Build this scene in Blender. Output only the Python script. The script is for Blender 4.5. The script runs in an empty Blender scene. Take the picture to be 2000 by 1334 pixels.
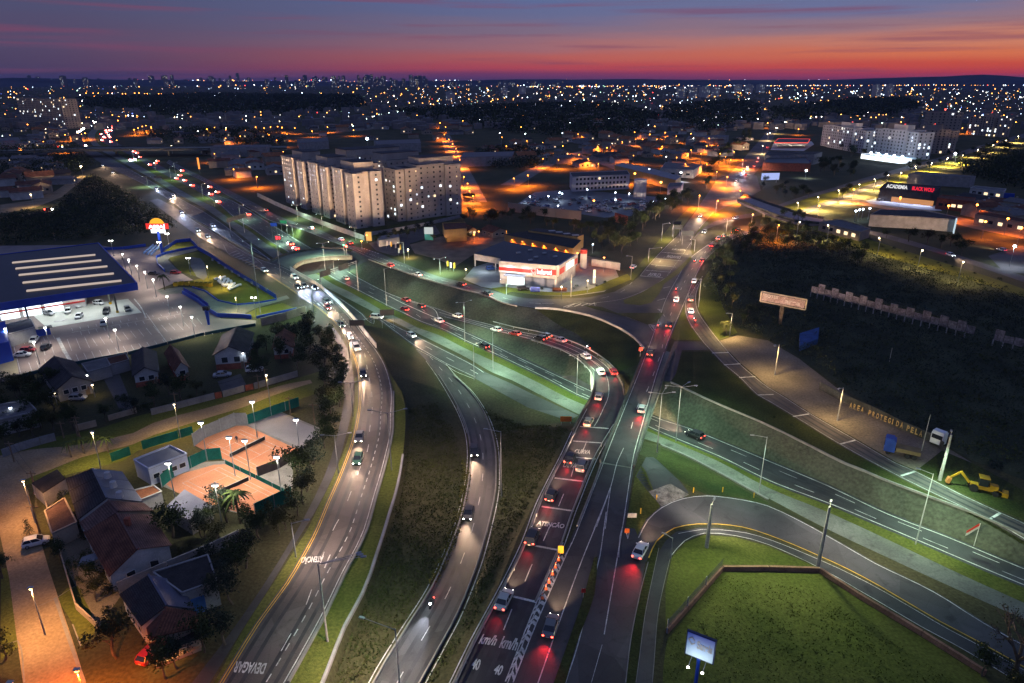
import bpy, bmesh, math, random
from mathutils import Vector, Matrix, Euler
from mathutils.bvhtree import BVHTree
from mathutils.geometry import delaunay_2d_cdt, intersect_point_tri_2d
R = math.radians
rnd = random.Random(11)
SC = bpy.context.scene
COL = SC.collection
# ------------------------------------------------------------------ camera
CH = 72.0
PITCH = R(21.0)
CP, SP = math.cos(PITCH), math.sin(PITCH)
FPX = 1333.33
cam_d = bpy.data.cameras.new('camera')
cam_d.lens = 24.0; cam_d.sensor_width = 36.0
cam_d.clip_start = 0.5; cam_d.clip_end = 60000
cam = bpy.data.objects.new('camera', cam_d); COL.objects.link(cam)
cam.location = (0, 0, CH)
cam.rotation_euler = (R(90) - PITCH, 0, 0)
SC.camera = cam
# ------------------------------------------------------------------ render settings
SC.render.engine = 'CYCLES'
SC.view_settings.view_transform = 'Standard'
SC.view_settings.look = 'None'
SC.view_settings.exposure = 0.0
SC.view_settings.gamma = 1.0
SC.view_settings.use_curve_mapping = False
cy = SC.cycles
cy.use_denoising = True
cy.max_bounces = 4; cy.diffuse_bounces = 2; cy.glossy_bounces = 2
cy.transmission_bounces = 2; cy.transparent_max_bounces = 6; cy.volume_bounces = 0
cy.sample_clamp_indirect = 1.0
cy.sample_clamp_direct = 0.0
cy.use_light_tree = True
cy.caustics_reflective = False; cy.caustics_refractive = False
# ------------------------------------------------------------------ world: dusk sky
def make_world():
 w = bpy.data.worlds.new('World'); SC.world = w; w.use_nodes = True
 nt = w.node_tree; N = nt.nodes; Lk = nt.links
 for n in list(N): N.remove(n)
 out = N.new('ShaderNodeOutputWorld')
 geo = N.new('ShaderNodeTexCoord')
 sep = N.new('ShaderNodeSeparateXYZ'); Lk.new(geo.outputs['Generated'], sep.inputs[0])
 def ma(op, a, b=None, c=None):
  n = N.new('ShaderNodeMath'); n.operation = op
  for i, v in enumerate((a, b, c)):
   if v is None: continue
   if isinstance(v, (int, float)): n.inputs[i].default_value = v
   else: Lk.new(v, n.inputs[i])
  return n.outputs[0]
 az = ma('ARCTAN2', sep.outputs[0], sep.outputs[1])          # 0 straight ahead, + right
 el = ma('ARCSINE', sep.outputs[2])
 comb = N.new('ShaderNodeCombineXYZ')
 Lk.new(ma('MULTIPLY', az, 2.2), comb.inputs[0]); Lk.new(ma('MULTIPLY', el, 26.0), comb.inputs[1])
 noi = N.new('ShaderNodeTexNoise'); noi.inputs['Scale'].default_value = 1.6
 noi.inputs['Detail'].default_value = 5; Lk.new(comb.outputs[0], noi.inputs['Vector'])
 sh = ma('MULTIPLY', ma('SUBTRACT', noi.outputs[0], 0.5), 0.07)
 e2 = ma('ADD', ma('MULTIPLY', el, 1.0), ma('MULTIPLY', sh, ma('MINIMUM', ma('MULTIPLY', ma('MAXIMUM', el, 0.0), 8.0), 1.0)))
 fac = ma('DIVIDE', e2, 0.6)
 def ramp(stops):
  r = N.new('ShaderNodeValToRGB'); r.color_ramp.interpolation = 'EASE'
  el_ = r.color_ramp.elements
  while len(el_) > 1: el_.remove(el_[-1])
  el_[0].position = stops[0][0]; el_[0].color = (*stops[0][1], 1)
  for p, c in stops[1:]:
   x = el_.new(p); x.color = (*c, 1)
  Lk.new(fac, r.inputs[0]); return r.outputs[0]
 def s(r, g, b):
  f = lambda v: (v / 255 / 12.92) if v < 11 else ((v / 255 + .055) / 1.055) ** 2.4
  return (f(r), f(g), f(b))
 E = 0.6
 Z = [(0.30, s(88, 110, 164)), (0.55, s(90, 112, 166)), (1, s(84, 106, 160))]
 west = ramp([(0.0, s(140, 52, 78)), (0.010, s(190, 60, 66)), (0.026, s(204, 78, 56)), (0.05, s(216, 116, 76)), (0.075, s(206, 128, 100)), (0.105, s(150, 116, 126)), (0.14, s(108, 112, 150)), (0.19, s(86, 110, 164))] + Z)
 mid = ramp([(0.0, s(84, 56, 94)), (0.010, s(124, 58, 94)), (0.024, s(182, 72, 80)), (0.045, s(182, 92, 88)), (0.068, s(156, 104, 114)), (0.1, s(124, 106, 130)), (0.14, s(98, 106, 146)), (0.19, s(84, 108, 160))] + Z)
 east = ramp([(0.0, s(64, 54, 84)), (0.03, s(78, 66, 96)), (0.08, s(82, 74, 104)), (0.14, s(78, 78, 110)), (0.21, s(72, 82, 118))] + Z)
 def mr(v, a, b):
  m = N.new('ShaderNodeMapRange'); m.interpolation_type = 'SMOOTHSTEP'
  m.inputs['From Min'].default_value = a; m.inputs['From Max'].default_value = b
  Lk.new(v, m.inputs['Value']); return m.outputs[0]
 def mix(f, a, b):
  m = N.new('ShaderNodeMix'); m.data_type = 'RGBA'
  Lk.new(f, m.inputs['Factor']); Lk.new(a, m.inputs[6]); Lk.new(b, m.inputs[7]); return m.outputs[2]
 dist = ma('ABSOLUTE', ma('SUBTRACT', az, 0.75))
 c1 = mix(mr(dist, 0.05, 0.85), west, mid)
 c2 = mix(mr(dist, 0.60, 1.38), c1, east)
 n2 = N.new('ShaderNodeTexNoise'); n2.inputs['Scale'].default_value = 1.0; n2.inputs['Detail'].default_value = 6
 c3 = N.new('ShaderNodeCombineXYZ'); Lk.new(ma('MULTIPLY', az, 2.6), c3.inputs[0]); Lk.new(ma('MULTIPLY', el, 70.0), c3.inputs[1])
 Lk.new(c3.outputs[0], n2.inputs['Vector'])
 st = ma('MULTIPLY', mr(n2.outputs[0], 0.50, 0.68), 0.6)
 m = N.new('ShaderNodeMix'); m.data_type = 'RGBA'; Lk.new(st, m.inputs['Factor']); Lk.new(c2, m.inputs[6])
 m.inputs[7].default_value = (*s(124, 70, 98), 1)
 sky = N.new('ShaderNodeTexSky'); sky.sky_type = 'NISHITA'; sky.sun_disc = False
 sky.sun_elevation = R(-4); sky.sun_rotation = R(40)
 bg1 = N.new('ShaderNodeBackground'); Lk.new(sky.outputs[0], bg1.inputs[0]); bg1.inputs[1].default_value = 0.05
 bg2 = N.new('ShaderNodeBackground'); Lk.new(m.outputs[2], bg2.inputs[0]); bg2.inputs[1].default_value = 1.0
 ad = N.new('ShaderNodeAddShader'); Lk.new(bg1.outputs[0], ad.inputs[0]); Lk.new(bg2.outputs[0], ad.inputs[1])
 Lk.new(ad.outputs[0], out.inputs[0])
make_world()
# ------------------------------------------------------------------ photograph -> world
def ray(px, py):
 x = (px - 1000) / FPX; y = (667 - py) / FPX
 return Vector((x, CP + y * SP, -SP + y * CP))
CAM = Vector((0, 0, CH))
def P(px, py, z=0.0):
 d = ray(px, py); t = (z - CH) / d.z
 return CAM + d * t
def zat(b, py):
 v = (py - 667) / FPX
 return CH + b.y * (SP + v * CP) / (v * SP - CP)
def L(s):
 return [tuple(float(t) for t in p.split(',')) for p in s.split()]
def proj(p):
 q = Vector(p) - CAM
 dep = q.y * CP - q.z * SP
 return (1000 + FPX * q.x / dep, 667 - FPX * (q.y * SP + q.z * CP) / dep)
# ------------------------------------------------------------------ materials
MATS = {}
def s2l(c):
 f = lambda v: (v / 12.92) if v < .04045 else ((v + .055) / 1.055) ** 2.4
 return tuple(f(v) for v in c)
def M(name, col=(.2, .2, .2), rough=.8, var=.25, scale=.6, fine=.15, fscale=9, spec=.25, emit=None, es=0, metal=0, bump=0, bscale=20, alpha=1, col2=None, worn=0, rows=0):
 if name in MATS: return MATS[name]
 m = bpy.data.materials.new(name); m.use_nodes = True
 nt = m.node_tree; N = nt.nodes; Lk = nt.links
 b = N['Principled BSDF']
 b.inputs['Roughness'].default_value = rough
 b.inputs['Specular IOR Level'].default_value = spec
 b.inputs['Metallic'].default_value = metal
 if alpha < 1: b.inputs['Alpha'].default_value = alpha
 tc = N.new('ShaderNodeTexCoord')
 if var or fine:
  n1 = N.new('ShaderNodeTexNoise'); n1.inputs['Scale'].default_value = scale; n1.inputs['Detail'].default_value = 5
  n2 = N.new('ShaderNodeTexNoise'); n2.inputs['Scale'].default_value = fscale; n2.inputs['Detail'].default_value = 3
  Lk.new(tc.outputs['Object'], n1.inputs['Vector']); Lk.new(tc.outputs['Object'], n2.inputs['Vector'])
  mx = N.new('ShaderNodeMix'); mx.data_type = 'RGBA'
  lo = tuple(c * (1 - var) for c in col); hi = tuple(c * (1 + var) for c in (col2 or col))
  if col2: lo = col; hi = col2
  mx.inputs[6].default_value = (*lo, 1); mx.inputs[7].default_value = (*hi, 1)
  mr = N.new('ShaderNodeMapRange'); mr.inputs['From Min'].default_value = .3; mr.inputs['From Max'].default_value = .7
  Lk.new(n1.outputs[0], mr.inputs[0]); Lk.new(mr.outputs[0], mx.inputs[0])
  m2 = N.new('ShaderNodeMix'); m2.data_type = 'RGBA'; m2.blend_type = 'MULTIPLY'; m2.inputs[0].default_value = 1
  mr2 = N.new('ShaderNodeMapRange'); mr2.inputs['From Min'].default_value = .25; mr2.inputs['From Max'].default_value = .75
  mr2.inputs['To Min'].default_value = 1 - fine; mr2.inputs['To Max'].default_value = 1 + fine
  Lk.new(n2.outputs[0], mr2.inputs[0]); Lk.new(mx.outputs[2], m2.inputs[6]); Lk.new(mr2.outputs[0], m2.inputs[7])
  o_ = m2.outputs[2]
  if rows:                          # courses of tiles or sheet laps up the slope
   wv = N.new('ShaderNodeTexWave'); wv.bands_direction = 'Z'; wv.inputs['Scale'].default_value = rows; wv.inputs['Distortion'].default_value = .6; Lk.new(tc.outputs['Object'], wv.inputs['Vector'])
   x = N.new('ShaderNodeMix'); x.data_type = 'RGBA'; x.blend_type = 'MULTIPLY'; x.inputs[0].default_value = .45; Lk.new(o_, x.inputs[6]); Lk.new(wv.outputs['Color'], x.inputs[7]); o_ = x.outputs[2]
  if worn:                          # repaired patches, fine cracks and oil stains
   def mul(src, v, lo, hi, a, z):
    r_ = N.new('ShaderNodeMapRange'); r_.inputs['From Min'].default_value = lo; r_.inputs['From Max'].default_value = hi; r_.inputs['To Min'].default_value = a; r_.inputs['To Max'].default_value = z
    Lk.new(v, r_.inputs[0]); x = N.new('ShaderNodeMix'); x.data_type = 'RGBA'; x.blend_type = 'MULTIPLY'; x.inputs[0].default_value = 1; Lk.new(src, x.inputs[6]); Lk.new(r_.outputs[0], x.inputs[7]); return x.outputs[2]
   v1 = N.new('ShaderNodeTexVoronoi'); v1.inputs['Scale'].default_value = .11; Lk.new(tc.outputs['Object'], v1.inputs['Vector']); sp_ = N.new('ShaderNodeSeparateColor'); Lk.new(v1.outputs['Color'], sp_.inputs[0])
   o_ = mul(o_, sp_.outputs[0], 0, 1, 1 - worn, 1 + worn)
   v2 = N.new('ShaderNodeTexVoronoi'); v2.feature = 'DISTANCE_TO_EDGE'; v2.inputs['Scale'].default_value = .33; nd = N.new('ShaderNodeMix'); nd.data_type = 'RGBA'; nd.inputs[0].default_value = .12; Lk.new(tc.outputs['Object'], nd.inputs[6]); Lk.new(n2.outputs['Color'], nd.inputs[7]); Lk.new(nd.outputs[2], v2.inputs['Vector'])
   o_ = mul(o_, v2.outputs[0], 0, .03, .86, 1)
   n3 = N.new('ShaderNodeTexNoise'); n3.inputs['Scale'].default_value = .45; n3.inputs['Detail'].default_value = 6; Lk.new(tc.outputs['Object'], n3.inputs['Vector']); o_ = mul(o_, n3.outputs[0], .60, .72, 1, .6)
  Lk.new(o_, b.inputs['Base Color'])
  if bump:
   nb = N.new('ShaderNodeTexNoise'); nb.inputs['Scale'].default_value = bscale; nb.inputs['Detail'].default_value = 3
   Lk.new(tc.outputs['Object'], nb.inputs['Vector'])
   bp = N.new('ShaderNodeBump'); bp.inputs['Strength'].default_value = bump; bp.inputs['Distance'].default_value = .15
   Lk.new(nb.outputs[0], bp.inputs['Height']); Lk.new(bp.outputs[0], b.inputs['Normal'])
 else:
  b.inputs['Base Color'].default_value = (*col, 1)
 if emit:
  b.inputs['Emission Color'].default_value = (*emit, 1); b.inputs['Emission Strength'].default_value = es
  m.cycles.emission_sampling = 'NONE'
 MATS[name] = m
 return m
def glow(name, col, st):
 return M(name, (.02, .02, .02), .5, 0, 0, 0, 0, .2, col, st)
# ------------------------------------------------------------------ mesh builder
def unit(v):
 v = Vector(v); l = v.length
 return v / l if l > 1e-9 else Vector((0, 0, 1))
class MB:
 def __init__(s): s.v = []; s.f = []; s.m = []; s.smooth = set()
 def vs(s, pts):
  i = len(s.v); s.v.extend([tuple(p) for p in pts]); return i
 def face(s, pts, m=0):
  i = s.vs(pts); s.f.append(tuple(range(i, i + len(pts)))); s.m.append(m)
 def box(s, c, size, rz=0, m=0, frame=None, skip_bottom=False):
  hx, hy, hz = size[0] / 2, size[1] / 2, size[2] / 2
  if frame: X, Y, Z = frame
  else: X = Vector((math.cos(rz), math.sin(rz), 0)); Y = Vector((-math.sin(rz), math.cos(rz), 0)); Z = Vector((0, 0, 1))
  c = Vector(c)
  p = [c + X * (a * hx) + Y * (b * hy) + Z * (d * hz) for d in (-1, 1) for a, b in ((-1, -1), (1, -1), (1, 1), (-1, 1))]
  i = s.vs(p)
  fs = [(0, 3, 2, 1), (4, 5, 6, 7), (0, 1, 5, 4), (1, 2, 6, 5), (2, 3, 7, 6), (3, 0, 4, 7)]
  if skip_bottom: fs = fs[1:]
  for q in fs: s.f.append(tuple(i + k for k in q)); s.m.append(m)
 def bar(s, a, b, w, h, m=0, up=(0, 0, 1)):
  a = Vector(a); b = Vector(b); X = unit(b - a); U = Vector(up)
  Y = unit(U.cross(X)) if abs(X.dot(U)) < .99 else Vector((0, 1, 0))
  Z = X.cross(Y)
  s.box((a + b) / 2, ((b - a).length, w, h), m=m, frame=(X, Y, Z))
 def prism(s, poly, z0, z1, m=0, mt=None, bottom=False):
  n = len(poly); ar = sum(poly[i][0] * poly[(i + 1) % n][1] - poly[(i + 1) % n][0] * poly[i][1] for i in range(n))
  if ar < 0: poly = poly[::-1]
  zz0 = (lambda p: z0) if not callable(z0) else z0; zz1 = (lambda p: z1) if not callable(z1) else z1
  i = s.vs([(p[0], p[1], zz0(p)) for p in poly]); j = s.vs([(p[0], p[1], zz1(p)) for p in poly])
  for k in range(n):
   k2 = (k + 1) % n; s.f.append((i + k, i + k2, j + k2, j + k)); s.m.append(m)
  s.f.append(tuple(range(j, j + n))); s.m.append(m if mt is None else mt)
  if bottom: s.f.append(tuple(range(i + n - 1, i - 1, -1))); s.m.append(m)
 def tube(s, a, b, r0, r1=None, n=6, m=0, cap=True):
  if r1 is None: r1 = r0
  a = Vector(a); b = Vector(b); Z = unit(b - a); X = unit(Z.orthogonal()); Y = Z.cross(X)
  i = len(s.v)
  for c, r in ((a, r0), (b, r1)):
   for k in range(n):
    t = 2 * math.pi * k / n; s.v.append(tuple(c + X * (r * math.cos(t)) + Y * (r * math.sin(t))))
  for k in range(n):
   k2 = (k + 1) % n; s.f.append((i + k, i + k2, i + n + k2, i + n + k)); s.m.append(m)
  if cap:
   s.f.append(tuple(range(i + 2 * n - 1, i + n - 1, -1))[::-1]); s.m.append(m)
 def ball(s, c, r, m=0, n=8, k=5, sz=1):
  c = Vector(c); i = len(s.v)
  for a in range(k + 1):
   t = math.pi * a / k
   for b in range(n):
    u = 2 * math.pi * b / n
    s.v.append((c.x + r * math.sin(t) * math.cos(u), c.y + r * math.sin(t) * math.sin(u), c.z + r * sz * math.cos(t)))
  for a in range(k):
   for b in range(n):
    b2 = (b + 1) % n; s.f.append((i + a * n + b, i + (a + 1) * n + b, i + (a + 1) * n + b2, i + a * n + b2)); s.m.append(m)
 def octa(s, c, r, m=0):
  x, y, z = c; i = s.vs([(x + r, y, z), (x, y + r, z), (x - r, y, z), (x, y - r, z), (x, y, z + r), (x, y, z - r)])
  for q in ((0, 1, 4), (1, 2, 4), (2, 3, 4), (3, 0, 4), (1, 0, 5), (2, 1, 5), (3, 2, 5), (0, 3, 5)):
   s.f.append(tuple(i + k for k in q)); s.m.append(m)
 def mesh(s, name, mats, origin=(0, 0, 0), smooth=False):
  me = bpy.data.meshes.new(name); o = Vector(origin)
  me.from_pydata([tuple(Vector(v) - o) for v in s.v] if o.length else s.v, [], s.f)
  for m in mats: me.materials.append(m)
  if len(mats) > 1: me.polygons.foreach_set('material_index', s.m)
  if smooth: me.polygons.foreach_set('use_smooth', [True] * len(s.f))
  me.update(); return me
 def build(s, name, mats, parent=None, origin=None, smooth=False):
  if not isinstance(mats, (list, tuple)): mats = [mats]
  if parent is not None:
   o_ = wloc(parent); me = s.mesh(name, mats, o_, smooth)
   ob = bpy.data.objects.new(name, me); COL.objects.link(ob); ob.parent = parent
  else:
   o_ = Vector(origin) if origin is not None else Vector((0, 0, 0))
   me = s.mesh(name, mats, o_, smooth)
   ob = bpy.data.objects.new(name, me); COL.objects.link(ob); ob.location = o_
  return ob
def wloc(o):
 v = Vector((0, 0, 0))
 while o is not None: v += Vector(o.location); o = o.parent
 return v
def tag(o, label=None, cat=None, group=None, kind=None):
 if label: o['label'] = label
 if cat: o['category'] = cat
 if group: o['group'] = group
 if kind: o['kind'] = kind
 return o
def thing(name, label, cat, loc=(0, 0, 0), rz=0, group=None):
 o = bpy.data.objects.new(name, None); COL.objects.link(o); o.empty_display_size = .3
 o.location = loc; o.rotation_euler = (0, 0, rz)
 return tag(o, label, cat, group)
def spawn(name, parts, label, cat, loc, rz=0, group=None, sc=1.0, tint=None):
 r = thing(name, label, cat, loc, rz, group)
 if sc != 1.0: r.scale = (sc, sc, sc) if not isinstance(sc, tuple) else sc
 def add(pl, par):
  for p in pl:
   o = bpy.data.objects.new(p[0], p[1]); COL.objects.link(o); o.parent = par
   if len(p) > 3 and p[3] is not None: o.location = p[3]
   if len(p) > 2 and p[2]: add(p[2], o)
 add(parts, r)
 return r
# ------------------------------------------------------------------ lamps
def spot(name, loc, tgt, col, power, ang=150, blend=.9, rad=.25, parent=None, linear=False):
 l = bpy.data.lights.new(name, 'SPOT'); l.energy = power; l.color = col; l.spot_size = R(ang); l.spot_blend = blend
 l.shadow_soft_size = rad
 o = bpy.data.objects.new(name, l); COL.objects.link(o)
 d = Vector(tgt) - Vector(loc)
 o.rotation_euler = d.to_track_quat('-Z', 'Y').to_euler(); o.location = loc
 if linear:
  l.use_nodes = True; nt = l.node_tree; em = nt.nodes['Emission']
  fo = nt.nodes.new('ShaderNodeLightFalloff'); fo.inputs[0].default_value = 1; fo.inputs[1].default_value = 0
  nt.links.new(fo.outputs['Linear'], em.inputs['Strength'])
 return o
def point(name, loc, col, power, rad=.3):
 l = bpy.data.lights.new(name, 'POINT'); l.energy = power; l.color = col; l.shadow_soft_size = rad
 o = bpy.data.objects.new(name, l); COL.objects.link(o); o.location = loc
 return o
# ================================================================== TERRAIN
def mk(s, z): return [P(x, y, z) for x, y in L(s)]
BL = []                                   # breaklines: lists of 3D points
def bl(txt, closed=False):
 pts = []
 for t in txt.split():
  a = t.split(','); pts.append(P(float(a[0]), float(a[1]), float(a[2]) if len(a) > 2 else 0.0))
 BL.append(pts); return pts
n_rim = bl('515,408 580,444 640,470 688,489 720,507 752,519 785,530 807,538 845,550 905,566 950,579 980,591 1010,598 1045,603 1090,606 1150,618 1200,638 1238,661 1257,682 1256,708 1268,733 1310,747 1335,758 1395,786 1500,831 1590,875 1685,919 1825,974 1895,1000 2000,1046 2150,1110')
n_toe = bl('455,391 473,401,-1 520,430,-2.5 570,461,-4 618,489,-5 655,512,-6 700,540,-6 760,571,-6 800,586,-6 850,601,-5.9 905,620,-5.3 960,634,-4.6 1000,644,-3.9 1060,656,-3 1100,667,-2.4 1150,689,-1.6 1185,713,-1 1200,730,-.7')
BL.append([n_toe[0], n_rim[0]])
r_in = bl('866,620,-5.9 915,632,-5.2 960,645,-4.5 1000,655,-3.9 1040,665,-3.3 1080,678,-2.7 1115,692,-2 1145,712,-1.2 1160,726,-.8 1200,730,-.7')
h_n1 = bl('866,629,-6 908,647,-6 965,673,-6 1025,702,-6 1100,737,-6 1165,766,-6 1230,792,-6 1297,818,-6 1345,833,-5.8 1420,863,-5.4 1500,896,-4.9 1620,946,-4.4 1735,1000,-4 1850,1044,-3.6 2000,1106,-3.2 2150,1168,-3')
BL.append([r_in[0], h_n1[0]])
s_rim = bl('400,440 455,474 500,500 540,514 569,527 582,535 620,557 665,589 680,606 698,632 718,657 736,679 752,704 764,732 785,765 791,790 792,829 787,889 777,946 760,1005 735,1085 708,1160 673,1225 630,1334 590,1420')
def off(pts, d, z):
 out = []
 for i, p in enumerate(pts):
  a = pts[max(0, i - 1)]; b = pts[min(len(pts) - 1, i + 1)]
  t = unit(Vector((b.x - a.x, b.y - a.y, 0))); n = Vector((-t.y, t.x, 0))
  out.append(Vector((p.x + n.x * d, p.y + n.y * d, z)))
 return out
wall_toe = off(s_rim[4:9], .5, -6)
s_toe = [P(372, 424, 0), P(417, 448, -1), P(447, 467, -2), P(485, 486, -3.2), P(527, 509, -5.3)] + wall_toe + [P(725, 621, -6), P(765, 645, -6), P(800, 671, -6), P(830, 689, -6), P(868, 711, -6), P(925, 738, -6)]
BL.append(s_toe)
BL.append([s_toe[0], s_rim[0]])
BL.append(off(s_rim[14:], .8, -1.6))
m_left = bl('813,684,-6 835,706,-5.8 855,734,-5.5 875,766,-5.3 897,806,-4.9 912,846,-4.5 917,890,-4.1 912,946,-3.6 898,1010,-3 872,1080,-2.3 840,1150,-1.8 775,1253,-1.2 727,1334,-.6 690,1420,0')
m_right = bl('868,711,-6 887,734,-5.6 920,766,-5.3 947,806,-4.9 962,844,-4.5 970,884,-4.1 971,924,-3.7 970,959,-3.4 962,1004,-3 938,1095,-2.3 898,1198,-1.4 863,1265,-1 825,1334,-.6 780,1420,0')
BL.append([P(925, 738, -6), P(1000, 779, -6), P(1031, 796, -6), P(1110, 822, -6), P(1200, 845, -6), P(1287, 869, -6), P(1335, 889, -5.8), P(1400, 922, -5.4), P(1500, 977, -4.9), P(1610, 1034, -4.5), P(1800, 1120, -3.9), P(2000, 1212, -3.3), P(2150, 1280, -3)])
a_rim = bl('1262,893 1245,886 1205,867 1160,847 1118,831 1092,884 1042,984 1015,1040 974,1142 912,1257 875,1334 835,1420')
BL.append([P(1262, 893, 0), P(1310, 930, 0), P(1345, 958, -.7)])
ring_out = bl('1243,1050 1262,1015 1290,990,-.2 1330,973,-.6 1380,967,-1 1450,975,-1.7 1500,987,-2.2 1560,1015,-2.8 1617,1046,-3.2 1712,1100,-3.4 1825,1155,-3.5 1925,1217,-3.3 2150,1340,-3')
ring_in = bl('1267,1090 1282,1058,-.1 1317,1032,-.4 1362,1024,-.9 1400,1024,-1.3 1450,1030,-1.8 1500,1045,-2.3 1597,1085,-3 1685,1127,-3.3 1755,1167,-3.4 1837,1215,-3.4 1917,1257,-3.3 2100,1360,-3')
walk_in = bl('1310,1087 1337,1057,-.3 1375,1042,-.9 1437,1047,-1.7 1500,1064,-2.3 1605,1112,-3 1675,1152,-3.3 1800,1225,-3.4 1892,1275,-3.3 2080,1390,-3')
f_wall = bl('1302,1237 1410,1114,-.6 1500,1114,-2 1600,1117,-3 1675,1166,-3.3 1800,1241,-3.4 1925,1320,-3.3')
BL.append(bl('1290,1334 1290,1420')[:0] or [P(1296, 1300, 0), P(1290, 1420, 0)])
BL.append([P(1600, 1300, -2.5), P(1610, 1420, -2.5)])
BL.append([P(1800, 1400, -3), P(1960, 1420, -3)])
def cdt(lines, extra_pts=(), z_of=None, dbg=False):
 """constrained triangulation of 3D polylines; returns verts3d, tris"""
 vs = []; ed = []; idx = {}
 def vid(p):
  k = (round(p[0], 3), round(p[1], 3))
  if k not in idx: idx[k] = len(vs); vs.append(Vector((p[0], p[1], p[2])))
  return idx[k]
 for l in lines:
  ids = [vid(p) for p in l]
  ed += [(a, b) for a, b in zip(ids, ids[1:]) if a != b]
 for p in extra_pts: vid(p)
 v2, e2, f2, ov, oe, of = delaunay_2d_cdt([Vector((v.x, v.y)) for v in vs], ed, [], 0, 1e-4)
 out = []; bad = 0
 e_of = {}
 for e, o in zip(e2, oe):
  if o:
   for t in e: e_of.setdefault(t, []).extend(o)
 for i, v in enumerate(v2):
  if ov[i]: out.append(Vector((v.x, v.y, vs[ov[i][0]].z)))
  elif z_of: out.append(Vector((v.x, v.y, z_of(v.x, v.y))))
  else:
   zs = []
   for k in set(e_of.get(i, [])):
    a, b = vs[ed[k][0]], vs[ed[k][1]]
    d = Vector((b.x - a.x, b.y - a.y)); t = ((v.x - a.x) * d.x + (v.y - a.y) * d.y) / max(d.length_squared, 1e-9)
    zs.append(a.z + (b.z - a.z) * t)
   bad += 1; print('  cross', [round(t) for t in proj((v.x,v.y,min(zs) if zs else 0))], [round(z,1) for z in zs]) if z_of is None and dbg else None; out.append(Vector((v.x, v.y, min(zs) if zs else 0)))
 return out, [tuple(f) for f in f2], bad
FAR = 16000.0
base_pts = [Vector((x, y, 0)) for x, y in ((-FAR, -60), (FAR, -60), (-FAR, FAR), (FAR, FAR), (-400, 20), (400, 20), (-400, 1000), (500, 1000), (-150, 20), (150, 20), (0, 1000), (-400, 400), (500, 400))]
HV, HF, nbad = cdt(BL, base_pts, None, True)
print('terrain verts', len(HV), 'crossings', nbad)
HB = BVHTree.FromPolygons(HV, HF)
SV = list(HV); SF = list(HF)              # ground plus bridge decks
SB = HB
def add_surface(verts, faces):
 global SB
 o = len(SV); SV.extend(verts); SF.extend([tuple(o + k for k in f) for f in faces]); SB = BVHTree.FromPolygons(SV, SF)
def hz(x, y, under=False):
 h = (HB if under else SB).ray_cast(Vector((x, y, 60)), Vector((0, 0, -1)))
 return h[0].z if h[0] is not None else 0.0
def G(px, py, under=False):
 h = (HB if under else SB).ray_cast(CAM, ray(px, py).normalized())
 return h[0] if h[0] is not None else P(px, py, 0)
def pts3(s, z=None, under=False):
 l = L(s) if isinstance(s, str) else s
 if l and isinstance(l[0], Vector): return l
 return [G(x, y, under) if z is None else P(x, y, z) for x, y in l]
def smooth(pts, step=3.0):
 """catmull-rom through the points, resampled"""
 if len(pts) < 3:
  n = max(1, int((pts[1] - pts[0]).length / step)); return [pts[0].lerp(pts[1], i / n) for i in range(n + 1)]
 out = []
 for i in range(len(pts) - 1):
  p0 = pts[max(i - 1, 0)]; p1 = pts[i]; p2 = pts[i + 1]; p3 = pts[min(i + 2, len(pts) - 1)]
  n = max(1, int((p2 - p1).length / step))
  l1 = (p2 - p1).length
  m1 = (p2 - p0) * (l1 / max((p2 - p1).length + (p1 - p0).length, 1e-6)) if i > 0 else (p2 - p1)
  m2 = (p3 - p1) * (l1 / max((p3 - p2).length + (p2 - p1).length, 1e-6)) if i < len(pts) - 2 else (p2 - p1)
  for k in range(n):
   t = k / n; t2 = t * t; t3 = t2 * t
   out.append(p1 * (2 * t3 - 3 * t2 + 1) + m1 * (t3 - 2 * t2 + t) + p2 * (-2 * t3 + 3 * t2) + m2 * (t3 - t2))
 out.append(pts[-1]); return out
def inpoly(x, y, poly):
 c = False; n = len(poly); j = n - 1
 for i in range(n):
  xi, yi = poly[i][0], poly[i][1]; xj, yj = poly[j][0], poly[j][1]
  if (yi > y) != (yj > y) and x < (xj - xi) * (y - yi) / (yj - yi) + xi: c = not c
  j = i
 return c
HEDGE = set()
for f in HF:
 for a, b in zip(f, f[1:] + f[:1]): HEDGE.add((min(a, b), max(a, b)))
LAY = .014
def patch(name, poly, mat, layer=1, under=False, parent=None, kind='structure', h=0.0):
 """a sheet draped on the ground inside the polygon (3D points), layer * 14 mm above it"""
 xs = [p.x for p in poly]; ys = [p.y for p in poly]
 x0, x1, y0, y1 = min(xs), max(xs), min(ys), max(ys)
 lines = [list(poly) + [poly[0]]]
 for a, b in HEDGE:
  pa, pb = HV[a], HV[b]
  if max(pa.x, pb.x) < x0 or min(pa.x, pb.x) > x1 or max(pa.y, pb.y) < y0 or min(pa.y, pb.y) > y1: continue
  lines.append([pa, pb])
 vs, fs, _ = cdt(lines)
 keep = [f for f in fs if inpoly(sum(vs[k].x for k in f) / len(f), sum(vs[k].y for k in f) / len(f), poly)]
 used = sorted({k for f in keep for k in f}); re = {k: i for i, k in enumerate(used)}
 mb = MB()
 mb.v = [(vs[k].x, vs[k].y, hz(vs[k].x, vs[k].y, under) + layer * LAY + h) for k in used]
 mb.f = [tuple(re[k] for k in f) for f in keep]; mb.m = [0] * len(keep)
 for i, f in enumerate(mb.f):
  a, b, c = (Vector(mb.v[k]) for k in f[:3])
  if (b - a).cross(c - a).z < 0: mb.f[i] = f[::-1]
 o = mb.build(name, mat, parent)
 if kind and parent is None: o['kind'] = kind
 return o
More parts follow.
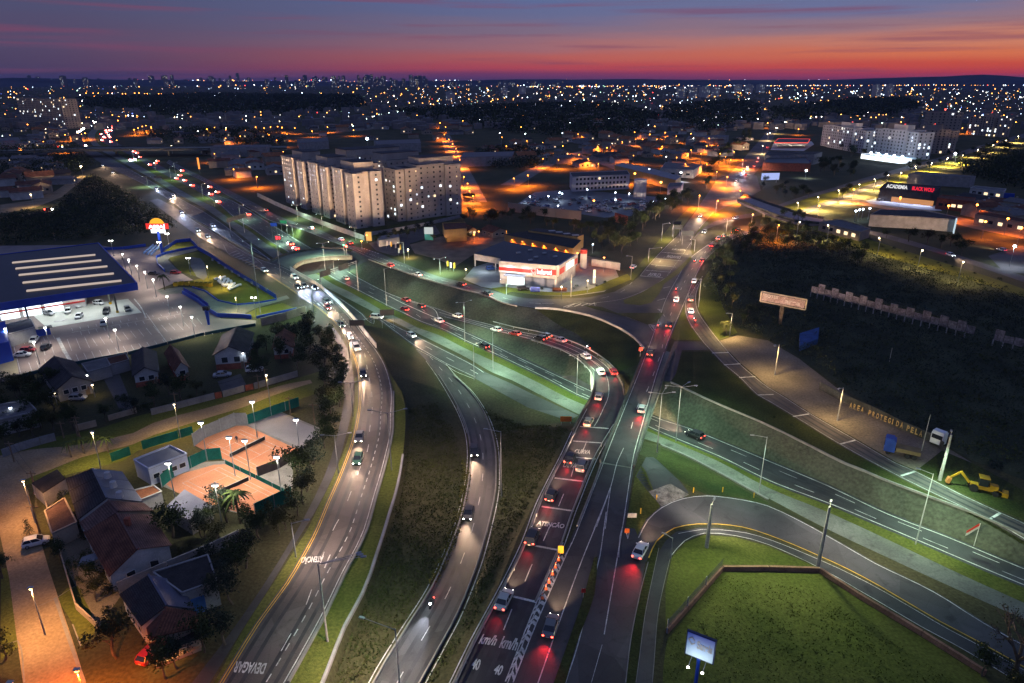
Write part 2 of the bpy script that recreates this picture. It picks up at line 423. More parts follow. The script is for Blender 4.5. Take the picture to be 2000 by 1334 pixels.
def area(name, s, mat, layer=1, z=0, under=False, sm=False, **k):
 p = pts3(s, z, under)
 if sm: p = smooth(p + [p[0]], 2.5)[:-1]
 return patch(name, p, mat, layer, under, **k)
def road(name, ls, rs, mat, layer=3, z=None, under=False, step=3.0, parent=None, **k):
 l = smooth(pts3(ls, z, under), step); r = smooth(pts3(rs, z, under), step)
 return patch(name, l + r[::-1], mat, layer, under, parent, **k)
class Marks:
 def __init__(s, under=False, lay=6): s.mb = MB(); s.under = under; s.lay = lay
 def zz(s, p): return hz(p.x, p.y, s.under) + s.lay * LAY
 def line(s, pts, w=.16, dash=None, z=None, step=2.0, offs=0.0):
  if w < .3: w *= .75
  p = smooth(pts3(pts, z, s.under), step)
  if offs: p = off(p, offs, 0)
  p = [Vector((q.x, q.y, 0)) for q in p]
  if not dash: s._strip(p, w); return
  on, gap = dash; acc = 0; cur = [p[0]]; draw = True
  for a, b in zip(p, p[1:]):
   d = (b - a).length; pos = 0
   while d - pos > 1e-6:
    need = (on if draw else gap) - acc; t = min(need, d - pos); pos += t; acc += t
    q = a.lerp(b, pos / d)
    if draw: cur.append(q)
    if acc >= (on if draw else gap) - 1e-6:
     if draw: s._strip(cur, w)
     draw = not draw; acc = 0; cur = [q]
 def _strip(s, p, w):
  if len(p) < 2: return
  lft = off(p, w / 2, 0); rgt = off(p, -w / 2, 0)
  for i in range(len(p) - 1):
   q = [rgt[i], rgt[i + 1], lft[i + 1], lft[i]]
   s.mb.face([(t.x, t.y, s.zz(t)) for t in q])
 def quad(s, pts):
  s.mb.face([(t.x, t.y, s.zz(t)) for t in pts])
 def text(s, txt, o, rgt, up, z=0):
  """flat lettering: o, rgt, up are pixel points: lower left, lower right and upper left of the word"""
  o, rgt, up = (P(*q, z) for q in (o, rgt, up))
  V, Fc, wd, hh = glyphs(txt)
  ex = (rgt - o) / wd; ey = (up - o) / hh
  i = len(s.mb.v)
  for x, y in V:
   q = o + ex * x + ey * y; s.mb.v.append((q.x, q.y, hz(q.x, q.y, s.under) + s.lay * LAY))
  for f in Fc: s.mb.f.append(tuple(i + k for k in f)); s.mb.m.append(0)
 def build(s, parent, mat, name='lane_marking'):
  if s.mb.f:
   for i, f in enumerate(s.mb.f):
    a, b, c = (Vector(s.mb.v[k]) for k in f[:3])
    if (b - a).cross(c - a).z < 0: s.mb.f[i] = f[::-1]
   return s.mb.build(name, mat, parent)
_gl = {}
def glyphs(txt, bold=0.0):
 if txt in _gl: return _gl[txt]
 cu = bpy.data.curves.new('t', 'FONT'); cu.body = txt; cu.offset = .03
 ob = bpy.data.objects.new('t', cu); COL.objects.link(ob)
 dg = bpy.context.evaluated_depsgraph_get(); dg.update()
 me = bpy.data.meshes.new_from_object(ob.evaluated_get(dg))
 V = [(v.co.x, v.co.y) for v in me.vertices]; Fc = [tuple(p.vertices) for p in me.polygons]
 x0 = min(v[0] for v in V); x1 = max(v[0] for v in V); y0 = min(v[1] for v in V); y1 = max(v[1] for v in V)
 bpy.data.objects.remove(ob); bpy.data.meshes.remove(me); bpy.data.curves.remove(cu)
 V = [(v[0] - x0, v[1] - y0) for v in V]
 _gl[txt] = (V, Fc, x1 - x0, y1 - y0); return _gl[txt]
m_ground = M('ground soil and weeds', (.032, .038, .018), .95, .5, .05, .35, 2.0, .1, col2=(.075, .066, .030), bump=.6, bscale=3)
m_asph = M('worn asphalt', (.060, .058, .058), .72, .28, .12, .22, 14, .25, bump=.15, bscale=30, worn=.2)
m_asph_d = M('dark asphalt', (.042, .042, .044), .7, .3, .15, .22, 14, .3, bump=.15, bscale=30, worn=.2)
m_asph_b = M('brown grey asphalt', (.085, .074, .068), .75, .26, .1, .2, 12, .25, bump=.15, bscale=30, worn=.2)
m_conc = M('pale concrete', (.15, .155, .13), .85, .3, .12, .2, 3, .2, worn=.1)
m_shot = M('stained sprayed concrete', (.062, .066, .046), .92, .35, .08, .35, 1.6, .1, bump=.7, bscale=2.2)
m_grass = M('verge grass', (.058, .076, .013), .95, .3, .09, .35, 2.2, .1, col2=(.115, .122, .027), bump=.8, bscale=5)
m_grass_d = M('rough dark grass', (.024, .036, .010), .97, .4, .10, .4, 2.5, .1, col2=(.058, .064, .018), bump=.9, bscale=4)
m_lawn = M('dry lawn', (.115, .115, .016), .95, .25, .15, .3, 3, .1, bump=.5, bscale=6)
m_dirt = M('sandy dirt', (.20, .145, .085), .95, .35, .16, .25, 2.4, .1, bump=.5, bscale=5, col2=(.30, .225, .14))
m_white = M('white road paint', (.46, .46, .43), .6, .4, .5, .35, 4, .3)
m_yellow = M('yellow road paint', (.58, .36, .03), .6, .3, .8, .2, 6, .3)
m_kerb = M('concrete kerb', (.21, .20, .18), .85, .2, .6, .15, 5, .2)
ground = MB(); ground.v = [tuple(v) for v in HV]; ground.f = HF; ground.m = [0] * len(HF)
for i, f in enumerate(ground.f):
 a, b, c = (Vector(ground.v[k]) for k in f[:3])
 if (b - a).cross(c - a).z < 0: ground.f[i] = f[::-1]
g_o = ground.build('ground', m_ground); g_o['kind'] = 'structure'
# ================================================================== BRIDGES AND ROADS
m_par = M('dark parapet concrete', (.095, .09, .08), .9, .35, .5, .25, 4, .1)  # darker concrete tone, set against the glare of close lamps
def bridge(name, label, lp, rp, thick, parapet=.85, pw=.28, mat=None, piers=(), group=None, rails=(1, 1), cat='bridge', step=4):
 lp = smooth(lp, step); rp = smooth(rp, step); n = max(len(lp), len(rp))
 def res(p, n):
  d = [0]
  for a, b in zip(p, p[1:]): d.append(d[-1] + (b - a).length)
  out = []
  for i in range(n):
   t = d[-1] * i / (n - 1); k = 0
   while k < len(d) - 2 and d[k + 1] < t: k += 1
   out.append(p[k].lerp(p[k + 1], (t - d[k]) / max(d[k + 1] - d[k], 1e-6)))
  return out
 lp = res(lp, n); rp = res(rp, n)
 root = thing(name, label, cat, (lp[0] + rp[0]) / 2, 0, group)
 mat = mat or m_conc
 mb = MB(); dn = Vector((0, 0, -thick))
 for i in range(n - 1):
  a, b, c, d = rp[i], rp[i + 1], lp[i + 1], lp[i]
  mb.face([a, b, c, d]); mb.face([d + dn, c + dn, b + dn, a + dn])
  mb.face([d, c, c + dn, d + dn]); mb.face([a + dn, b + dn, b, a])
 mb.face([rp[0], lp[0], lp[0] + dn, rp[0] + dn]); mb.face([lp[-1], rp[-1], rp[-1] + dn, lp[-1] + dn])
 for i, f in enumerate(mb.f):          # keep the top facing up
  pass
 mb.build('deck', [mat], root)
 top = []; tf = []
 for i in range(n): top += [lp[i], rp[i]]
 for i in range(n - 1):
  k = 2 * i; tf += [(k, k + 1, k + 3), (k, k + 3, k + 2)]
 add_surface(top, tf)
 for e, on in zip((lp, rp), rails):
  if not on: continue
  w = MB()
  for a, b in zip(e, e[1:]): w.bar(a + Vector((0, 0, parapet / 2)), b + Vector((0, 0, parapet / 2)), pw, parapet)
  w.build('parapet', [m_par], root)
 for (x, y, z0, z1, r) in piers:
  w = MB(); w.tube((x, y, z0), (x, y, z1), r, n=10); w.build('pier', [mat], root)
 return root
Z3 = Vector((0, 0, .04))
def dk(txt):
 out = []
 for t in txt.split():
  a = t.split(','); out.append(P(float(a[0]), float(a[1]), float(a[2]) if len(a) > 2 else 0) + Z3)
 return out
bridge('loop_bridge', 'curved turning bridge looping over the sunken highway beside the supermarket lawn',
 dk('528,512 545,503 562,497 600,490 640,486 672,487'), dk('571,527 577,519 590,512 612,507 640,503 688,503'), 1.1)
pr = P(1000, 690, -6)
bridge('ramp_bridge', 'curved two lane ramp bridge carrying queuing red tail lights over the highway',
 dk('1135,704,-1.42 1148,715,-1.08 1158,728,-.75 1161,745,-.5 1159,765,-.3 1151,786,-.1 1140,803 1118,845'),
 dk('1176,705,-1.22 1193,719,-.9 1206,735,-.65 1217,755,-.45 1220,780,-.25 1214,805,-.1 1204,830 1184,872'), 1.1,
 piers=[(*P(1185, 762, -.2).xy, -6.3, -1.2, .7), (*P(1160, 790, -.2).xy, -6.3, -1, .7)])
bridge('overpass_bridge', 'straight three lane overpass carrying the central road across the sunken highway',
 dk('1264,676 1258,690 1240,735 1220,785 1200,835 1172,905'), dk('1317,690 1298,735 1285,772 1270,815 1255,860 1238,915'), 1.3,
 piers=[(*P(1245, 785, -6).xy, -6.3, -1.1, .8), (*P(1262, 790, -6).xy, -6.3, -1.1, .8)])
hwN_up = '235,243 217,265 223,275 259,296 310,322 355,346 392,363 430,383 473,402 520,431 570,462 618,490 655,513 700,541 760,572 800,587 850,603 866,629 908,647 965,673 1025,702 1100,737 1160,764 1230,792 1297,819 1345,834 1420,864 1500,897 1620,947 1735,1001 1850,1045 2000,1107 2120,1155'
hwN_lo = '214,243 196,265 196,275 223,289 265,308 302,331 355,358 392,377 430,401 464,431 490,446 524,470 567,497 620,526 656,548 684,561 725,582 753,597 785,612 820,629 860,643 908,667 962,691 1010,714 1060,738 1124,772 1148,782 1287,846 1400,893 1500,942 1620,988 1735,1036 1850,1085 2000,1148 2120,1198'
con_up = '205,243 186,262 192,281 213,292 245,309 290,334 320,352 370,381 419,406 460,435 488,452 520,476 560,502 615,533 650,555 680,569 720,591 748,607 780,622 815,640 858,655 905,679 960,704 1005,725 1060,752 1110,778 1200,815 1287,852 1400,900 1500,953 1620,1002 1735,1055 1850,1110 2000,1178 2120,1230'
con_lo = '192,243 172,262 178,280 190,290 225,309 262,330 300,351 345,378 395,405 430,428 464,453 488,472 536,506 576,529 605,545 640,563 665,576 690,589 731,610 786,637 860,673 912,699 962,728 1000,743 1037,762 1105,797 1200,840 1287,866 1400,919 1500,973 1610,1031 1735,1090 1850,1143 2000,1210 2120,1262'
up3 = pts3(hwN_up, None, True); lo3 = pts3(hwN_lo, None, True); cu3 = pts3(con_up, None, True); cl3 = pts3(con_lo, None, True)
hwn = patch('highway_northbound', smooth(lo3, 4) + smooth(up3, 4)[::-1], m_asph_d, 3, True)
med = patch('median_verge', smooth(cl3, 4) + smooth(lo3, 4)[::-1], m_grass, 2, True)
con = patch('concrete_median', smooth(cl3, 4) + smooth(cu3, 4)[::-1], m_conc, 4, True)
s_out = pts3('143,265 145,278 182,308 214,328 244,342 295,368 345,402', None, True) + s_toe
s_in = pts3('165,257 166,277 180,291 222,312 258,333 296,354 341,381 391,409 426,431 460,456 485,476 527,505', None, True) + [v for v in off(wall_toe, 7.4, -6)] + pts3('729,615 784,641 858,678 910,704 930,715 948,727', None, True)
hws = patch('highway_southbound', smooth(s_out, 4) + [P(1000, 779, -6), P(1031, 796, -6), P(1110, 822, -6), P(1130, 812, -6), P(1040, 770, -6), P(1000, 750, -6)] + smooth(s_in, 4)[::-1], m_asph, 3, True)
def strip(name, a, b, mat, layer=1): return patch(name, a + b[::-1], mat, layer, True)
patch('north_embankment', n_rim[4:14] + [P(1075, 622, -.8), P(1130, 652, -1.2), P(1165, 688, -1.3)] + n_toe[5:16][::-1], m_shot, 1, True)
patch('embankment_grass', n_toe[:6] + n_rim[:5][::-1], m_grass_d, 1, True)
patch('ramp_embankment', r_in[:-1] + [h_n1[5], h_n1[4], h_n1[3], h_n1[2], h_n1[1], h_n1[0]], m_shot, 1, True)
patch('cutting_slope', n_rim[20:] + h_n1[6:][::-1], m_shot, 1, True)
ex = road('exit_ramp', m_left, m_right, m_asph, 3, under=True)
ex2 = road('slip_ramp', n_toe[8:] , r_in[:-1], m_asph_d, 4, under=True)
L_l = '292,392 330,420 352,436 385,460 416,479 450,497 494,519 537,547 567,567 590,583 618,601 640,620 660,638 675,660 685,688 693,710 698,735 700,766 699,791 692,834 684,866 672,899 655,941 637,981 617,1029 607,1050 585,1090 555,1140 498,1218 426,1334 385,1400'
L_r = '308,388 340,404 380,432 410,450 448,474 490,499 522,512 548,520 566,528 580,537 617,558 646,581 673,607 696,633 715,658 733,680 749,705 760,733 767,766 766,809 765,846 757,884 747,924 735,964 715,1034 700,1068 673,1118 635,1198 600,1263 560,1334 520,1400'
rl = road('left_road', L_l, L_r, m_asph_b, 3, 0)
road('loop_road', '520,510 533,512 546,504 562,498 600,491 640,487 672,488 722,493', '560,545 570,534 572,527 578,520 591,513 612,508 640,504 690,504 735,510', m_asph_d, 4, 0)
fr_u = '330,312 360,328 395,345 430,363 470,383 500,398 535,417 580,436 620,447 657,465 692,481 732,491 770,507 815,525 860,541 912,553 950,564 992,576 1032,583 1075,584'
fr_l = '325,318 355,335 390,351 425,371 462,392 495,408 530,426 575,443 615,459 650,473 685,487 722,504 755,518 785,529 807,537 845,549 905,565 950,578 980,590 1010,597 1045,602 1085,605'
rf = road('frontage_road', fr_l, fr_u, m_asph, 3, 0)
rj = area('junction_road', '1040,600 1090,605 1150,617 1198,637 1236,660 1256,682 1264,676 1285,636 1300,597 1325,546 1352,503 1350,490 1320,464 1296,487 1267,518 1249,540 1235,551 1200,570 1150,581 1075,584 1032,583', m_asph, 2, 0)
av = road('avenue', '1249,540 1267,518 1296,487 1320,464 1335,445 1362,409 1398,366 1428,336 1446,318 1462,298 1480,278 1496,259 1512,240', '1303,540 1332,510 1346,495 1352,468 1365,448 1393,415 1412,398 1442,366 1470,343 1486,325 1496,305 1505,283 1514,262 1528,242', m_asph_b, 3, 0)
area('crossing_plaza', '1362,407 1400,352 1440,333 1478,343 1486,372 1452,393 1422,402 1392,418', m_asph_b, 2, 0)
O_l = '1452,452 1425,458 1395,470 1370,486 1350,501 1335,519 1325,536 1300,581 1281,632 1264,678 1242,735 1200,838 1160,940 1125,1029 1112,1060 1098,1086'
O_r = '1480,452 1440,464 1410,480 1385,502 1372,517 1360,541 1337,596 1310,660 1296,700 1283,740 1256,838 1242,890 1234,940 1221,1030 1216,1050 1214,1090'
ro = road('overpass_road', O_l, O_r, m_asph_d, 4, 0)
A_l = [p for p in n_toe[11:13]] and dk('1130,700,-1.7 1146,713,-1.15 1159,728,-.75 1162,745,-.5 1160,765,-.3 1152,786,-.1 1141,803 1118,847 1101,884 1051,984 1022,1062 983,1142 921,1257 884,1334 848,1400')
A_r = dk('1168,702,-1.4 1190,718,-.95 1203,733,-.68 1215,755,-.45 1218,780,-.25 1211,805,-.1 1202,826 1163,896 1121,999 1100,1060 1086,1090 1048,1177 987,1332 958,1400')
ra = patch('attention_ramp', smooth(A_l, 3) + smooth(A_r, 3)[::-1], m_asph_d, 4)
rlow = area('merging_lanes', '1098,1084 1112,1062 1214,1062 1221,1030 1240,1033 1262,1090 1250,1160 1232,1250 1222,1334 1214,1400 958,1400 987,1332 1048,1177 1086,1090', m_asph, 3, 0)
R_l = '1345,570 1337,594 1342,624 1370,666 1392,690 1414,713 1444,738 1478,772 1500,784 1550,814 1640,869 1725,916 1800,954 1930,1016 2060,1080'
R_r = '1372,545 1361,574 1363,604 1381,634 1425,689 1446,711 1475,736 1502,757 1532,775 1582,807 1672,859 1750,904 1790,921 1875,964 1955,1001 2090,1062'
rr = road('service_road', R_l, R_r, m_asph_b, 3, 0)
area('side_driveway', '1317,667 1370,667 1384,684 1332,684 1320,730 1310,745 1290,745 1304,700', m_asph_d, 2, 0)
rg = road('ring_road', [P(1232, 1040)] + ring_out, [P(1262, 1098)] + ring_in, m_asph, 4)
area('lower_driveway', '1262,893 1276,893 1345,962 1330,972 1290,990 1242,930', m_asph_d, 1, None)
area('gravel_patch', '1267,960 1310,945 1346,966 1330,974 1292,990', M('loose gravel', (.22, .2, .17), .95, .5, .8, .4, 3, .1, bump=.8, bscale=4), 2, None)
sw = road('footpath', [P(1242, 1400), P(1242, 1334), P(1250, 1275), P(1260, 1200), P(1272, 1140), P(1287, 1078)] + [p + Vector((.0, -1.1, 0)) for p in ring_in[2:]], [P(1272, 1400), P(1274, 1334), P(1277, 1290), P(1285, 1200), P(1297, 1140)] + walk_in, m_asph_d, 3)
area('field', '1303,1249 1411,1118 1500,1118 1600,1121 1675,1170 1800,1245 1925,1324 1990,1420 1290,1420 1296,1300', m_grass, 1, None)
area('verge', '1300,1150 1312,1090 1338,1060 1375,1045 1437,1050 1500,1067 1600,1110 1500,1112 1408,1112 1300,1234', m_grass, 1, None)
area('verge', '1244,1090 1282,1058 1287,1070 1272,1140 1260,1200 1250,1275 1242,1334 1222,1334 1232,1250 1250,1160 1266,1098', m_grass_d, 2, 0)
road('sidewalk', '638,637 655,664 668,697 672,734 673,760 672,784 660,844 640,914 595,1009 545,1095 500,1165 440,1250 375,1334 330,1400', '646,633 667,660 684,697 690,732 691,784 685,812 672,866 655,920 615,1000 575,1065 525,1150 470,1235 410,1334 365,1400', m_asph_d, 2, 0)
road('verge', '692,740 694,770 693,795 686,834 676,868 662,905 645,945 622,990 600,1035 575,1075 540,1130 480,1222 418,1334', '699,735 701,766 700,791 693,834 685,866 673,899 656,941 638,981 618,1029 608,1050 586,1090 556,1140 499,1218 427,1334', m_grass, 2, 0)
road('verge', [P(*q) for q in L('762,732 769,766 768,809 767,846 759,884 749,924 737,964 717,1034 702,1068 675,1118 637,1198 602,1263 562,1334 522,1400')], s_rim[14:], m_grass, 2)
area('roadside_grass', '1310,660 1337,598 1342,626 1368,664 1318,664', m_grass, 1, 0)
area('roadside_grass', '1332,687 1386,687 1410,713 1440,738 1476,772 1500,786 1550,817 1640,871 1725,918 1800,957 1930,1019 2050,1078 2000,1044 1895,998 1825,972 1685,917 1590,873 1500,829 1395,784 1335,756 1312,745 1322,728', m_grass_d, 1, 0)
area('traffic_island', '1350,500 1322,526 1295,547 1250,574 1217,587 1220,594 1250,597 1272,592 1287,575 1297,555 1327,534 1351,507', m_grass, 5, 0, h=.1)
area('traffic_island', '1140,597 1175,600 1205,612 1296,612 1282,631 1265,635 1225,620 1162,605', m_grass_d, 5, 0, h=.1)
patch('dark_embankment', n_rim[13:20] + [P(1215, 724, -.5), P(1185, 713, -1), P(1165, 688, -1.3), P(1130, 652, -1.2), P(1075, 622, -.8)], m_grass_d, 2, True)
road('grass_median', '1160,1091 1137,1175 1082,1334 1060,1400', '1167,1088 1161,1162 1125,1262 1105,1334 1085,1400', m_grass_d, 5, 0, h=.1)
area('verge', '1222,1030 1240,930 1252,908 1262,920 1290,988 1262,1013 1243,1050 1232,1044', m_grass, 1, 0)
area('slope_grass', '1282,896 1292,876 1336,894 1400,928 1500,981 1500,986 1450,973 1380,965 1345,958', m_grass_d, 1, None)
area('lane_grass', '0,880 60,860 130,850 200,835 270,812 340,797 420,780 500,762 560,745 622,726 640,760 600,775 500,808 420,830 330,865 270,880 240,900 0,960', m_grass, 1, 0)
road('dirt_lane', '-60,905 0,890 60,878 130,872 200,860 260,846 300,826 345,812 400,798 460,781 510,765 560,750 606,742', '-60,1000 0,960 60,932 100,917 160,893 220,878 260,868 300,850 350,834 420,812 480,794 530,774 580,757 610,748', m_dirt, 2, 0)
area('left_street', '-60,930 0,905 36,915 55,960 75,1040 95,1110 118,1180 145,1260 168,1334 185,1400 40,1400 45,1334 32,1240 18,1130 -5,1020 -60,990', m_dirt, 3, 0)
m_lit = m_asph_b
road('flyover_approach', '1592,428 1660,447 1745,470 1830,494 1898,517 1949,534 2060,572', '1600,424 1660,440 1745,461 1830,485 1898,507 1949,523 2060,558', m_lit, 3, 0)
road('underpass_road', '1352,470 1372,452 1400,440 1436,430 1484,421 1530,404 1575,388 1640,370', '1362,455 1378,443 1400,431 1436,422 1484,413 1520,400 1560,386 1630,366', m_lit, 3, 0)
road('boulevard', '1560,424 1600,408 1650,390 1690,373 1730,360', '1550,415 1590,401 1640,384 1680,367 1720,352', m_lit, 3, 0)
road('boulevard', '1640,370 1690,356 1740,342 1800,326 1850,312 1930,289 2040,258', '1630,366 1680,350 1730,336 1790,320 1840,306 1920,283 2040,250', m_lit, 3, 0)
area('boulevard_grass', '1530,404 1575,388 1640,370 1720,350 1735,362 1690,372 1650,383 1600,400 1550,414', m_lawn, 1, 0)
area('boulevard_grass', '1730,352 1800,330 1850,316 1890,305 1900,320 1860,330 1800,345 1750,360', m_lawn, 1, 0)
area('flyover_grass', '1500,445 1560,432 1600,442 1700,468 1800,500 1900,530 2060,585 2060,600 1900,548 1800,522 1700,494 1590,452', m_lawn, 1, 0)
area('orange_grass', '1362,409 1395,412 1440,398 1470,400 1500,410 1440,428 1395,438 1365,452 1350,468', m_grass, 1, 0)
area('avenue_verge', '1236,548 1267,515 1296,484 1320,460 1362,405 1350,402 1310,440 1262,500 1225,545', m_grass, 1, 0)
def flyd(txt):
 out = []
 for t in txt.split():
  a = [float(v) for v in t.split(',')]; out.append(P(*a))
 return out
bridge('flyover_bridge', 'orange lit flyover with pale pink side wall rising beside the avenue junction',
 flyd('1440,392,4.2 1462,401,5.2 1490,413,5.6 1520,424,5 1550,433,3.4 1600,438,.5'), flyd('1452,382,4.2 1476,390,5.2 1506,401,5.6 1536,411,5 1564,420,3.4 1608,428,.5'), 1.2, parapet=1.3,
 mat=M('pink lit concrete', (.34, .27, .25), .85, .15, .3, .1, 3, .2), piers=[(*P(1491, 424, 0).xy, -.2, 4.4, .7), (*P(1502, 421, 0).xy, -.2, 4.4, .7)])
bridge('highway_flyover', 'dark long flyover crossing the far highway on a single central pier',
 flyd('-40,298,6 60,296,6.5 160,293,7 300,292,7 420,291,7 560,290,6'), flyd('-40,293,6 60,291,6.5 160,288,7 300,287,7 420,286,7 560,285,6'), 1.4, parapet=1.0,
 piers=[(*P(229, 304, 0).xy, -.2, 5.6, 1.3), (*P(330, 304, 0).xy, -.2, 5.6, 1.2), (*P(140, 306, 0).xy, -.2, 5.6, 1.2)])
area('far_avenue', '860,320 880,300 895,330 915,360 940,400 905,400 895,370 880,340', m_lit, 1, 0)
area('valley_road', '0,400 60,392 110,372 150,345 168,342 160,352 120,385 70,405 0,418', m_dirt, 1, 0)
area('valley_road', '0,422 60,416 100,410 100,414 60,421 0,428', m_dirt, 1, 0)
# ------------------------------------------------------------------ painted lines
def edge(mk, s, w=.18, z=0, o=0, dash=None): mk.line(s, w, dash, z, offs=o)
k = Marks(True)
k.line(off(smooth(up3[7:], 4), -.7, 0), .28); k.line(off(smooth(lo3[7:], 4), .7, 0), .28)
def lerp_path(a, b, t, n=140):
 def res(p):
  d = [0]
  for u, v in zip(p, p[1:]): d.append(d[-1] + (v - u).length)
  out = []; q = 0
  for i in range(n):
   tt = d[-1] * i / (n - 1)
   while q < len(d) - 2 and d[q + 1] < tt: q += 1
   out.append(p[q].lerp(p[q + 1], (tt - d[q]) / max(d[q + 1] - d[q], 1e-6)))
  return out
 return [u.lerp(v, t) for u, v in zip(res(a), res(b))]
upn, lon = smooth(up3[6:], 4), smooth(lo3[6:], 4)
for t in (.33, .66): k.line(lerp_path(upn, lon, t), .2, (4, 8))
k.line('760,579 790,594 830,612 866,628 908,646', .35, None, None)
k.build(hwn, m_white)
k = Marks(True)
k.line(off(smooth(s_out[4:], 4), .6, 0), .22); k.line(off(smooth(s_in[4:], 4), -.6, 0), .22)
k.line(lerp_path(smooth(s_out[3:], 4), smooth(s_in[3:], 4), .5), .2, (4, 8))
k.line('813,682 848,700 868,711 890,726 925,740', .2, None, None)
k.build(hws, m_white)
k = Marks(True)
k.line(off(m_left[1:], -.45, 0), .2); k.line(off(m_right, .45, 0), .2)
k.line(lerp_path(smooth(m_left, 3), smooth(m_right, 3), .5), .17, (3, 6)); k.build(ex, m_white)
k = Marks(True); k.lay = 8
k.line(off(n_toe[8:], -.5, 0), .22); k.line(off(r_in[:-1], .5, 0), .22)
k.line(lerp_path(smooth(n_toe[9:], 3), smooth(r_in[:-1], 3), .5), .2); k.build(ex2, m_white)
k = Marks()
Ll3 = smooth(pts3(L_l, 0), 3); Lr3 = smooth(pts3(L_r, 0), 3)
k.line(off(Lr3[28:], -.35, 0), .2)
k.line(off(Lr3[70:], -2.6, 0), .2, (1.3, 1.3))
k.line('712,690 720,735 725,760 727,800 722,840 718,880 705,910 690,950 668,1005 656,1025 640,1060 606,1160 590,1200 545,1280 520,1334', .17, (3.2, 5.6), 0)
k.line('600,575 640,610 670,640 690,668 700,690', .17, (3, 5), 0); k.line('420,466 480,500 540,535 580,560', .17, (3, 5), 0)
k.line('560,559 590,575 640,613', .17, (3, 5), 0)
for i in range(9): k.line(f'{448+i*6.2},{496+i*3.6} {463+i*5.6},{490+i*4.2}', .45, None, 0)      # hatched gore
k.line('440,480 470,487 495,502 512,516', .2, None, 0); k.line('436,478 452,500 500,514', .2, None, 0)
for i in range(5): k.line(f'{619+i*7},{592-i*1.5} {626+i*6},{598-i*1.2}', .5, None, 0)
k.text('ATENÇÃO', (633, 1084), (590, 1086), (630, 1101)); k.text('DEVAGAR', (522, 1296), (462, 1292), (514, 1318))
k.line('645,1084 634,1110', .25, None, 0)
k.build(rl, m_white)
k = Marks()
k.line(off(Ll3[60:], .3, 0), .16); k.line(off(Ll3[60:], .65, 0), .16); k.build(rl, m_yellow)
k = Marks()
fl3 = smooth(pts3(fr_l, 0), 3); fu3 = smooth(pts3(fr_u, 0), 3)
k.line(off(fl3, .5, 0), .16); k.line(lerp_path(fl3, fu3, .5), .17, (4, 7)); k.line('700,489 745,505 790,521 815,530', .2, (1.2, 1.2), 0)
k.line('705,484 740,496', .4, (1.2, 1.2), 0); k.build(rf, m_white)
k = Marks(lay=4)
k.line('1235,551 1212,571 1160,586 1100,592 1050,593', .16, (4, 7), 0)
k.line('1303,541 1262,566 1212,585 1162,592 1100,602', .2, None, 0)
k.line('1100,600 1130,592 1165,594', .3, None, 0)
for i in range(4): k.line(f'{1108+i*14},{600-i*1.2} {1122+i*13},{594-i*.6}', .35, None, 0)
k.line('1160,590 1166,601 1200,611 1265,634', .16, None, 0)
for i in range(5): k.line(f'{1284+i*2},{604+i*1.5} {1296+i*.6},{606+i*3}', .3, None, 0)
for i in range(4): k.line(f'{1268+i*3},{634+i*2.5} {1280-i*.5},{637+i*2.5}', .35, None, 0)
k.line('1266,633 1278,648 1283,634', .18, None, 0)
k.line('1295,563 1309,560', .3, None, 0); k.line('1284,587 1300,583', .3, None, 0)
k.build(rj, m_white)
k = Marks()
for a in ('1250,539 1295,543', '1261,528 1310,532', '1272,517 1320,522', '1281,505 1332,510', '1292,493 1344,497'): k.line(a, .5, None, 0)
k.line('1251,538 1268,517 1297,486 1321,463', .18, None, 0)
k.line('1303,539 1318,518 1340,488 1352,470', .18, (2, 1.2), 0)
k.line('1264,540 1290,510 1315,485 1330,466', .17, (3, 5), 0); k.line('1366,446 1394,414', .18, None, 0)
k.text('CURVA', (1289, 541.5), (1265, 539), (1292, 535)); k.text('DEVAGAR', (1328, 506), (1301, 503), (1330, 501)); k.text('ATENÇÃO', (1338, 491), (1312, 489), (1340, 487))
k.build(av, m_white)
k = Marks(lay=7)
O_l3 = smooth(pts3(O_l, 0), 3); O_r3 = smooth(pts3(O_r, 0), 3)
k.line(off(O_l3, .45, 0), .18); k.line(off(O_r3, -.45, 0), .18)
k.line('1378,492 1352,525 1330,565 1308,620 1297,660 1291,690 1284,710 1275,735 1263,765 1255,775 1243,800 1232,840 1226,860', .18, (3.2, 7), 0)
k.line('1372,540 1352,570 1339,592', .18, (1.5, 1.3), 0)
k.line('1218,876 1205,905 1193,950 1165,1030', .17, None, 0); k.line('1193,950 1188,985 1182,1034', .17, None, 0); k.line('1192,952 1176,995 1160,1034', .17, None, 0)
k.build(ro, m_white)
k = Marks(lay=7)
Al3 = smooth(A_l, 3); Ar3 = smooth(A_r, 3)
k.line(off(Al3, -.35, 0), .2); k.line(off(Ar3, .35, 0), .2); mid3 = lerp_path(Al3, Ar3, .5)
k.line(dk('1150,700,-1.3 1172,715,-1 1184,733,-.7 1189,755,-.4 1188,775,-.2 1180,795 1166,825 1160,834'), .2)
k.line('1146,862 1141,875 1122,910 1115,933 1098,972 1090,992 1070,1037 1060,1060 1037,1108 1025,1137 1000,1190 985,1228 954,1294 936,1334', .2, (4.2, 6.2), 0)
for a in ('1133,834 1189,838', '1119,862 1175,866', '1125,894 1163,897', '1083,934 1144,941', '1058,990 1121,999', '1024,1063 1090,1075', '1003,1166 1049,1177'): k.line(a, .42, None, 0)
k.text('CURVA', (1121, 886), (1152, 888), (1124, 878)); k.text('DEVAGAR', (1099, 913), (1146, 916), (1103, 903)); k.text('ATENÇÃO', (1047, 1028), (1100, 1035), (1052, 1016))
k.text('km/h', (934, 1258), (966, 1262), (944, 1239)); k.text('km/h', (974, 1266), (1007, 1272), (984, 1243))
k.text('40', (919, 1307), (934, 1311), (926, 1286)); k.text('40', (962, 1317), (977, 1321), (970, 1298))
k.build(ra, m_white)
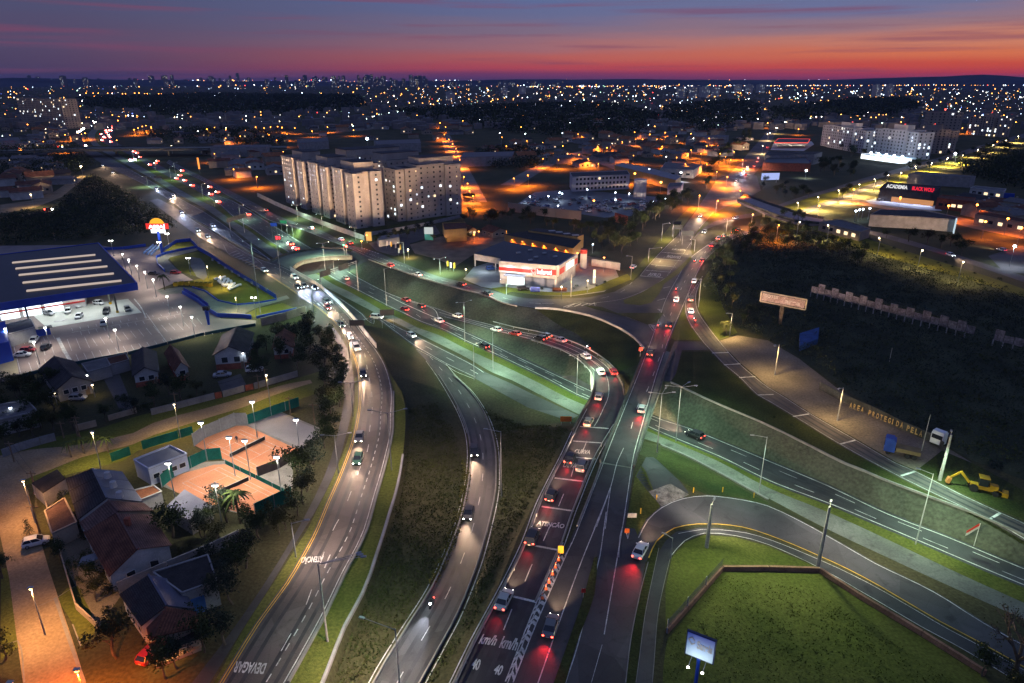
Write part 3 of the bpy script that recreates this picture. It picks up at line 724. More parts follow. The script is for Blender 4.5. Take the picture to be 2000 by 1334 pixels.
k = Marks(lay=6)
k.line('1100,1060 1086,1090 1048,1177 987,1332', .2, None, 0); k.line('1117,1060 1103,1091 1077,1150 1040,1237 1002,1334', .2, None, 0)
hl = smooth(pts3('1087,1092 1048,1177 985,1334', 0), 1); hr = smooth(pts3('1103,1092 1077,1150 1040,1237 1001,1334', 0), 1)
n = 17
for i in range(n):                                    # chevrons
 t = (i + .6) / n
 f = lambda p, t: p[min(len(p) - 1, int(t * (len(p) - 1)))]
 a = f(hl, t); b = f(hr, t); c = a.lerp(b, .5); ax = unit(f(hl, min(1, t + .05)) - f(hl, max(0, t - .05))) * 1.0
 p, q = a.lerp(b, .04), a.lerp(b, .96); m_ = c - ax * .9
 for u, v in ((p, m_), (m_, q)):
  d = ax * .7; k.quad([u, v, v + d, u + d])
k.line('1175,1000 1130,1112 1051,1334 1030,1400', .2, None, 0); k.line('1184,1000 1172,1085 1166,1110 1128,1262 1104,1336', .2, None, 0)
k.line('1221,1000 1180,1240', .2, None, 0); k.line('1176,1260 1155,1334', .1, None, 0)
k.line('1222,1034 1226,1053 1229,1040', .2, None, 0)
k.build(rlow, m_white)
k = Marks()
Rl3 = smooth(pts3(R_l, 0), 3); Rr3 = smooth(pts3(R_r, 0), 3)
k.line(off(Rl3, .3, 0), .14); k.line(off(Rr3, -.3, 0), .14)
for a in ('1391,690 1423,689', '1414,713 1446,711', '1444,738 1475,736', '1480,772 1511,771', '1549,814 1580,809', '1641,868 1671,860', '1760,930 1788,921', '1931,1016 1954,1002'): k.line(a, .45, None, 0)
k.build(rr, m_white)
k = Marks()
k.line(off(smooth(ring_out, 2), -.35, 0), .22); k.line([p + Vector((.3, -1.6, 0)) for p in smooth(ring_in[2:], 2)], .14); k.line(smooth(walk_in, 2), .16)
k.build(rg, m_white)
k = Marks(); k.line(smooth(ring_in, 2), .24); k.build(rg, m_yellow)
k = Marks()
k.line('1287,1070 1272,1140 1260,1200 1250,1275 1242,1334', .12, None, 0); k.line('1310,1087 1297,1140 1285,1200 1277,1300 1274,1334', .12, None, 0)
k.line('1266,1098 1250,1160 1232,1250 1222,1334', .18, None, 0); k.build(sw, m_kerb, 'kerb')
m_track = M('tyre darkened asphalt', (.034, .033, .034), .6, .4, .3, .25, 9, .3)
def tracks(a, b, n, par, und=False, lay=5, cut=(0, 1)):
 k = Marks(und, lay)
 for i in range(n):
  p = lerp_path(a, b, (i + .5) / n); p = p[int(len(p) * cut[0]):int(len(p) * cut[1])]
  for o in (-.8, .8): k.line(off(p, o, 0), .55)
 k.build(par, m_track, 'tyre_track')
tracks(Ll3, Lr3, 2, rl, False, 5, (.3, 1)); tracks(smooth(m_left, 3), smooth(m_right, 3), 2, ex, True); tracks(Al3, Ar3, 2, ra, False, 5, (.12, 1)); tracks(Rl3, Rr3, 1, rr, False, 5); tracks(upn, lon, 3, hwn, True, 5, (.1, .95)); tracks(O_l3, O_r3, 2, ro, False, 6, (.15, .8))
# ================================================================== PROTOTYPES
m_glass = M('dark car glass', (.015, .018, .022), .12, 0, 0, 0, 0, .6)
m_tyre = M('black rubber', (.02, .02, .02), .9, .2, 3, .2, 9, .2)
m_rim = M('grey alloy rim', (.35, .35, .36), .4, 0, 0, 0, 0, .5, metal=.6)
m_trim = M('black plastic trim', (.025, .025, .025), .7, .2, 3, .1, 9, .3)
m_head = glow('lit headlamp', (1, .93, .80), 34); m_headb = glow('lit blue white headlamp', (.72, .80, 1), 34)
m_tail = glow('lit tail lamp', (1, .028, .022), 7); m_brake = glow('lit brake lamp', (1, .05, .03), 18)
m_head0 = M('clear lamp glass', (.55, .55, .55), .2, 0, 0, 0, 0, .6); m_tail0 = M('red lamp glass', (.25, .01, .01), .3, 0, 0, 0, 0, .6)
m_plate = M('number plate', (.5, .5, .48), .5, 0, 0, 0, 0, .3)
PAINT = {k: M(k + ' car paint', c, .32, .04, 1, .03, 20, .5) for k, c in dict(white=(.66, .66, .64), silver=(.34, .35, .36), grey=(.13, .135, .14), black=(.018, .018, .02),
  red=(.30, .02, .018), blue=(.02, .06, .22), orange=(.45, .12, .02), beige=(.38, .33, .24), green=(.03, .09, .06), brown=(.10, .06, .04)).items()}
CAR_T = {  # length, width, height, hood z, belt z, cabin x: rear base, rear top, front top, front base
 'hatch': (3.95, 1.70, 1.50, .86, .95, -1.86, -1.45, .25, 1.02),
 'sedan': (4.50, 1.75, 1.46, .84, .93, -1.55, -.95, .35, 1.15),
 'suv': (4.45, 1.84, 1.72, 1.02, 1.10, -2.10, -1.80, .40, 1.20),
 'pickup': (5.2, 1.86, 1.75, 1.04, 1.12, -.75, -.50, .75, 1.45)}
def car_mesh(t):
 ln, w, h, hz_, bz, rb, rt, ft, fb = CAR_T[t]
 hw = w / 2; x0, x1 = -ln / 2, ln / 2
 b = MB()
 rear_z = bz if t != 'sedan' else bz - .02
 secs = [(x0, hw * .82, .42, rear_z - .18), (x0 + .12, hw * .94, .30, rear_z - .04), (x0 + .5, hw, .25, rear_z), (-.2, hw, .22, bz), (fb, hw, .22, bz - .02),
   (x1 - .45, hw * .97, .25, hz_ - .05), (x1 - .10, hw * .90, .32, hz_ - .16), (x1, hw * .74, .40, hz_ - .26)]
 rings = []
 for x, q, a, c in secs:
  ch = .10
  rings.append(b.vs([(x, -q * .92, a), (x, q * .92, a), (x, q, a + ch * 1.6), (x, q, c - ch), (x, q - ch, c), (x, -q + ch, c), (x, -q, c - ch), (x, -q, a + ch * 1.6)]))
 for r0, r1 in zip(rings, rings[1:]):
  for k in range(8):
   k2 = (k + 1) % 8; b.f.append((r0 + k, r1 + k, r1 + k2, r0 + k2)); b.m.append(0)
 b.f.append(tuple(rings[0] + k for k in range(8))); b.m.append(0); b.f.append(tuple(rings[-1] + k for k in range(7, -1, -1))); b.m.append(0)
 rw = hw * .76; bw = hw * .93
 b.box(((rt + ft) / 2, 0, h - .03), (ft - rt + .06, rw * 2 + .04, .07))
 for s in (-1, 1):
  b.bar((rb, s * bw, bz), (rt, s * rw, h - .04), .07, .09); b.bar((fb, s * bw, bz - .02), (ft, s * rw, h - .04), .06, .07)
  xm = (rb + fb) / 2 - .05; b.bar((xm, s * bw, bz), ((rt + ft) / 2 - .05, s * rw, h - .04), .06, .08)
  b.box((fb - .25, s * (hw + .09), bz + .05), (.14, .2, .13))
 if t == 'pickup':
  for s in (-1, 1): b.box((-1.65, s * (hw - .05), bz + .02), (1.8, .08, .12))
 g = MB()
 i = g.vs([(rb, -bw, bz), (fb, -bw, bz - .02), (fb, bw, bz - .02), (rb, bw, bz)]); j = g.vs([(rt, -rw, h - .05), (ft, -rw, h - .05), (ft, rw, h - .05), (rt, rw, h - .05)])
 for k in range(4): k2 = (k + 1) % 4; g.f.append((i + k, i + k2, j + k2, j + k)); g.m.append(0)
 return b, g
def wheel_meshes():
 w = MB(); n = 12
 w.tube((0, -.10, 0), (0, .10, 0), .31, n=n); w.tube((0, .10, 0), (0, -.10, 0), .31, n=n)
 r = MB()
 for s in (-1, 1): r.tube((0, s * .09, 0), (0, s * .115, 0), .19, n=8)
 return w.mesh('wheel', [m_tyre]), r.mesh('rim', [m_rim])
WH = wheel_meshes()
_cp = {}
def lamp_mesh(nm, m, sz, shape='b'):
 b = MB(); b.ball((0, 0, 0), .5, n=8, k=4); b.v = [(x * sz[0], y * sz[1], z * sz[2]) for x, y, z in b.v]; return b.mesh(nm, [m])
LM = {}
def car_parts(t, color, lit, detail=True):
 key = (t, color, lit, detail)
 if key in _cp: return _cp[key]
 b, g = car_mesh(t); ln, w, h, hz_, bz = CAR_T[t][:5]; hw = w / 2
 if ('b', t, color) not in _cp: _cp[('b', t, color)] = b.mesh('body', [PAINT[color]])
 if ('g', t) not in _cp: _cp[('g', t)] = g.mesh('window', [m_glass])
 parts = [('body', _cp[('b', t, color)]), ('window', _cp[('g', t)])]
 if not LM:
  for k, m in (('h', m_head), ('hb', m_headb), ('h0', m_head0)): LM[k] = lamp_mesh('headlight', m, (.22, .40, .26))
  for k, m in (('t', m_tail), ('tb', m_brake), ('t0', m_tail0)): LM[k] = lamp_mesh('tail_light', m, (.14, .36, .26))
  pm = MB(); pm.box((0, 0, 0), (.02, .4, .13)); LM['p'] = pm.mesh('number_plate', [m_plate])
 hk = {0: 'h0', 1: 'h', 2: 'h', 3: 'hb'}[lit]; tk = {0: 't0', 1: 't', 2: 'tb', 3: 't'}[lit]
 for s in (-1, 1):
  parts.append(('headlight', LM[hk], None, Vector((ln / 2 - .10, s * hw * .66, hz_ - .30))))
  parts.append(('tail_light', LM[tk], None, Vector((-ln / 2 + .03, s * hw * .72, bz - .24))))
  for x in (-ln * .30, ln * .30):
   parts.append(('wheel', WH[0], [('rim', WH[1])], Vector((x, s * (hw - .10), .31))))
 parts.append(('number_plate', LM['p'], None, Vector((-ln / 2 - .0, 0, .55))))
 _cp[key] = parts; return parts
ROADS = {}
def heading(road, p, sgn):
 pts = ROADS[road]; bi = min(range(len(pts)), key=lambda i: (pts[i].x - p.x) ** 2 + (pts[i].y - p.y) ** 2)
 a = pts[max(0, bi - 2)]; b = pts[min(len(pts) - 1, bi + 2)]
 d = (b - a) * sgn; return math.atan2(d.y, d.x), math.atan2(d.z, max(1e-6, math.hypot(d.x, d.y)))
HEADP = 1400; TAILP = 190
def car(px, py, road, sgn, t, color, lit, label, group=None, beam=1.0, under=False, z=None, cat='car', name=None, tail=1.0):
 """road: a centre line key, or an angle in degrees measured in the world"""
 p = G(px, py, under) if z is None else P(px, py, z)
 q = P(px, py, p.z + .7); p = Vector((q.x, q.y, hz(q.x, q.y, under) + .10 if z is None else z))
 if isinstance(road, str): rz, pit = heading(road, p, sgn)
 else: rz, pit = R(road), 0
 r = spawn(name or ('car' if t != 'pickup' else 'pickup_truck'), car_parts(t, color, lit), label, cat, p, rz, group)
 if abs(pit) < .2: r.rotation_euler = (0, -pit, rz)
 if lit and beam:
  d = Vector((math.cos(rz), math.sin(rz), 0)); ln = CAR_T[t][0]
  c = (.60, .70, 1) if lit == 3 else (1, .66, .42)
  spot('headlight_beam', p + d * (ln / 2 + .15) + Vector((0, 0, .75)), p + d * (ln / 2 + 10) + Vector((0, 0, .1)), c, HEADP * beam, 72, 1, .12, linear=True)
  if tail: spot('tail_light_glow', p - d * (ln / 2 + .12) + Vector((0, 0, .85)), p - d * (ln / 2 + 4.0) + Vector((0, 0, .0)), (1, .02, .03), TAILP * tail * (3.0 if lit == 2 else 1), 85, 1, .12)
 return r
def moto(px, py, road, sgn, label, front=True, under=False):
 q0 = G(px, py, under); q = P(px, py, q0.z + .8); p = Vector((q.x, q.y, hz(q.x, q.y, under) + .08)); rz, pit = heading(road, p, sgn) if isinstance(road, str) else (R(road), 0)
 if 'moto' not in _cp:
  fr = MB(); fr.bar((-.55, 0, .55), (.45, 0, .70), .22, .24); fr.bar((.45, 0, .75), (.68, 0, .32), .08, .08); fr.bar((.42, -.35, 1.02), (.42, .35, 1.02), .05, .05); fr.box((.15, 0, .82), (.5, .26, .2)); fr.box((-.45, 0, .80), (.7, .24, .1))
  wh = MB(); wh.tube((0, -.06, 0), (0, .06, 0), .30, n=10); wh.tube((0, .06, 0), (0, -.06, 0), .30, n=10)
  rd = MB(); rd.bar((-.35, 0, .85), (-.08, 0, 1.42), .42, .26); rd.ball((.02, 0, 1.62), .15);
  for s in (-1, 1): rd.bar((-.08, s * .22, 1.36), (.36, s * .33, 1.06), .10, .10); rd.bar((-.3, s * .14, .86), (.12, s * .22, .62), .15, .15); rd.bar((.12, s * .22, .62), (-.12, s * .2, .25), .11, .11)
  hl = MB(); hl.ball((.62, 0, .9), .16); tl = MB(); tl.ball((-.85, 0, .75), .14)
  _cp['moto'] = [('frame', fr.mesh('frame', [m_trim])), ('wheel', wh.mesh('wheel', [m_tyre]), None, Vector((-.65, 0, .3))), ('wheel', _cp.get('mw') or wh.mesh('wheel', [m_tyre]), None, Vector((.68, 0, .3))),
     ('headlight', hl.mesh('headlight', [m_headb])), ('tail_light', tl.mesh('tail_light', [m_brake]))]
  _cp['rider'] = rd.mesh('person', [M('dark rider clothes', (.03, .03, .035), .8)])
 r = spawn('motorcycle', _cp['moto'], label, 'motorcycle', p, rz)
 o = bpy.data.objects.new('person', _cp['rider']); COL.objects.link(o); o.location = p; o.rotation_euler = (0, 0, rz)
 tag(o, 'dark clad rider on the ' + ' '.join(label.split()[:11]), 'person')
 d = Vector((math.cos(rz), math.sin(rz), 0))
 spot('headlight_beam', p + d * .9 + Vector((0, 0, .9)), p + d * 8 + Vector((0, 0, 0)), (.78, .85, 1), HEADP * .8, 45, .9, .1, linear=True)
 spot('tail_light_glow', p - d * 1.0 + Vector((0, 0, .8)), p - d * 4, (1, .02, .02), TAILP * 2, 80, .9, .1)
FC = {}
def far_car(px, py, road, sgn, kind, color, label, group=None, under=True, rs=1.0, p=None):
 p = p or G(px, py, under); rz = heading(road, p, sgn)[0] if isinstance(road, str) else R(road)
 k = (kind, color, rs)
 if k not in FC:
  b, g = car_mesh('hatch'); n0 = len(b.f)
  o = len(b.v); b.v += g.v; b.f += [tuple(o + t for t in f) for f in g.f]; b.m += [1] * len(g.f)
  for s in (-1, 1):
   b.ball((1.95, s * .55, .66), .30 * rs, 2, 6, 4); b.ball((-1.98, s * .6, .78), .26 * rs, 3, 6, 4)
   for x in (-1.2, 1.2): b.tube((x, s * .65, .31), (x, s * .86, .31), .31, n=8, m=4)
  lamps = {'w': (m_head, m_tail), 'b': (m_headb, m_tail), 'r': (m_head, m_brake), '0': (m_head0, m_tail0)}[kind]
  FC[k] = b.mesh('car', [PAINT[color], m_glass, lamps[0], lamps[1], m_tyre])
 o = bpy.data.objects.new('car', FC[k]); COL.objects.link(o); o.location = (p.x, p.y, hz(p.x, p.y, under) + .08); o.rotation_euler = (0, 0, rz)
 return tag(o, label, 'car', group)
# ------------------------------------------------------------------ foliage
m_leaf = M('dark broadleaf foliage', (.015, .026, .009), .85, .5, .35, .3, 3, .15, col2=(.040, .058, .016))
m_leaf2 = M('olive foliage', (.022, .027, .009), .85, .5, .35, .3, 3, .15, col2=(.062, .062, .020))
m_leaf3 = M('bluish dark foliage', (.011, .020, .013), .85, .5, .35, .3, 3, .15, col2=(.030, .044, .027))
m_palm = M('palm frond', (.05, .075, .02), .8, .4, .5, .3, 3, .15)
m_bark = M('grey brown bark', (.10, .08, .06), .95, .3, .8, .3, 5, .1)
def leaf_quad(mb, c, r, q, m=0):
 n = unit(Vector((q.gauss(0, 1), q.gauss(0, 1), q.gauss(0.5, 1)))); X = unit(n.orthogonal()); a = q.random() * 6.28; Y = n.cross(X)
 X, Y = X * math.cos(a) + Y * math.sin(a), Y * math.cos(a) - X * math.sin(a)
 l = r * q.uniform(.7, 1.3); w = r * q.uniform(.35, .7)
 mb.face([c - X * l * .5, c + Y * w * .5 - X * l * .08, c + X * l * .5, c - Y * w * .5 + X * l * .05], m)
def crown_mesh(name, mat, rx, rz, n_cl, per, leaf, seed, zc, shape='round'):
 q = random.Random(seed); mb = MB()
 lobes = [(Vector((q.gauss(0, .42) * rx, q.gauss(0, .42) * rx, zc + q.gauss(0, .30) * rz)), q.uniform(.42, .7)) for _ in range(7)]
 for i in range(n_cl):
  if shape == 'cone':
   t = q.random() ** .7; z = zc - rz + 2 * rz * (1 - t); rr = rx * (t * .9 + .1) * math.sqrt(q.uniform(.3, 1)); a = q.random() * 6.28
   c = Vector((rr * math.cos(a), rr * math.sin(a), z))
  else:
   lc, ls = q.choice(lobes); d = unit(Vector((q.gauss(0, 1), q.gauss(0, 1), q.gauss(.25, 1))))
   rr = q.uniform(.55, 1) * ls; c = lc + Vector((d.x * rx * rr, d.y * rx * rr, d.z * rz * rr))
  cr = leaf * q.uniform(.8, 2.0)
  for k in range(per):
   leaf_quad(mb, c + Vector((q.gauss(0, .5), q.gauss(0, .5), q.gauss(0, .4))) * cr, leaf, q)
 return mb.mesh(name, [mat])
def trunk_mesh(h, r, seed, limbs=5, spread=1.6, up=.5):
 q = random.Random(seed); mb = MB()
 p = Vector((0, 0, -.15)); k = 3
 for i in range(k):
  e = p + Vector((q.gauss(0, .06) * h, q.gauss(0, .06) * h, h / k)); mb.tube(p, e, r * (1 - i / k * .5), r * (1 - (i + 1) / k * .5), 6); p = e
 for i in range(limbs):
  a = q.random() * 6.28; b = Vector((0, 0, h * q.uniform(.55, .95))); e = p * 0 + Vector((math.cos(a) * spread, math.sin(a) * spread, h * q.uniform(.95, 1.2) + up))
  mb.tube(b, e, r * .4, r * .12, 5)
 return mb.mesh('trunk', [m_bark])
TREES = []
for i, mt in enumerate((m_leaf, m_leaf2, m_leaf3, m_leaf)):
 TREES.append([('trunk', trunk_mesh(3.2, .22, i)), ('crown', crown_mesh('crown', mt, 2.6, 2.2, 170, 7, .42, 40 + i, 4.6))])
BUSH = [[('crown', crown_mesh('crown', mt, 1.3, .9, 60, 7, .26, 60 + i, .9)), ('trunk', trunk_mesh(.8, .06, 30 + i, 3, .4, .1))] for i, mt in enumerate((m_leaf, m_leaf2))]
FAR_T = [[('trunk', trunk_mesh(3.2, .25, 10 + i, 2)), ('crown', crown_mesh('crown', mt, 2.8, 2.4, 70, 5, .85, 80 + i, 4.6))] for i, mt in enumerate((m_leaf, m_leaf3, m_leaf2))]
CONE = [[('trunk', trunk_mesh(2.0, .2, 20, 0)), ('crown', crown_mesh('crown', m_leaf3, 1.8, 3.4, 110, 6, .5, 90, 4.6, 'cone'))]]
def branchy(h, r, seed, depth=5):
 q = random.Random(seed); mb = MB(); tips = []
 def grow(p, d, l, r, k):
  e = p + d * l; mb.tube(p, e, r, r * .66, 6 if k > 2 else 4)
  if k == 0: tips.append(e); return
  for i in range(2 + (q.random() < .5)):
   n = unit(d + Vector((q.gauss(0, .5), q.gauss(0, .5), q.gauss(.12, .25)))); grow(e, n, l * q.uniform(.62, .82), r * .64, k - 1)
 grow(Vector((0, 0, -.2)), Vector((.02, .05, 1)), h * .28, r, depth); lf = MB()
 for t in tips:
  for i in range(3): leaf_quad(lf, t + Vector((q.gauss(0, .4), q.gauss(0, .4), q.gauss(0, .3))), .3, q)
 return [('trunk', mb.mesh('trunk', [m_bark])), ('crown', lf.mesh('crown', [m_leaf2]))]
def palm_parts(seed, h=5.0):
 q = random.Random(seed); t = MB(); p = Vector((0, 0, -.1))
 for i in range(4):
  e = p + Vector((q.gauss(0, .05), q.gauss(0, .05), h / 4)); t.tube(p, e, .2 - .02 * i, .18 - .02 * i, 7); p = e
 f = MB()
 for i in range(15):
  a = 6.283 * i / 15 + q.uniform(-.2, .2); el = q.uniform(.1, .9); pts = []
  for k in range(6):
   s = k / 5; pts.append(p + Vector((math.cos(a), math.sin(a), 0)) * (2.4 * s * math.cos(el * .6)) + Vector((0, 0, (math.sin(el) * 1.9 * s - 2.3 * s * s * (1.15 - el * .5)))))
  n = Vector((-math.sin(a), math.cos(a), 0))
  for k in range(5):
   w0 = .34 * (1 - k / 6); w1 = .34 * (1 - (k + 1) / 6)
   for s in (-1, 1): f.face([pts[k], pts[k] + n * s * w0 - Vector((0, 0, .12)), pts[k + 1] + n * s * w1 - Vector((0, 0, .12)), pts[k + 1]])
 return [('trunk', t.mesh('trunk', [m_bark])), ('frond', f.mesh('frond', [m_palm]))]
PALM = palm_parts(3)
def tree(px, py, label, kind=None, sc=1.0, group=None, name='tree', cat='tree', p=None, protos=None):
 p = p or P(px, py, 0); p = Vector((p.x, p.y, hz(p.x, p.y)))
 pr = protos or TREES; i = rnd.randrange(len(pr)) if kind is None else kind
 return spawn(name, pr[i], label, cat, p, rnd.random() * 6.28, group, (sc * rnd.uniform(.9, 1.1), sc * rnd.uniform(.9, 1.1), sc))
# ------------------------------------------------------------------ lamp posts
WARMW = (1, .70, .30); ORANGE = (1, .215, .016); COOL = (.66, .80, 1); GREENW = (.60, 1, .70); WHITE = (1, .90, .76)
m_pole = M('galvanised steel', (.30, .31, .31), .55, .15, 1, .1, 8, .4, metal=.3); m_cpole = M('weathered concrete pole', (.34, .32, .28), .9, .2, .6, .2, 4, .2)
m_wood = M('weathered timber pole', (.20, .14, .09), .95, .3, .8, .2, 5, .1)
GL = {'pink': glow('warm white lamp', (1, .86, .76), 20), 'amber': glow('amber lamp', (1, .62, .25), 20), 'orange': glow('sodium lamp', (1, .30, .035), 22), 'white': glow('white lamp', (1, .96, .88), 22), 'cool': glow('cool white lamp', (.74, .86, 1), 22), 'green': glow('mercury lamp', (.75, 1, .85), 18), 'warm': glow('warm lamp', (1, .78, .45), 20)}
LC = {'pink': (1, .74, .62), 'amber': (1, .48, .17), 'orange': ORANGE, 'white': WHITE, 'cool': COOL, 'green': GREENW, 'warm': WARMW}
def lamp(px, py, top, label, col='green', power=9000, arms=((1.6, 0),), mat=None, r=.11, bulb=.16, group=None, h=None, under=False, lit=True, name='street_lamp', cat='street lamp', ang=150, tilt=0.0):
 b = G(px, py, under); H = h or max(3.0, zat(b, top) - b.z)
 root = thing(name, label, cat, b, 0, group)
 m = MB(); m.tube(b - Vector((0, 0, .1)), b + Vector((0, 0, H)), r, r * .55, 7); m.build('pole', [mat or m_pole], root)
 for (ln, deg) in arms:
  d = Vector((math.cos(R(deg)), math.sin(R(deg)), 0)); e = b + Vector((0, 0, H)) + d * ln + Vector((0, 0, .25 if ln else 0))
  if ln:
   m = MB(); m.tube(b + Vector((0, 0, H - .15)), e, .055, .045, 5); m.build('arm', [mat or m_pole], root)
  m = MB(); m.box(e + d * .25, (.75, .30, .16), math.atan2(d.y, d.x)); hd = m.build('lamp_head', [m_pole], root)
  c = e + d * .25 - Vector((0, 0, .14))
  if lit:
   m = MB(); m.ball(c + Vector((0, 0, .05)), bulb * .9, n=8, k=5, sz=.3); m.build('bulb', [GL[col]], hd)
   if power:
    q = c - Vector((0, 0, bulb + .08)); spot('lamp_light', q, q + Vector((d.x * tilt, d.y * tilt, -1)), LC[col], power, ang, .85, .3)
 return root
# ================================================================== BUILDING HELPERS
m_wwall = M('white plaster wall', (.45, .44, .41), .9, .22, .4, .15, 4, .2); m_bwall = M('beige plaster wall', (.32, .26, .19), .9, .22, .4, .12, 4, .2)
m_gwall = M('grey rendered wall', (.27, .26, .25), .9, .2, .4, .15, 4, .2); m_brick = M('red brick wall', (.26, .08, .05), .9, .3, .8, .3, 6, .15)
m_rdark = M('dark slate roof', (.042, .038, .040), .85, .35, .5, .35, 4, .2, bump=.4, bscale=6, rows=2); m_rbrown = M('brown clay tile roof', (.14, .055, .034), .9, .4, .6, .35, 4, .15, bump=.5, bscale=7, rows=2)
m_rgrey = M('grey fibre cement roof', (.12, .115, .115), .85, .25, .4, .2, 5, .2, bump=.3, bscale=6); m_rpurp = M('weathered purple grey roof', (.15, .085, .07), .9, .3, .5, .3, 4, .15, bump=.4, bscale=6, rows=2)
m_rred = M('orange clay roof', (.32, .12, .05), .9, .3, .6, .3, 4, .15, bump=.5, bscale=7, rows=2)
m_win = M('dark window glass', (.02, .025, .03), .15, 0, 0, 0, 0, .6); m_frame = M('white window frame', (.6, .6, .58), .6, 0, 0, 0, 0, .3)
m_wlit = glow('warm lit window', (1, .74, .42), 2.2); m_wlitc = glow('cool lit window', (.8, .92, 1), 2.4)
m_blue = M('royal blue cladding', (.010, .055, .40), .4, .12, .3, .05, 3, .5); m_blued = M('navy roof sheeting', (.007, .009, .018), .5, .3, .2, .25, 3, .4, bump=.2, bscale=4)
m_lot = M('pinkish grey car park paving', (.225, .18, .165), .85, .15, .15, .14, 6, .2); m_pale = M('pale smooth floor', (.46, .47, .41), .6, .1, .2, .08, 3, .3)
m_fence = M('grey concrete fence panel', (.22, .22, .22), .9, .2, .3, .15, 3, .2); m_teal = M('green windbreak netting', (.015, .12, .095), .9, .2, .5, .2, 5, .1)
m_clay = M('orange clay court', (.52, .20, .10), .95, .12, .25, .12, 4, .1, col2=(.60, .26, .135)); m_red = M('red paint', (.5, .03, .02), .5, .1, 1, .05, 8, .4)
m_metal = M('zinc roof sheet', (.13, .135, .15), .5, .2, .4, .1, 5, .4, bump=.2, bscale=5); m_yel = M('yellow paint', (.6, .36, .02), .6, .1, 1, .1, 8, .3)
def V2(a, z): return Vector((a.x, a.y, z))
def wall(name, label, cat, pts, h, t, mat, group=None, under=False, z=0, panel=None, pm=None):
 """a free standing wall or fence along ground points; split into panels of the given length when asked"""
 p = pts3(pts, z, under); p = [Vector((q.x, q.y, hz(q.x, q.y, under))) for q in p]
 root = thing(name, label, cat, p[0], 0, group)
 if not panel:
  m = MB()
  for a, b in zip(p, p[1:]): m.bar(V2(a, a.z + h / 2 - .1), V2(b, b.z + h / 2 - .1), t, h + .2)
  m.build('wall_panel', [mat], root)
 else:
  for a, b in zip(p, p[1:]):
   n = max(1, round((b - a).length / panel))
   for i in range(n):
    u, v = a.lerp(b, (i + .01) / n), a.lerp(b, (i + .99) / n)
    m = MB(); m.bar(V2(u, u.z + h / 2 - .05), V2(v, v.z + h / 2 - .05), t, h * rnd.uniform(.97, 1.03)); m.build('fence_panel', [mat], root)
    if pm: m = MB(); m.box(V2(u, u.z + h / 2), (.14, .14, h + .12)); m.build('post', [pm], root)
 return root
def windows(root, a, b, z0, h, n, wmat, w=1.0, margin=.1, out=.03, frame=True, lit=0, only=None):
 """a row of windows on the wall from a to b (seen with the outside on the right of a->b)"""
 d = (b - a); ln = d.length; d = d / ln; nrm = Vector((d.y, -d.x, 0))
 for i in range(n):
  if only and i not in only: continue
  c = a + d * (ln * (margin + (1 - 2 * margin) * (i + .5) / n)); c = V2(c, z0 + h / 2) + nrm * out
  m = MB(); m.box(c, (w, .06, h), math.atan2(d.y, d.x)); wm = m_wlit if rnd.random() < lit else wmat
  wo = m.build('window', [wm], root)
  if frame:
   m = MB()
   for s in (-1, 1):
    m.box(c + d * (s * w / 2) + nrm * .03, (.09, .07, h + .1), math.atan2(d.y, d.x)); m.box(c + Vector((0, 0, s * h / 2)) + nrm * .03, (w, .07, .09), math.atan2(d.y, d.x))
   m.build('frame', [m_frame], wo)
def gable(name, label, fl, fr, depth, hw, hr, wmat, rmat, group=None, base=None, over=.5, win=2, lit=0, cat='house', door=True):
 """house whose gable end stands on the ground between fl and fr and which runs back by depth metres"""
 a = P(*fl, 0) if not isinstance(fl, Vector) else fl; b = P(*fr, 0) if not isinstance(fr, Vector) else fr
 a = V2(a, 0); b = V2(b, 0); d = unit(b - a); n = Vector((-d.y, d.x, 0)); c = a + n * depth; e = b + n * depth
 root = thing(name, label, cat, (a + b + c + e) / 4, 0, group); w = MB()
 up = lambda p, z: V2(p, z); mid, mid2 = (a + b) / 2, (c + e) / 2
 w.face([up(a, -.2), up(b, -.2), up(b, hw), up(mid, hr), up(a, hw)]); w.face([up(e, -.2), up(c, -.2), up(c, hw), up(mid2, hr), up(e, hw)])
 w.face([up(c, -.2), up(a, -.2), up(a, hw), up(c, hw)]); w.face([up(b, -.2), up(e, -.2), up(e, hw), up(b, hw)]); w.build('wall', [wmat], root)
 if base:
  w = MB(); w.prism([a - (d + n) * .04, b + (d - n) * .04, e + (d + n) * .04, c - (d - n) * .04], -.2, hw * .38); w.build('plinth', [base], root)
 slope = (hr - hw) / ((b - a).length / 2); r = []
 for s, o in ((-1, a), (1, b)):
  m = MB(); ev = -over * slope
  o0 = o + d * (s * over) - n * over; o1 = o0 + n * (depth + 2 * over); r0 = mid - n * over; r1 = mid2 + n * over
  q = [up(o0, hw + ev), up(o1, hw + ev), up(r1, hr), up(r0, hr)]; t = Vector((0, 0, .18))
  m.face([x + t for x in (q if s < 0 else q[::-1])][::-1]); m.face([x for x in q]);
  for k in range(4): m.face([q[k], q[(k + 1) % 4], q[(k + 1) % 4] + t, q[k] + t])
  m.build('roof', [rmat], root)
 m = MB(); m.bar(up(mid - n * over, hr + .2), up(mid2 + n * over, hr + .2), .3, .14); m.build('ridge_cap', [rmat], root)
 if win: windows(root, a, b, hw * .45, hw * .35, win, m_win, min(1.6, (b - a).length / win * .5), .1, .06, True, lit)
 windows(root, b, e, hw * .4, hw * .35, 2, m_win, 1.2, .1, .06, True, lit); windows(root, c, a, hw * .4, hw * .35, 2, m_win, 1.2, .1, .06, True, 0)
 if door:
  m = MB(); m.box(up(a.lerp(b, .86), 1.02) - n * .04, (.9, .08, 2.05), math.atan2(d.y, d.x)); m.build('door', [m_wood], root)
 return root
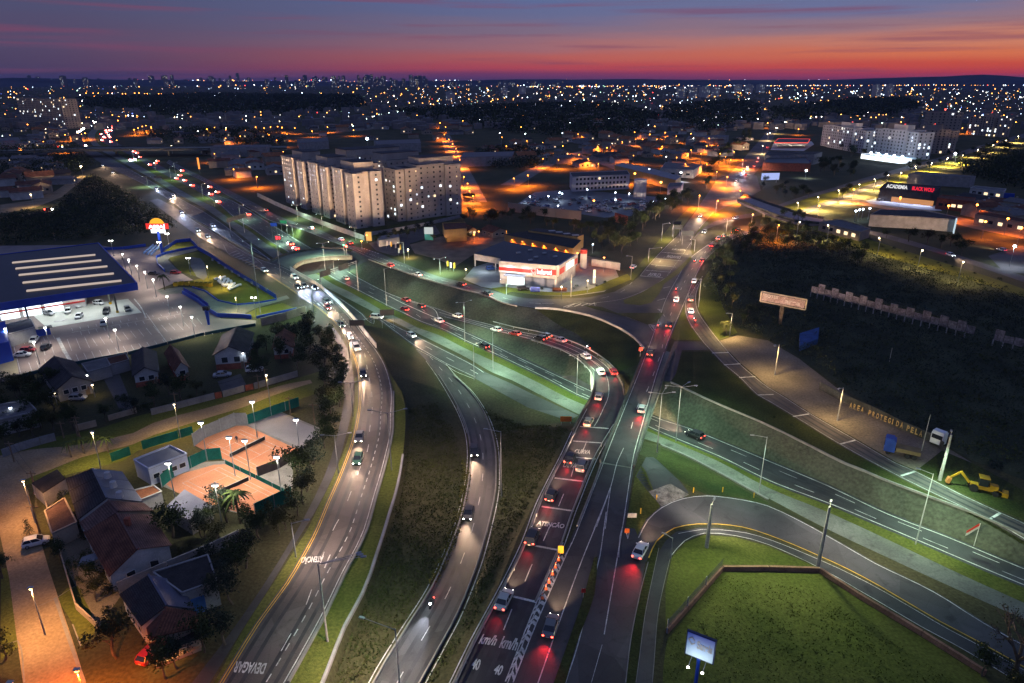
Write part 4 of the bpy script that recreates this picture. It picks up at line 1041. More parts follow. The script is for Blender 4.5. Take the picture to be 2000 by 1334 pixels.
def ridge_house(name, label, r0, r1, zr, le, re, ze, wmat, rmat, rmat2=None, group=None, cat='house', lit=0, chim=False):
 """gable roof given by ridge pixels at height zr and the eave corners at height ze: le = (px at r0 end, px at r1 end)"""
 A, B = P(*r0, zr), P(*r1, zr); l0, l1 = P(*le[0], ze), P(*le[1], ze); q0, q1 = P(*re[0], ze), P(*re[1], ze)
 root = thing(name, label, cat, V2((l0 + l1 + q0 + q1) / 4, 0), 0, group); t = Vector((0, 0, .16))
 for q, mt in (([l0, l1, B, A], rmat), ([A, B, q1, q0], rmat2 or rmat)):
  m = MB(); m.face([x + t for x in q]); m.face(q[::-1])
  for k in range(4): m.face([q[k], q[(k + 1) % 4], q[(k + 1) % 4] + t, q[k] + t])
  m.build('roof', [mt], root)
 m = MB(); m.bar(A + t * 1.3, B + t * 1.3, .28, .14); m.build('ridge_cap', [rmat2 or rmat], root)
 c = (l0 + l1 + q0 + q1) / 4; k = lambda p: V2(p + (V2(c, p.z) - p) * .07, p.z); L0, L1, Q0, Q1, A2, B2 = k(l0), k(l1), k(q0), k(q1), k(A), k(B)
 w = MB()
 for a, b in ((L0, L1), (Q1, Q0)): w.face([V2(a, -.2), V2(b, -.2), b, a])
 for a, r_, b in ((Q0, A2, L0), (L1, B2, Q1)): w.face([V2(a, -.2), V2(b, -.2), b, r_, a])
 w.build('wall', [wmat], root)
 windows(root, V2(L1, 0), V2(Q1, 0), .9, 1.3, 2, m_win, 1.3, .1, .05, True, lit); windows(root, V2(L0, 0), V2(L1, 0), .9, 1.2, 3, m_win, 1.2, .08, .05, True, lit); windows(root, V2(Q1, 0), V2(Q0, 0), .9, 1.2, 3, m_win, 1.2, .08, .05, True, lit)
 if chim: m = MB(); m.box(A.lerp(B, .3) + Vector((.8, 0, .4)), (.7, .7, 1.6)); m.build('chimney', [m_brick], root)
 return root
def block(name, label, cat, roof, h, wmat, rmat, z0=-.2, par=.4, group=None, wins=None, wm=None, lit=0, z_roof=None, over=0, frame=True, root=None):
 """flat roofed building whose roof outline is given in pixels at height h"""
 p = [P(x, y, h) for x, y in L(roof)] if isinstance(roof, str) else [V2(q, h) for q in roof]
 n = len(p); ar = sum(p[i].x * p[(i + 1) % n].y - p[(i + 1) % n].x * p[i].y for i in range(n))
 if ar < 0: p = p[::-1]
 c = sum(p, Vector((0, 0, 0))) / n
 new = root is None
 if new: root = thing(name, label, cat, V2(c, 0), 0, group)
 m = MB(); m.prism(p, z0, h); m.build('wall', [wmat], root)
 m = MB(); q = [c + (x - c) * (1 + over) for x in p]; m.prism(q, h + .02, h + .18, bottom=True); m.build('roof', [rmat], root)
 if par:
  m = MB()
  for i in range(n): m.bar(p[i] + Vector((0, 0, par / 2 + .15)), p[(i + 1) % n] + Vector((0, 0, par / 2 + .15)), .22, par)
  m.build('parapet', [wmat], root)
 if wins:                              # (side index from the most southerly, rows, per row, width, height)
  for (i, rows, per, w, hh) in wins:
   a, b = V2(p[i % n], 0), V2(p[(i + 1) % n], 0)
   for r in range(rows): windows(root, a, b, h * (r + .35) / rows, hh, per, wm or m_win, w, .05, .04, frame, lit)
 return root, p
def sign_text(root, txt, o, rgt, up, mat, depth=.08, name='lettering'):
 """raised lettering: o, rgt, up are world points"""
 V, Fc, wd, hh = glyphs(txt); ex = (rgt - o) / wd; ey = (up - o) / hh; nn = unit((rgt - o).cross(up - o)) * depth
 m = MB(); m.v = [tuple(o + ex * x + ey * y + nn) for x, y in V]; m.f = list(Fc); m.m = [0] * len(Fc)
 e = {}
 for f in Fc:
  for a, b in zip(f, f[1:] + f[:1]): e[(a, b)] = 1
 k = len(V); m.v += [tuple(o + ex * x + ey * y - nn * .2) for x, y in V]
 for (a, b) in e:
  if (b, a) not in e: m.f.append((a, a + k, b + k, b)); m.m.append(0)
 return m.build(name, [mat], root)
def lampT(px, py, h, label, col='white', power=2500, heads=1, group=None, bulb=.30, pole=None, ang=150, spread=.5, name='lamp_post', cat='lamp post', light=True):
 """lamp given by the pixel of its lit head at height h"""
 t = P(px, py, h); g = hz(t.x, t.y); b = Vector((t.x, t.y, g)); root = thing(name, label, cat, b, 0, group)
 m = MB(); m.tube(b - Vector((0, 0, .1)), V2(b, h), .10, .06, 7); m.build('pole', [pole or m_pole], root)
 for i in range(heads):
  s = (i - (heads - 1) / 2) * 2 * spread; c = Vector((t.x + s, t.y, h))
  m = MB(); m.box(c + Vector((0, 0, .22)), (.7, .45, .14)); hd = m.build('lamp_head', [m_pole], root)
  m = MB(); m.ball(c, bulb, n=8, k=5, sz=.8); m.build('bulb', [GL[col]], hd)
 if light and power: spot('lamp_light', V2(t, h - bulb - .15), V2(t, 0), LC[col], power, ang, .8, .3)
 return root
# ================================================================== SUPERMARKET AND ITS CAR PARK
lotp = '-40,760 -40,700 0,480 190,478 245,488 290,482 318,492 306,504 309,520 322,532 352,532 382,550 340,553 308,566 356,574 386,590 410,611 432,622 500,626 500,634 400,652 250,691 110,717 33,737'
area('car_park', lotp, m_lot, 2, 0)
area('entrance_floor', '60,612 90,604 250,584 277,611 180,626 92,641', m_pale, 4, 0)
area('entrance_floor', '-40,706 30,690 37,730 -40,748', M('cream paving', (.42, .36, .22), .85, .12, .3, .1, 4, .2), 4, 0)
area('lawn', '392,545 345,553 385,557 408,568 428,586 462,594 500,591 540,586 536,580 470,541 415,502 385,492 350,499 330,504 342,520 353,531 400,545', m_lawn, 3, 0)
area('lawn', '478,616 500,603 552,592 578,603 502,620', m_lawn, 3, 0)
area('lawn', '325,486 345,475 372,473 382,483 345,489 322,493', m_lawn, 4, 0)
area('access_road', '306,504 321,497 346,491 385,484 386,489 352,498 332,503 328,508 342,522 353,531 323,531 308,518', m_conc, 4, 0)
acc = area('access_road', '305,567 350,561 376,562 402,570 426,588 462,596 500,593 560,577 566,583 500,602 478,612 492,620 476,619 426,617 411,608 386,588 357,573 317,576', m_conc, 4, 0)
area('access_road', '372,502 392,505 400,515 405,540 398,548 384,540 372,520', m_conc, 5, 0)
k = Marks()
def stall(a0, a1, b0, b1, n, w=.14):
 for i in range(n):
  t = i / (n - 1); k.line([P(a0[0] + (b0[0] - a0[0]) * t, a0[1] + (b0[1] - a0[1]) * t), P(a1[0] + (b1[0] - a1[0]) * t, a1[1] + (b1[1] - a1[1]) * t)], w)
stall((56, 708), (62, 724), (425, 645), (431, 650), 25); stall((64, 672), (71, 697), (165, 658), (175, 680), 7); stall((180, 661), (190, 676), (330, 632), (342, 645), 11)
stall((26, 669), (29, 676), (104, 656), (108, 663), 5); stall((157, 648), (160, 655), (355, 614), (359, 619), 14); stall((140, 641), (142, 646), (345, 608), (347, 612), 14)
stall((345, 632), (358, 645), (385, 622), (395, 634), 4); stall((300, 580), (302, 583), (335, 600), (338, 603), 5)
for a in ('140,650 362,612', '25,668 42,735', '285,612 325,668'): k.line(a, .2, None, 0)
k.line('113,660 124,682 138,706', .9, None, 0); k.line('262,584 275,600 286,622', .35, None, 0)
for i in range(8): k.line(f'{105+i*3.4},{631-i*.6} {108+i*3.4},{627-i*.6}', .5, None, 0)
k.build(g_o, m_white, 'parking_marking')
HR = 9.6
rf = [P(267, 553, HR), P(192, 475, HR), P(-60, 505, HR), P(-60, 602, HR)]
store = thing('supermarket', 'large supermarket hall with dark roof, five pale skylight strips and blue fascia', 'supermarket', V2(sum(rf, Vector()) / 4, 0))
m = MB(); m.prism(rf, HR - .35, HR, bottom=True); m.build('roof', [m_blued], store)
fr = unit(rf[3] - rf[0]); bk = unit(rf[1] - rf[0])
m = MB()
for a, b, h in ((rf[3], rf[0], 2.5), (rf[0], rf[1], 2.0), (rf[1], rf[2], 1.0)):
 m.bar(a + Vector((0, 0, .25 - h / 2)), b + Vector((0, 0, .25 - h / 2)), .35, h)
m.build('fascia', [m_blue], store)
for s in ('24,513 186,497.5', '30.5,524.5 197.5,508', '37,537 209.5,520', '44.5,552 222,534', '52,568 237,548'):
 (a, b) = (P(x, y, HR + .2) for x, y in L(s)); m = MB(); m.bar(a, b, 1.25, .4); m.build('skylight', [glow('skylight lit from inside', (1, .80, .68), .55)], store)
inner = [rf[3] + bk * 16, rf[0] + bk * 16 + fr * 14, rf[1] + fr * 6 - bk * 2, rf[2] - bk * 2]
m = MB(); m.prism(inner, -.2, HR - .4); m.build('wall', [m_wwall], store)
m = MB(); a, b = V2(inner[0], 2.2), V2(inner[1], 2.2); m.bar(a - bk * .15, b - bk * .15, .12, .5); m.build('wall_stripe', [m_red], store)
for t in (.1, .3, .5, .7):
 c = inner[0].lerp(inner[1], t); m = MB(); m.box(V2(c - bk * .12, 1.8), (5, .1, 3.4), math.atan2(fr.y, fr.x)); m.build('shop_window', [m_wlitc], store)
for (x, y) in ((216, 594), (230, 611), (60, 640)):
 c = P(x, y, 0); m = MB(); m.tube(c, V2(c, HR - .4), .28, n=10); co = m.build('column', [m_conc], store); m = MB(); m.tube(c + Vector((0, 0, .02)), V2(c, .8), .42, n=10); m.build('column_base', [m_yel], co)
for t in (.18, .36, .54, .72):
 for u in (4, 11):
  c = rf[0].lerp(rf[3], t) + bk * u; m = MB(); m.box(V2(c, HR - .55), (1.6, .5, .12), math.atan2(fr.y, fr.x)); m.build('ceiling_light', [GL['cool']], store)
  spot('canopy_light', V2(c, HR - .75), V2(c, 0), (.92, .97, 1), 1700, 160, .6, .4)
pa, p_ = block('store_porch', 'low pale entrance porch with red stripe beside the supermarket canopy', 'building', '8,637 60,624 68,640 14,655', 3.6, m_wwall, m_rgrey, par=.3, wins=None)
a, b = P(14, 673, 0), P(66, 656, 0); m = MB(); m.bar(V2(a, 2.7), V2(b, 2.7), .14, .35); m.build('stripe', [m_red], pa); m = MB(); m.bar(V2(a, .55), V2(b, .55), .2, .6); m.build('base_band', [m_blue], pa)
block('blue_wing', 'small blue clad wing at the left end of the supermarket', 'building', '-40,640 10,628 17,668 -40,682', 5.5, m_blue, m_blue, par=0)
bx = thing('trolley_shelter', 'navy trolley shelter with printed side panel near the entrance floor', 'shelter', P(86, 655, 0)); m = MB(); a, b = P(73, 658, 0), P(100, 653, 0); m.bar(V2(a, 1.1), V2(b, 1.1), .2, 2.2); m.build('panel', [m_blue], bx); m = MB(); m.bar(V2(a, 2.2) + Vector((0, 1.2, 0)), V2(b, 2.2) + Vector((0, 1.2, 0)), 2.6, .12); m.build('roof', [m_blued], bx)
pb = P(317, 494, 0); hs = zat(pb, 452)
py = thing('pylon_sign', 'tall lit supermarket pylon with red banner under an orange half sun', 'sign', pb)
m = MB(); m.box(pb + Vector((0, 0, hs / 2)), (1.0, .8, hs)); m.build('pole', [m_blue], py)
hm, ht = zat(pb, 443), zat(pb, 431); sx = 4.6
m = MB(); m.box(pb + Vector((0, 0, (hs + hm) / 2 - .4)), (6.2, .5, hm - hs + .6)); m.build('light_box', [glow('white sign box', (.85, .92, 1), 1.6)], py)
m = MB(); n = 16; pts = [(3.2 * math.cos(math.pi * i / n), 3.0 * math.sin(math.pi * i / n)) for i in range(n + 1)]
for s, y in ((1, -.28), (-1, .28)):
 q = [pb + Vector((x, y, hm + .8 + z)) for x, z in pts]; m.face(q if s > 0 else q[::-1])
for (x, z), (x2, z2) in zip(pts, pts[1:]): m.face([pb + Vector((x, -.28, hm + .8 + z)), pb + Vector((x, .28, hm + .8 + z)), pb + Vector((x2, .28, hm + .8 + z2)), pb + Vector((x2, -.28, hm + .8 + z2))])
m.build('half_sun', [glow('orange sign light', (1, .42, .02), 1.3)], py)
bc = pb + Vector((0, -.1, hm + .3)); m = MB()
m.box(bc, (9.6, .7, 2.4)); m.build('banner', [glow('red sign light', (.9, .03, .02), 1.0)], py)
sign_text(py, 'ASSAÍ', bc + Vector((-3.7, -.42, -.9)), bc + Vector((3.7, -.42, -.9)), bc + Vector((-3.7, -.42, 1.0)), glow('white sign letters', (1, 1, 1), 2.4), .06)
point('sign_light', pb + Vector((0, -3, hs - 2)), (.6, .75, 1), 500, .5); point('sign_light', pb + Vector((0, -4, hm)), (1, .75, .5), 200, .5)
ll = MB(); V, Fc, wd, hh = glyphs('ASSAÍ'); lr = thing('lawn_letters', 'giant white letters laid on the lit supermarket lawn', 'sign', P(441, 553, 0))
o, rg, u_ = P(417, 545, .5), P(448, 567.5, .5), P(441, 535.5, .5)
sign_text(lr, 'ASSAÍ', o, rg, u_, M('white letter board', (.75, .75, .75), .5, .05, 1, .05, 4, .3), .4)
for s, h, lb in (('385,484 346,491 321,497 306,504 308,518 322,531', 1.0, 'low blue wall round the upper curve of the supermarket access road'),
   ('357,574 386,590 411,610 426,619 476,621 491,623', 1.3, 'blue base wall under the lower access ramp beside the stalls'),
   ('376,562 402,570 426,588 462,596 500,593 540,586', .5, 'low blue kerb wall between lower access road and lawn'),
   ('195,489 240,487 285,481', 1.2, 'blue wall along the upper edge of the car park'), ('502,622 580,605', .8, 'blue edge wall of the small lawn by the pole')):
 wall('low_wall', lb, 'wall', s, h, .3, m_blue)
wall('blue_fence', 'bright blue panel fence with white squares along the frontage road', 'fence', '385,487 410,501 440,522 470,541 505,562 540,584', 1.7, .12, m_blue, panel=2.5, pm=m_blue)
wall('blue_fence', 'blue see-through fence around the small upper lawn near the pylon', 'fence', '318,492 345,474 372,471 386,485', 1.5, .08, m_blue, panel=2.2, pm=m_blue)
wall('ramp_railing', 'violet tubular railing along the lower access ramp', 'railing', '360,571 385,586 408,603', 1.9, .06, M('violet blue railing', (.06, .07, .40), .5), panel=1.6, pm=m_blue)
for i, (x, y) in enumerate(L('416,514 428,520 441,530 454,537 467,545 480,553 493,560 505,566 522,573')):
 m = MB(); c = P(x, y, 0); m.box(V2(c, 1.5), (1.1, .12, .9), R(-32)); o_ = m.build('fence_sign', [m_wwall], origin=c); tag(o_, 'small pale square sign board fixed above the blue frontage fence', 'sign', 'square signs along the blue fence')
for i, (x, y) in enumerate(L('344,558 355,556.5 366,556.5 377,557 386,558 394,558 402.5,559 411,559.5')):
 c = P(x, y, 0); r_ = thing('planter_block', 'yellow cube planter in the row along the lawn edge', 'planter', c, 0, 'yellow planters along the lawn'); m = MB(); m.box(V2(c, .65), (1.5, 1.3, 1.3)); m.build('block', [m_yel], r_); m = MB(); m.box(V2(c, 1.36), (1.1, .9, .16)); m.build('soil', [m_grass], r_)
for i, s in enumerate(('281,496 300,480', '288,498 306,481', '295,499 312,483')):
 wall('bollard_wall', ('first', 'second', 'third')[i] + ' blue and white slanted barrier wall left of the sign pylon, counted from the hall', 'barrier', s, .8, .5, M('pale blue barrier', (.25, .4, .65), .6))
c = P(408, 634, 0); r_ = thing('blue_totem', 'blue tapered column topped by a box beside the access ramp', 'sign', c); m = MB(); m.tube(c, V2(c, 5), .35, .7, 8); m.build('column', [m_blue], r_); m = MB(); m.box(V2(c, 5.4), (1.8, 1.2, 1.2)); m.build('box', [m_blued], r_)
wall('retaining_wall', 'long dark teal retaining wall below the edge of the car park', 'wall', '33,739 110,719 250,693 400,654 500,636', .9, .3, M('dark teal wall', (.02, .06, .075), .9, .2, .3, .1, 3), panel=12)
wall('ramp_side_wall', 'beige concrete side wall below the small lawn at the access ramp', 'wall', '510,636 560,624 598,612', 2.6, .4, m_bwall, panel=9)
LOT = [(239, 496, 'by the upper car park wall'), (251, 507, 'second from the upper wall beside the hall'), (267, 519, 'third along the drive beside the hall'), (282, 531, 'near the slanted blue barriers'), (299, 546, 'beside the palm planter'),
 (326, 579, 'at the start of the lower access ramp'), (352, 599, 'by the grassy stall island'), (374, 619, 'beside the blue totem'), (206, 622, 'at the front corner of the pale floor'), (224, 644, 'in the middle of the empty stalls'),
 (88, 640, 'at the trolley shelter'), (66, 668, 'between the cars on the left'), (10, 642, 'next to the blue wing')]
for x, y, t in LOT: lampT(x, y, 6.5, 'white car park lamp post ' + t, 'white', 3300, 1, 'white car park lamps', .34)
for x, y, t in ((367, 504, 'on the strip between both access roads'), (495, 581, 'at the lower end of the lawn'), (310, 473, 'behind the pylon pole'), (326, 456, 'right of the pylon sign'), (216, 470, 'on the dark slope above the car park')):
 lampT(x, y, 7, 'white lamp post with twin heads ' + t, 'white', 3900, 2, 'white car park lamps', .3, spread=.6)
lampT(430, 540, 5, 'low floodlight mast lighting the lawn letters', 'warm', 4200, 1, None, .15); lampT(460, 582, 5, 'low floodlight mast at the bottom of the lawn', 'warm', 3200, 1, None, .15); lampT(404, 520, 5, 'low floodlight mast at the top of the lawn', 'warm', 3200, 1, None, .15)
spawn('palm_tree', PALM, 'small palm tree on the yellow edged planter in the car park', 'palm tree', P(322, 566, 0), 0, None, 1.1)
tree(400, 600, 'x', 0, .1) if False else None
for x, y, lb in ((92, 661, 'clipped'),): pass
STC = [(146, 597, 'white', -12, 'sedan', 'white car parked under the canopy edge'), (133, 607, 'white', -65, 'hatch', 'white hatchback on the pale floor left of centre'), (193, 591, 'white', -15, 'hatch', 'white car half under the canopy near the columns'),
 (154, 617, 'white', -75, 'hatch', 'white hatchback nearest the car park on the pale floor'), (208, 608, 'black', -70, 'suv', 'black car near the yellow based columns'), (249, 603, 'grey', -55, 'hatch', 'grey car at the right end of the pale floor'),
 (95, 611, 'silver', -20, 'hatch', 'silver car next to the entrance doors'), (202, 631, 'silver', -65, 'sedan', 'silver sedan driving along the pale floor edge'), (66, 664, 'white', -75, 'hatch', 'white hatchback with dark roof in the left stalls'),
 (55, 683, 'red', 10, 'hatch', 'red hatchback in the left stalls'), (43, 692, 'white', 12, 'sedan', 'white sedan at the far left of the stalls'), (90, 677, 'black', 100, 'hatch', 'black hatchback in the left stalls'),
 (300, 534, 'black', -5, 'sedan', 'black sedan on the car park drive'), (343, 532, 'red', 0, 'hatch', 'small red car at the bottom of the upper access road')]
for x, y, c, a, t, lb in STC: car(x, y, a, 1, t, c, 0, lb, 'cars in the supermarket car park')
# ================================================================== TENNIS CLUB
area('court_surround', '376,868 400,852 460,829 484,829 548,804 624,836 624,852 590,880 572,905 572,972 500,1010 420,992 318,950 318,940 350,918 402,902 440,900', M('court side gravel', (.24, .22, .19), .95, .25, .4, .2, 4, .1), 1, 0)
ca = area('clay_court', '379,870 402,855 462,832 482,832 584,879 578,893 500,930 458,906', m_clay, 3, 0)
cb = area('clay_court', '325,946 350,927 418,908 440,907 566,969 566,977 490,1008 410,985 345,962', m_clay, 3, 0)
area('hard_court', '486,831 548,808 620,838 621,849 586,874', M('grey hard court', (.30, .27, .26), .9, .1, .2, .1, 4, .15), 3, 0)
for co, (a, b, c, d) in ((ca, ((404, 868), (470, 840), (562, 881), (500, 918))), (cb, ((356, 944), (428, 913), (540, 968), (470, 1001)))):
 k = Marks(lay=5); q = lambda s, t: (a[0] * (1 - s) * (1 - t) + b[0] * s * (1 - t) + c[0] * s * t + d[0] * (1 - s) * t, a[1] * (1 - s) * (1 - t) + b[1] * s * (1 - t) + c[1] * s * t + d[1] * (1 - s) * t)
 ln = lambda p0, p1: k.line([P(*q(*p0)), P(*q(*p1))], .09)
 for t in (0, 1): ln((t, 0), (t, 1)); ln((0, t), (1, t))
 for t in (.13, .87): ln((t, 0), (t, 1))
 for t in (.24, .76): ln((.13, t), (.87, t))
 ln((.5, .24), (.5, .76)); k.build(co, m_white, 'court_line')
 u, v = P(*q(-.03, .5)), P(*q(1.03, .5)); nt_ = thing('tennis_net', 'dark tennis net across the ' + ('upper' if co is ca else 'lower') + ' orange clay court', 'tennis net', (u + v) / 2)
 mb = MB(); mb.bar(V2(u, .5), V2(v, .5), .03, .8); mb.build('net', [M('dark netting', (.03, .03, .03), .9)], nt_); mb = MB(); mb.bar(V2(u, .95), V2(v, .95), .06, .1); mb.build('tape', [m_white], nt_)
 for w_ in (u, v): mb = MB(); mb.tube(w_, V2(w_, 1.07), .06, n=6); mb.build('post', [m_pole], nt_)
wall('court_fence', 'green netting fence along the bottom edge of the lower clay court', 'fence', '500,1012 572,976', 3.0, .08, m_teal, panel=4, pm=m_pole)
wall('court_fence', 'green netting fence curving around the left end of the lower clay court', 'fence', '316,952 342,929 404,899 434,896', 2.6, .08, m_teal, panel=4, pm=m_pole)
wall('court_fence', 'grey screened fence along the upper left side of the upper clay court', 'fence', '379,872 402,855 460,830 484,829', 3.0, .08, m_fence, panel=4, pm=m_pole)
wall('court_fence', 'green netting fence behind the grey hard court', 'fence', '484,829 530,812 585,793', 2.4, .08, m_teal, panel=4, pm=m_pole)
wall('court_fence', 'dark screen fence at the right end of the upper clay court', 'fence', '503,931 545,915 582,893', 2.2, .08, M('dark screen', (.06, .05, .05), .9), panel=4, pm=m_pole)
wall('court_fence', 'low green fence between the two clay courts', 'fence', '440,906 500,935 566,968', 1.0, .06, m_teal, panel=5, pm=m_pole)
wall('court_fence', 'green netting piece beside the palm clump and dirt lane', 'fence', '218,902 256,888', 2.0, .08, m_teal, panel=4)
wall('court_fence', 'green netting piece behind the club house', 'fence', '278,878 350,856 378,848', 2.0, .08, m_teal, panel=5)
block('club_house', 'flat roofed bluish white club house left of the clay courts', 'building', '262,901 332,873 365,889 290,918', 3.4, M('bluish white wall', (.42, .45, .55), .9, .1, .4, .1, 4), m_metal, par=.35, wins=[(0, 1, 4, 1.2, 1.0), (1, 1, 2, 1.2, 1.0)])
block('open_shed', 'wide grey shed roof in front of the lower clay court', 'building', '328,990 361,959 413,990 372,1018', 2.8, m_gwall, M('grey shed roof', (.22, .22, .26), .7, .2, .3, .1, 4), par=0, over=.06)
for x, y, t in ((392, 826, 'at the upper left corner of the upper clay court'), (492, 785, 'on the grass above the courts'), (447, 855, 'on the left side of the net of the upper clay court'), (478, 861, 'between the two clay courts'), (328, 905, 'beside the club house'),
    (420, 948, 'in front of the lower clay court'), (540, 893, 'at the right corner of the upper clay court'), (578, 820, 'on the grey hard court')):
 lampT(x, y, 8.5, 'white twin floodlight mast ' + t, 'white', 3300, 2, 'tennis court floodlights', .26, spread=.25, ang=165)
def person(px, py, label, rz=0, top=(.5, .5, .5), leg=(.04, .04, .06), pose=0):
 b = G(px, py); me = bpy.data.meshes.new('person')
 J = [(0, 0, .92), (0, 0, 1.15), (0, .02, 1.42), (0, .02, 1.52), (0, .03, 1.70), (-.20, .02, 1.40), (-.30, .10 + .15 * pose, 1.14), (-.28, .22 + .2 * pose, .94), (.20, .02, 1.40), (.30, .02, 1.13), (.32, .12, .90),
  (-.10, 0, .88), (-.13, .10, .48), (-.14, .0 + .1 * pose, .06), (-.14, .16 + .1 * pose, .03), (.10, 0, .88), (.14, -.04, .48), (.18, -.16, .06), (.18, 0, .03)]
 E = [(0, 1), (1, 2), (2, 3), (3, 4), (2, 5), (5, 6), (6, 7), (2, 8), (8, 9), (9, 10), (0, 11), (11, 12), (12, 13), (13, 14), (0, 15), (15, 16), (16, 17), (17, 18)]
 rad = [.15, .14, .16, .06, .11, .07, .05, .04, .07, .05, .04, .10, .07, .05, .045, .10, .07, .05, .045]
 me.from_pydata(J, E, []); ob = bpy.data.objects.new('person', me); COL.objects.link(ob)
 md = ob.modifiers.new('s', 'SKIN'); me.skin_vertices[0].data[0].use_root = True
 for i, r_ in enumerate(rad): me.skin_vertices[0].data[i].radius = (r_, r_)
 sd = ob.modifiers.new('d', 'SUBSURF'); sd.levels = 1; sd.render_levels = 1
 mt = M('clothes %d%d%d' % tuple(int(99 * t) for t in top), top, .85); me.materials.append(mt)
 ob.location = b + Vector((0, 0, .06)); ob.rotation_euler = (0, 0, R(rz)); return tag(ob, label, 'person')
person(463, 865, 'tennis player in dark clothes on the upper clay court', 200, (.05, .05, .07), pose=1); person(422, 957, 'tennis player in pale clothes on the lower clay court', 20, (.5, .5, .5), pose=1)
person(554, 901, 'person in dark clothes standing at the right edge of the upper court', 90, (.04, .04, .05)); person(409, 888, 'person in red shirt sitting out beside the upper clay court', 150, (.35, .06, .05))
# ================================================================== HOUSES BELOW THE CAR PARK
gable('house', 'white gabled house with red brick base and outside stair below the car park', (424, 724), (484, 719), 15, 4.6, 6.6, m_wwall, m_rdark, 'houses below the car park', m_brick, win=2)
gable('house', 'small white gabled house with one dark window left of the driveway', (348, 746), (371, 741), 14, 3.6, 5.2, m_wwall, m_rbrown, 'houses below the car park', m_brick, win=1)
gable('house', 'wide white bungalow with dark window and brick base in the middle of the row', (267, 757), (312, 749), 15, 3.4, 5.0, m_wwall, m_rdark, 'houses below the car park', m_brick, win=2)
gable('house', 'pale gabled cottage with brick base half hidden among trees', (537, 702), (572, 699), 10, 3.4, 5.0, m_wwall, m_rbrown, 'houses below the car park', m_brick, win=2)
gable('house', 'dark bungalow with broad dark roof and lit porch at the left of the row', (118, 785), (182, 768), 17, 3.4, 5.6, m_gwall, m_rdark, 'houses below the car park', None, win=3)
block('flat_house', 'grey flat roofed house with wall lamp at the left frame edge', 'house', '-30,800 52,783 74,806 -30,830', 3.4, m_gwall, m_rgrey, wins=[(0, 1, 3, 1.3, 1.1)])
block('garage', 'grey flat garage roof under the car park wall', 'garage', '160,712 208,700 216,716 172,728', 2.8, m_gwall, m_rgrey, par=.2)
block('garage', 'brown tiled garage roof under the car park wall', 'garage', '208,701 246,692 252,704 216,714', 2.8, m_gwall, m_rbrown, par=.2)
block('carport', 'dark carport roof on white posts behind the brick based house', 'carport', '440,665 472,652 482,664 452,674', 2.8, m_wwall, m_rdark, par=0)
lampT(180, 752, 3.2, 'warm porch lamp on the dark bungalow', 'warm', 260, 1, None, .22); lampT(20, 797, 4.0, 'cool wall lamp on the grey flat roofed house', 'cool', 260, 1, None, .28); lampT(170, 733, 3.6, 'white wall lamp between bungalow and garage', 'white', 200, 1, None, .2); lampT(474, 690, 4.5, 'cool wall lamp on the gable of the brick based house', 'cool', 160, 1, None, .2); lampT(106, 768, 3, 'warm garden lamp left of the dark bungalow', 'warm', 120, 1, None, .18)
car(434, 731, 15, 1, 'sedan', 'silver', 0, 'silver car parked on the driveway of the brick based house', None); car(497, 721, 10, 1, 'suv', 'white', 0, 'white car parked on the lawn right of the brick based house', None); car(113, 770, 20, 1, 'hatch', 'white', 0, 'white car parked in the dark yard by the bungalow', None); car(152, 776, 5, 1, 'hatch', 'silver', 0, 'silver car parked under the bungalow porch', None)
wall('garden_wall', 'grey panel wall along the grassy lane left of the driveway', 'wall', '296,811 340,800 420,779', 1.7, .15, m_fence, panel=3)
wall('garden_wall', 'grey panel wall along the grassy lane between the two gates', 'wall', '436,776 478,764', 1.7, .15, m_fence, panel=3); wall('garden_wall', 'grey panel wall along the grassy lane right of the brick gate', 'wall', '497,760 582,735', 1.7, .15, m_fence, panel=3); wall('garden_gate', 'red brick gateway in the grey garden wall', 'gate', '480,763 495,760', 1.5, .2, m_brick); wall('garden_gate', 'dark red gate closing the left garden driveway', 'gate', '421,779 434,776', 1.6, .15, m_brick)
wall('garden_wall', 'pale garden wall beside the sandy lane at the left', 'wall', '150,842 190,832', 1.6, .2, m_bwall, panel=3); wall('garden_wall', 'long low beige wall behind the sandy lane', 'wall', '212,822 268,806', 1.4, .2, m_bwall, panel=4); wall('garden_wall', 'grey yard wall at the lane corner on the left', 'wall', '6,893 40,880 80,868 110,860', 1.8, .2, m_fence, panel=4)
area('driveway', '200,735 230,722 262,800 240,812', m_asph, 2, 0); area('driveway', '425,745 470,730 485,760 436,772', m_asph, 2, 0)
for i, (t0, t1) in enumerate(((0, .30), (.31, .62), (.63, 1))):
 f = lambda a, b, t: (a[0] + (b[0] - a[0]) * t, a[1] + (b[1] - a[1]) * t)
 r0, r1 = f((181, 916), (209, 974), t0), f((181, 916), (209, 974), t1); l0, l1 = f((128, 936), (152, 1016), t0), f((128, 936), (152, 1016), t1); e0, e1 = f((239, 922), (279, 981), t0), f((239, 922), (279, 981), t1)
 ridge_house('row_house', ('upper', 'middle', 'lower')[i] + ' unit of the black and grey roofed row houses beside the street', r0, r1, 5.4, (l0, l1), (e0, e1), 3.6 - .1 * i, m_wwall, m_rdark, m_metal, 'row houses beside the street')
 a = P(*f((205, 920), (240, 978), (t0 + t1) / 2), 5.9); r_ = thing('water_tank', 'white roof water tank on the ' + ('upper', 'middle', 'lower')[i] + ' row house', 'water tank', a); mm = MB(); mm.tube(a - Vector((0, 0, .4)), a + Vector((0, 0, .7)), .6, .5, 10); mm.build('tank', [m_wwall], r_)
ridge_house('house', 'house with weathered purple grey roof at the end of the row houses', (212, 978), (232, 1000), 5.6, ((155, 1022), (168, 1040)), ((282, 984), (300, 998)), 3.4, m_bwall, m_rpurp, None, None)
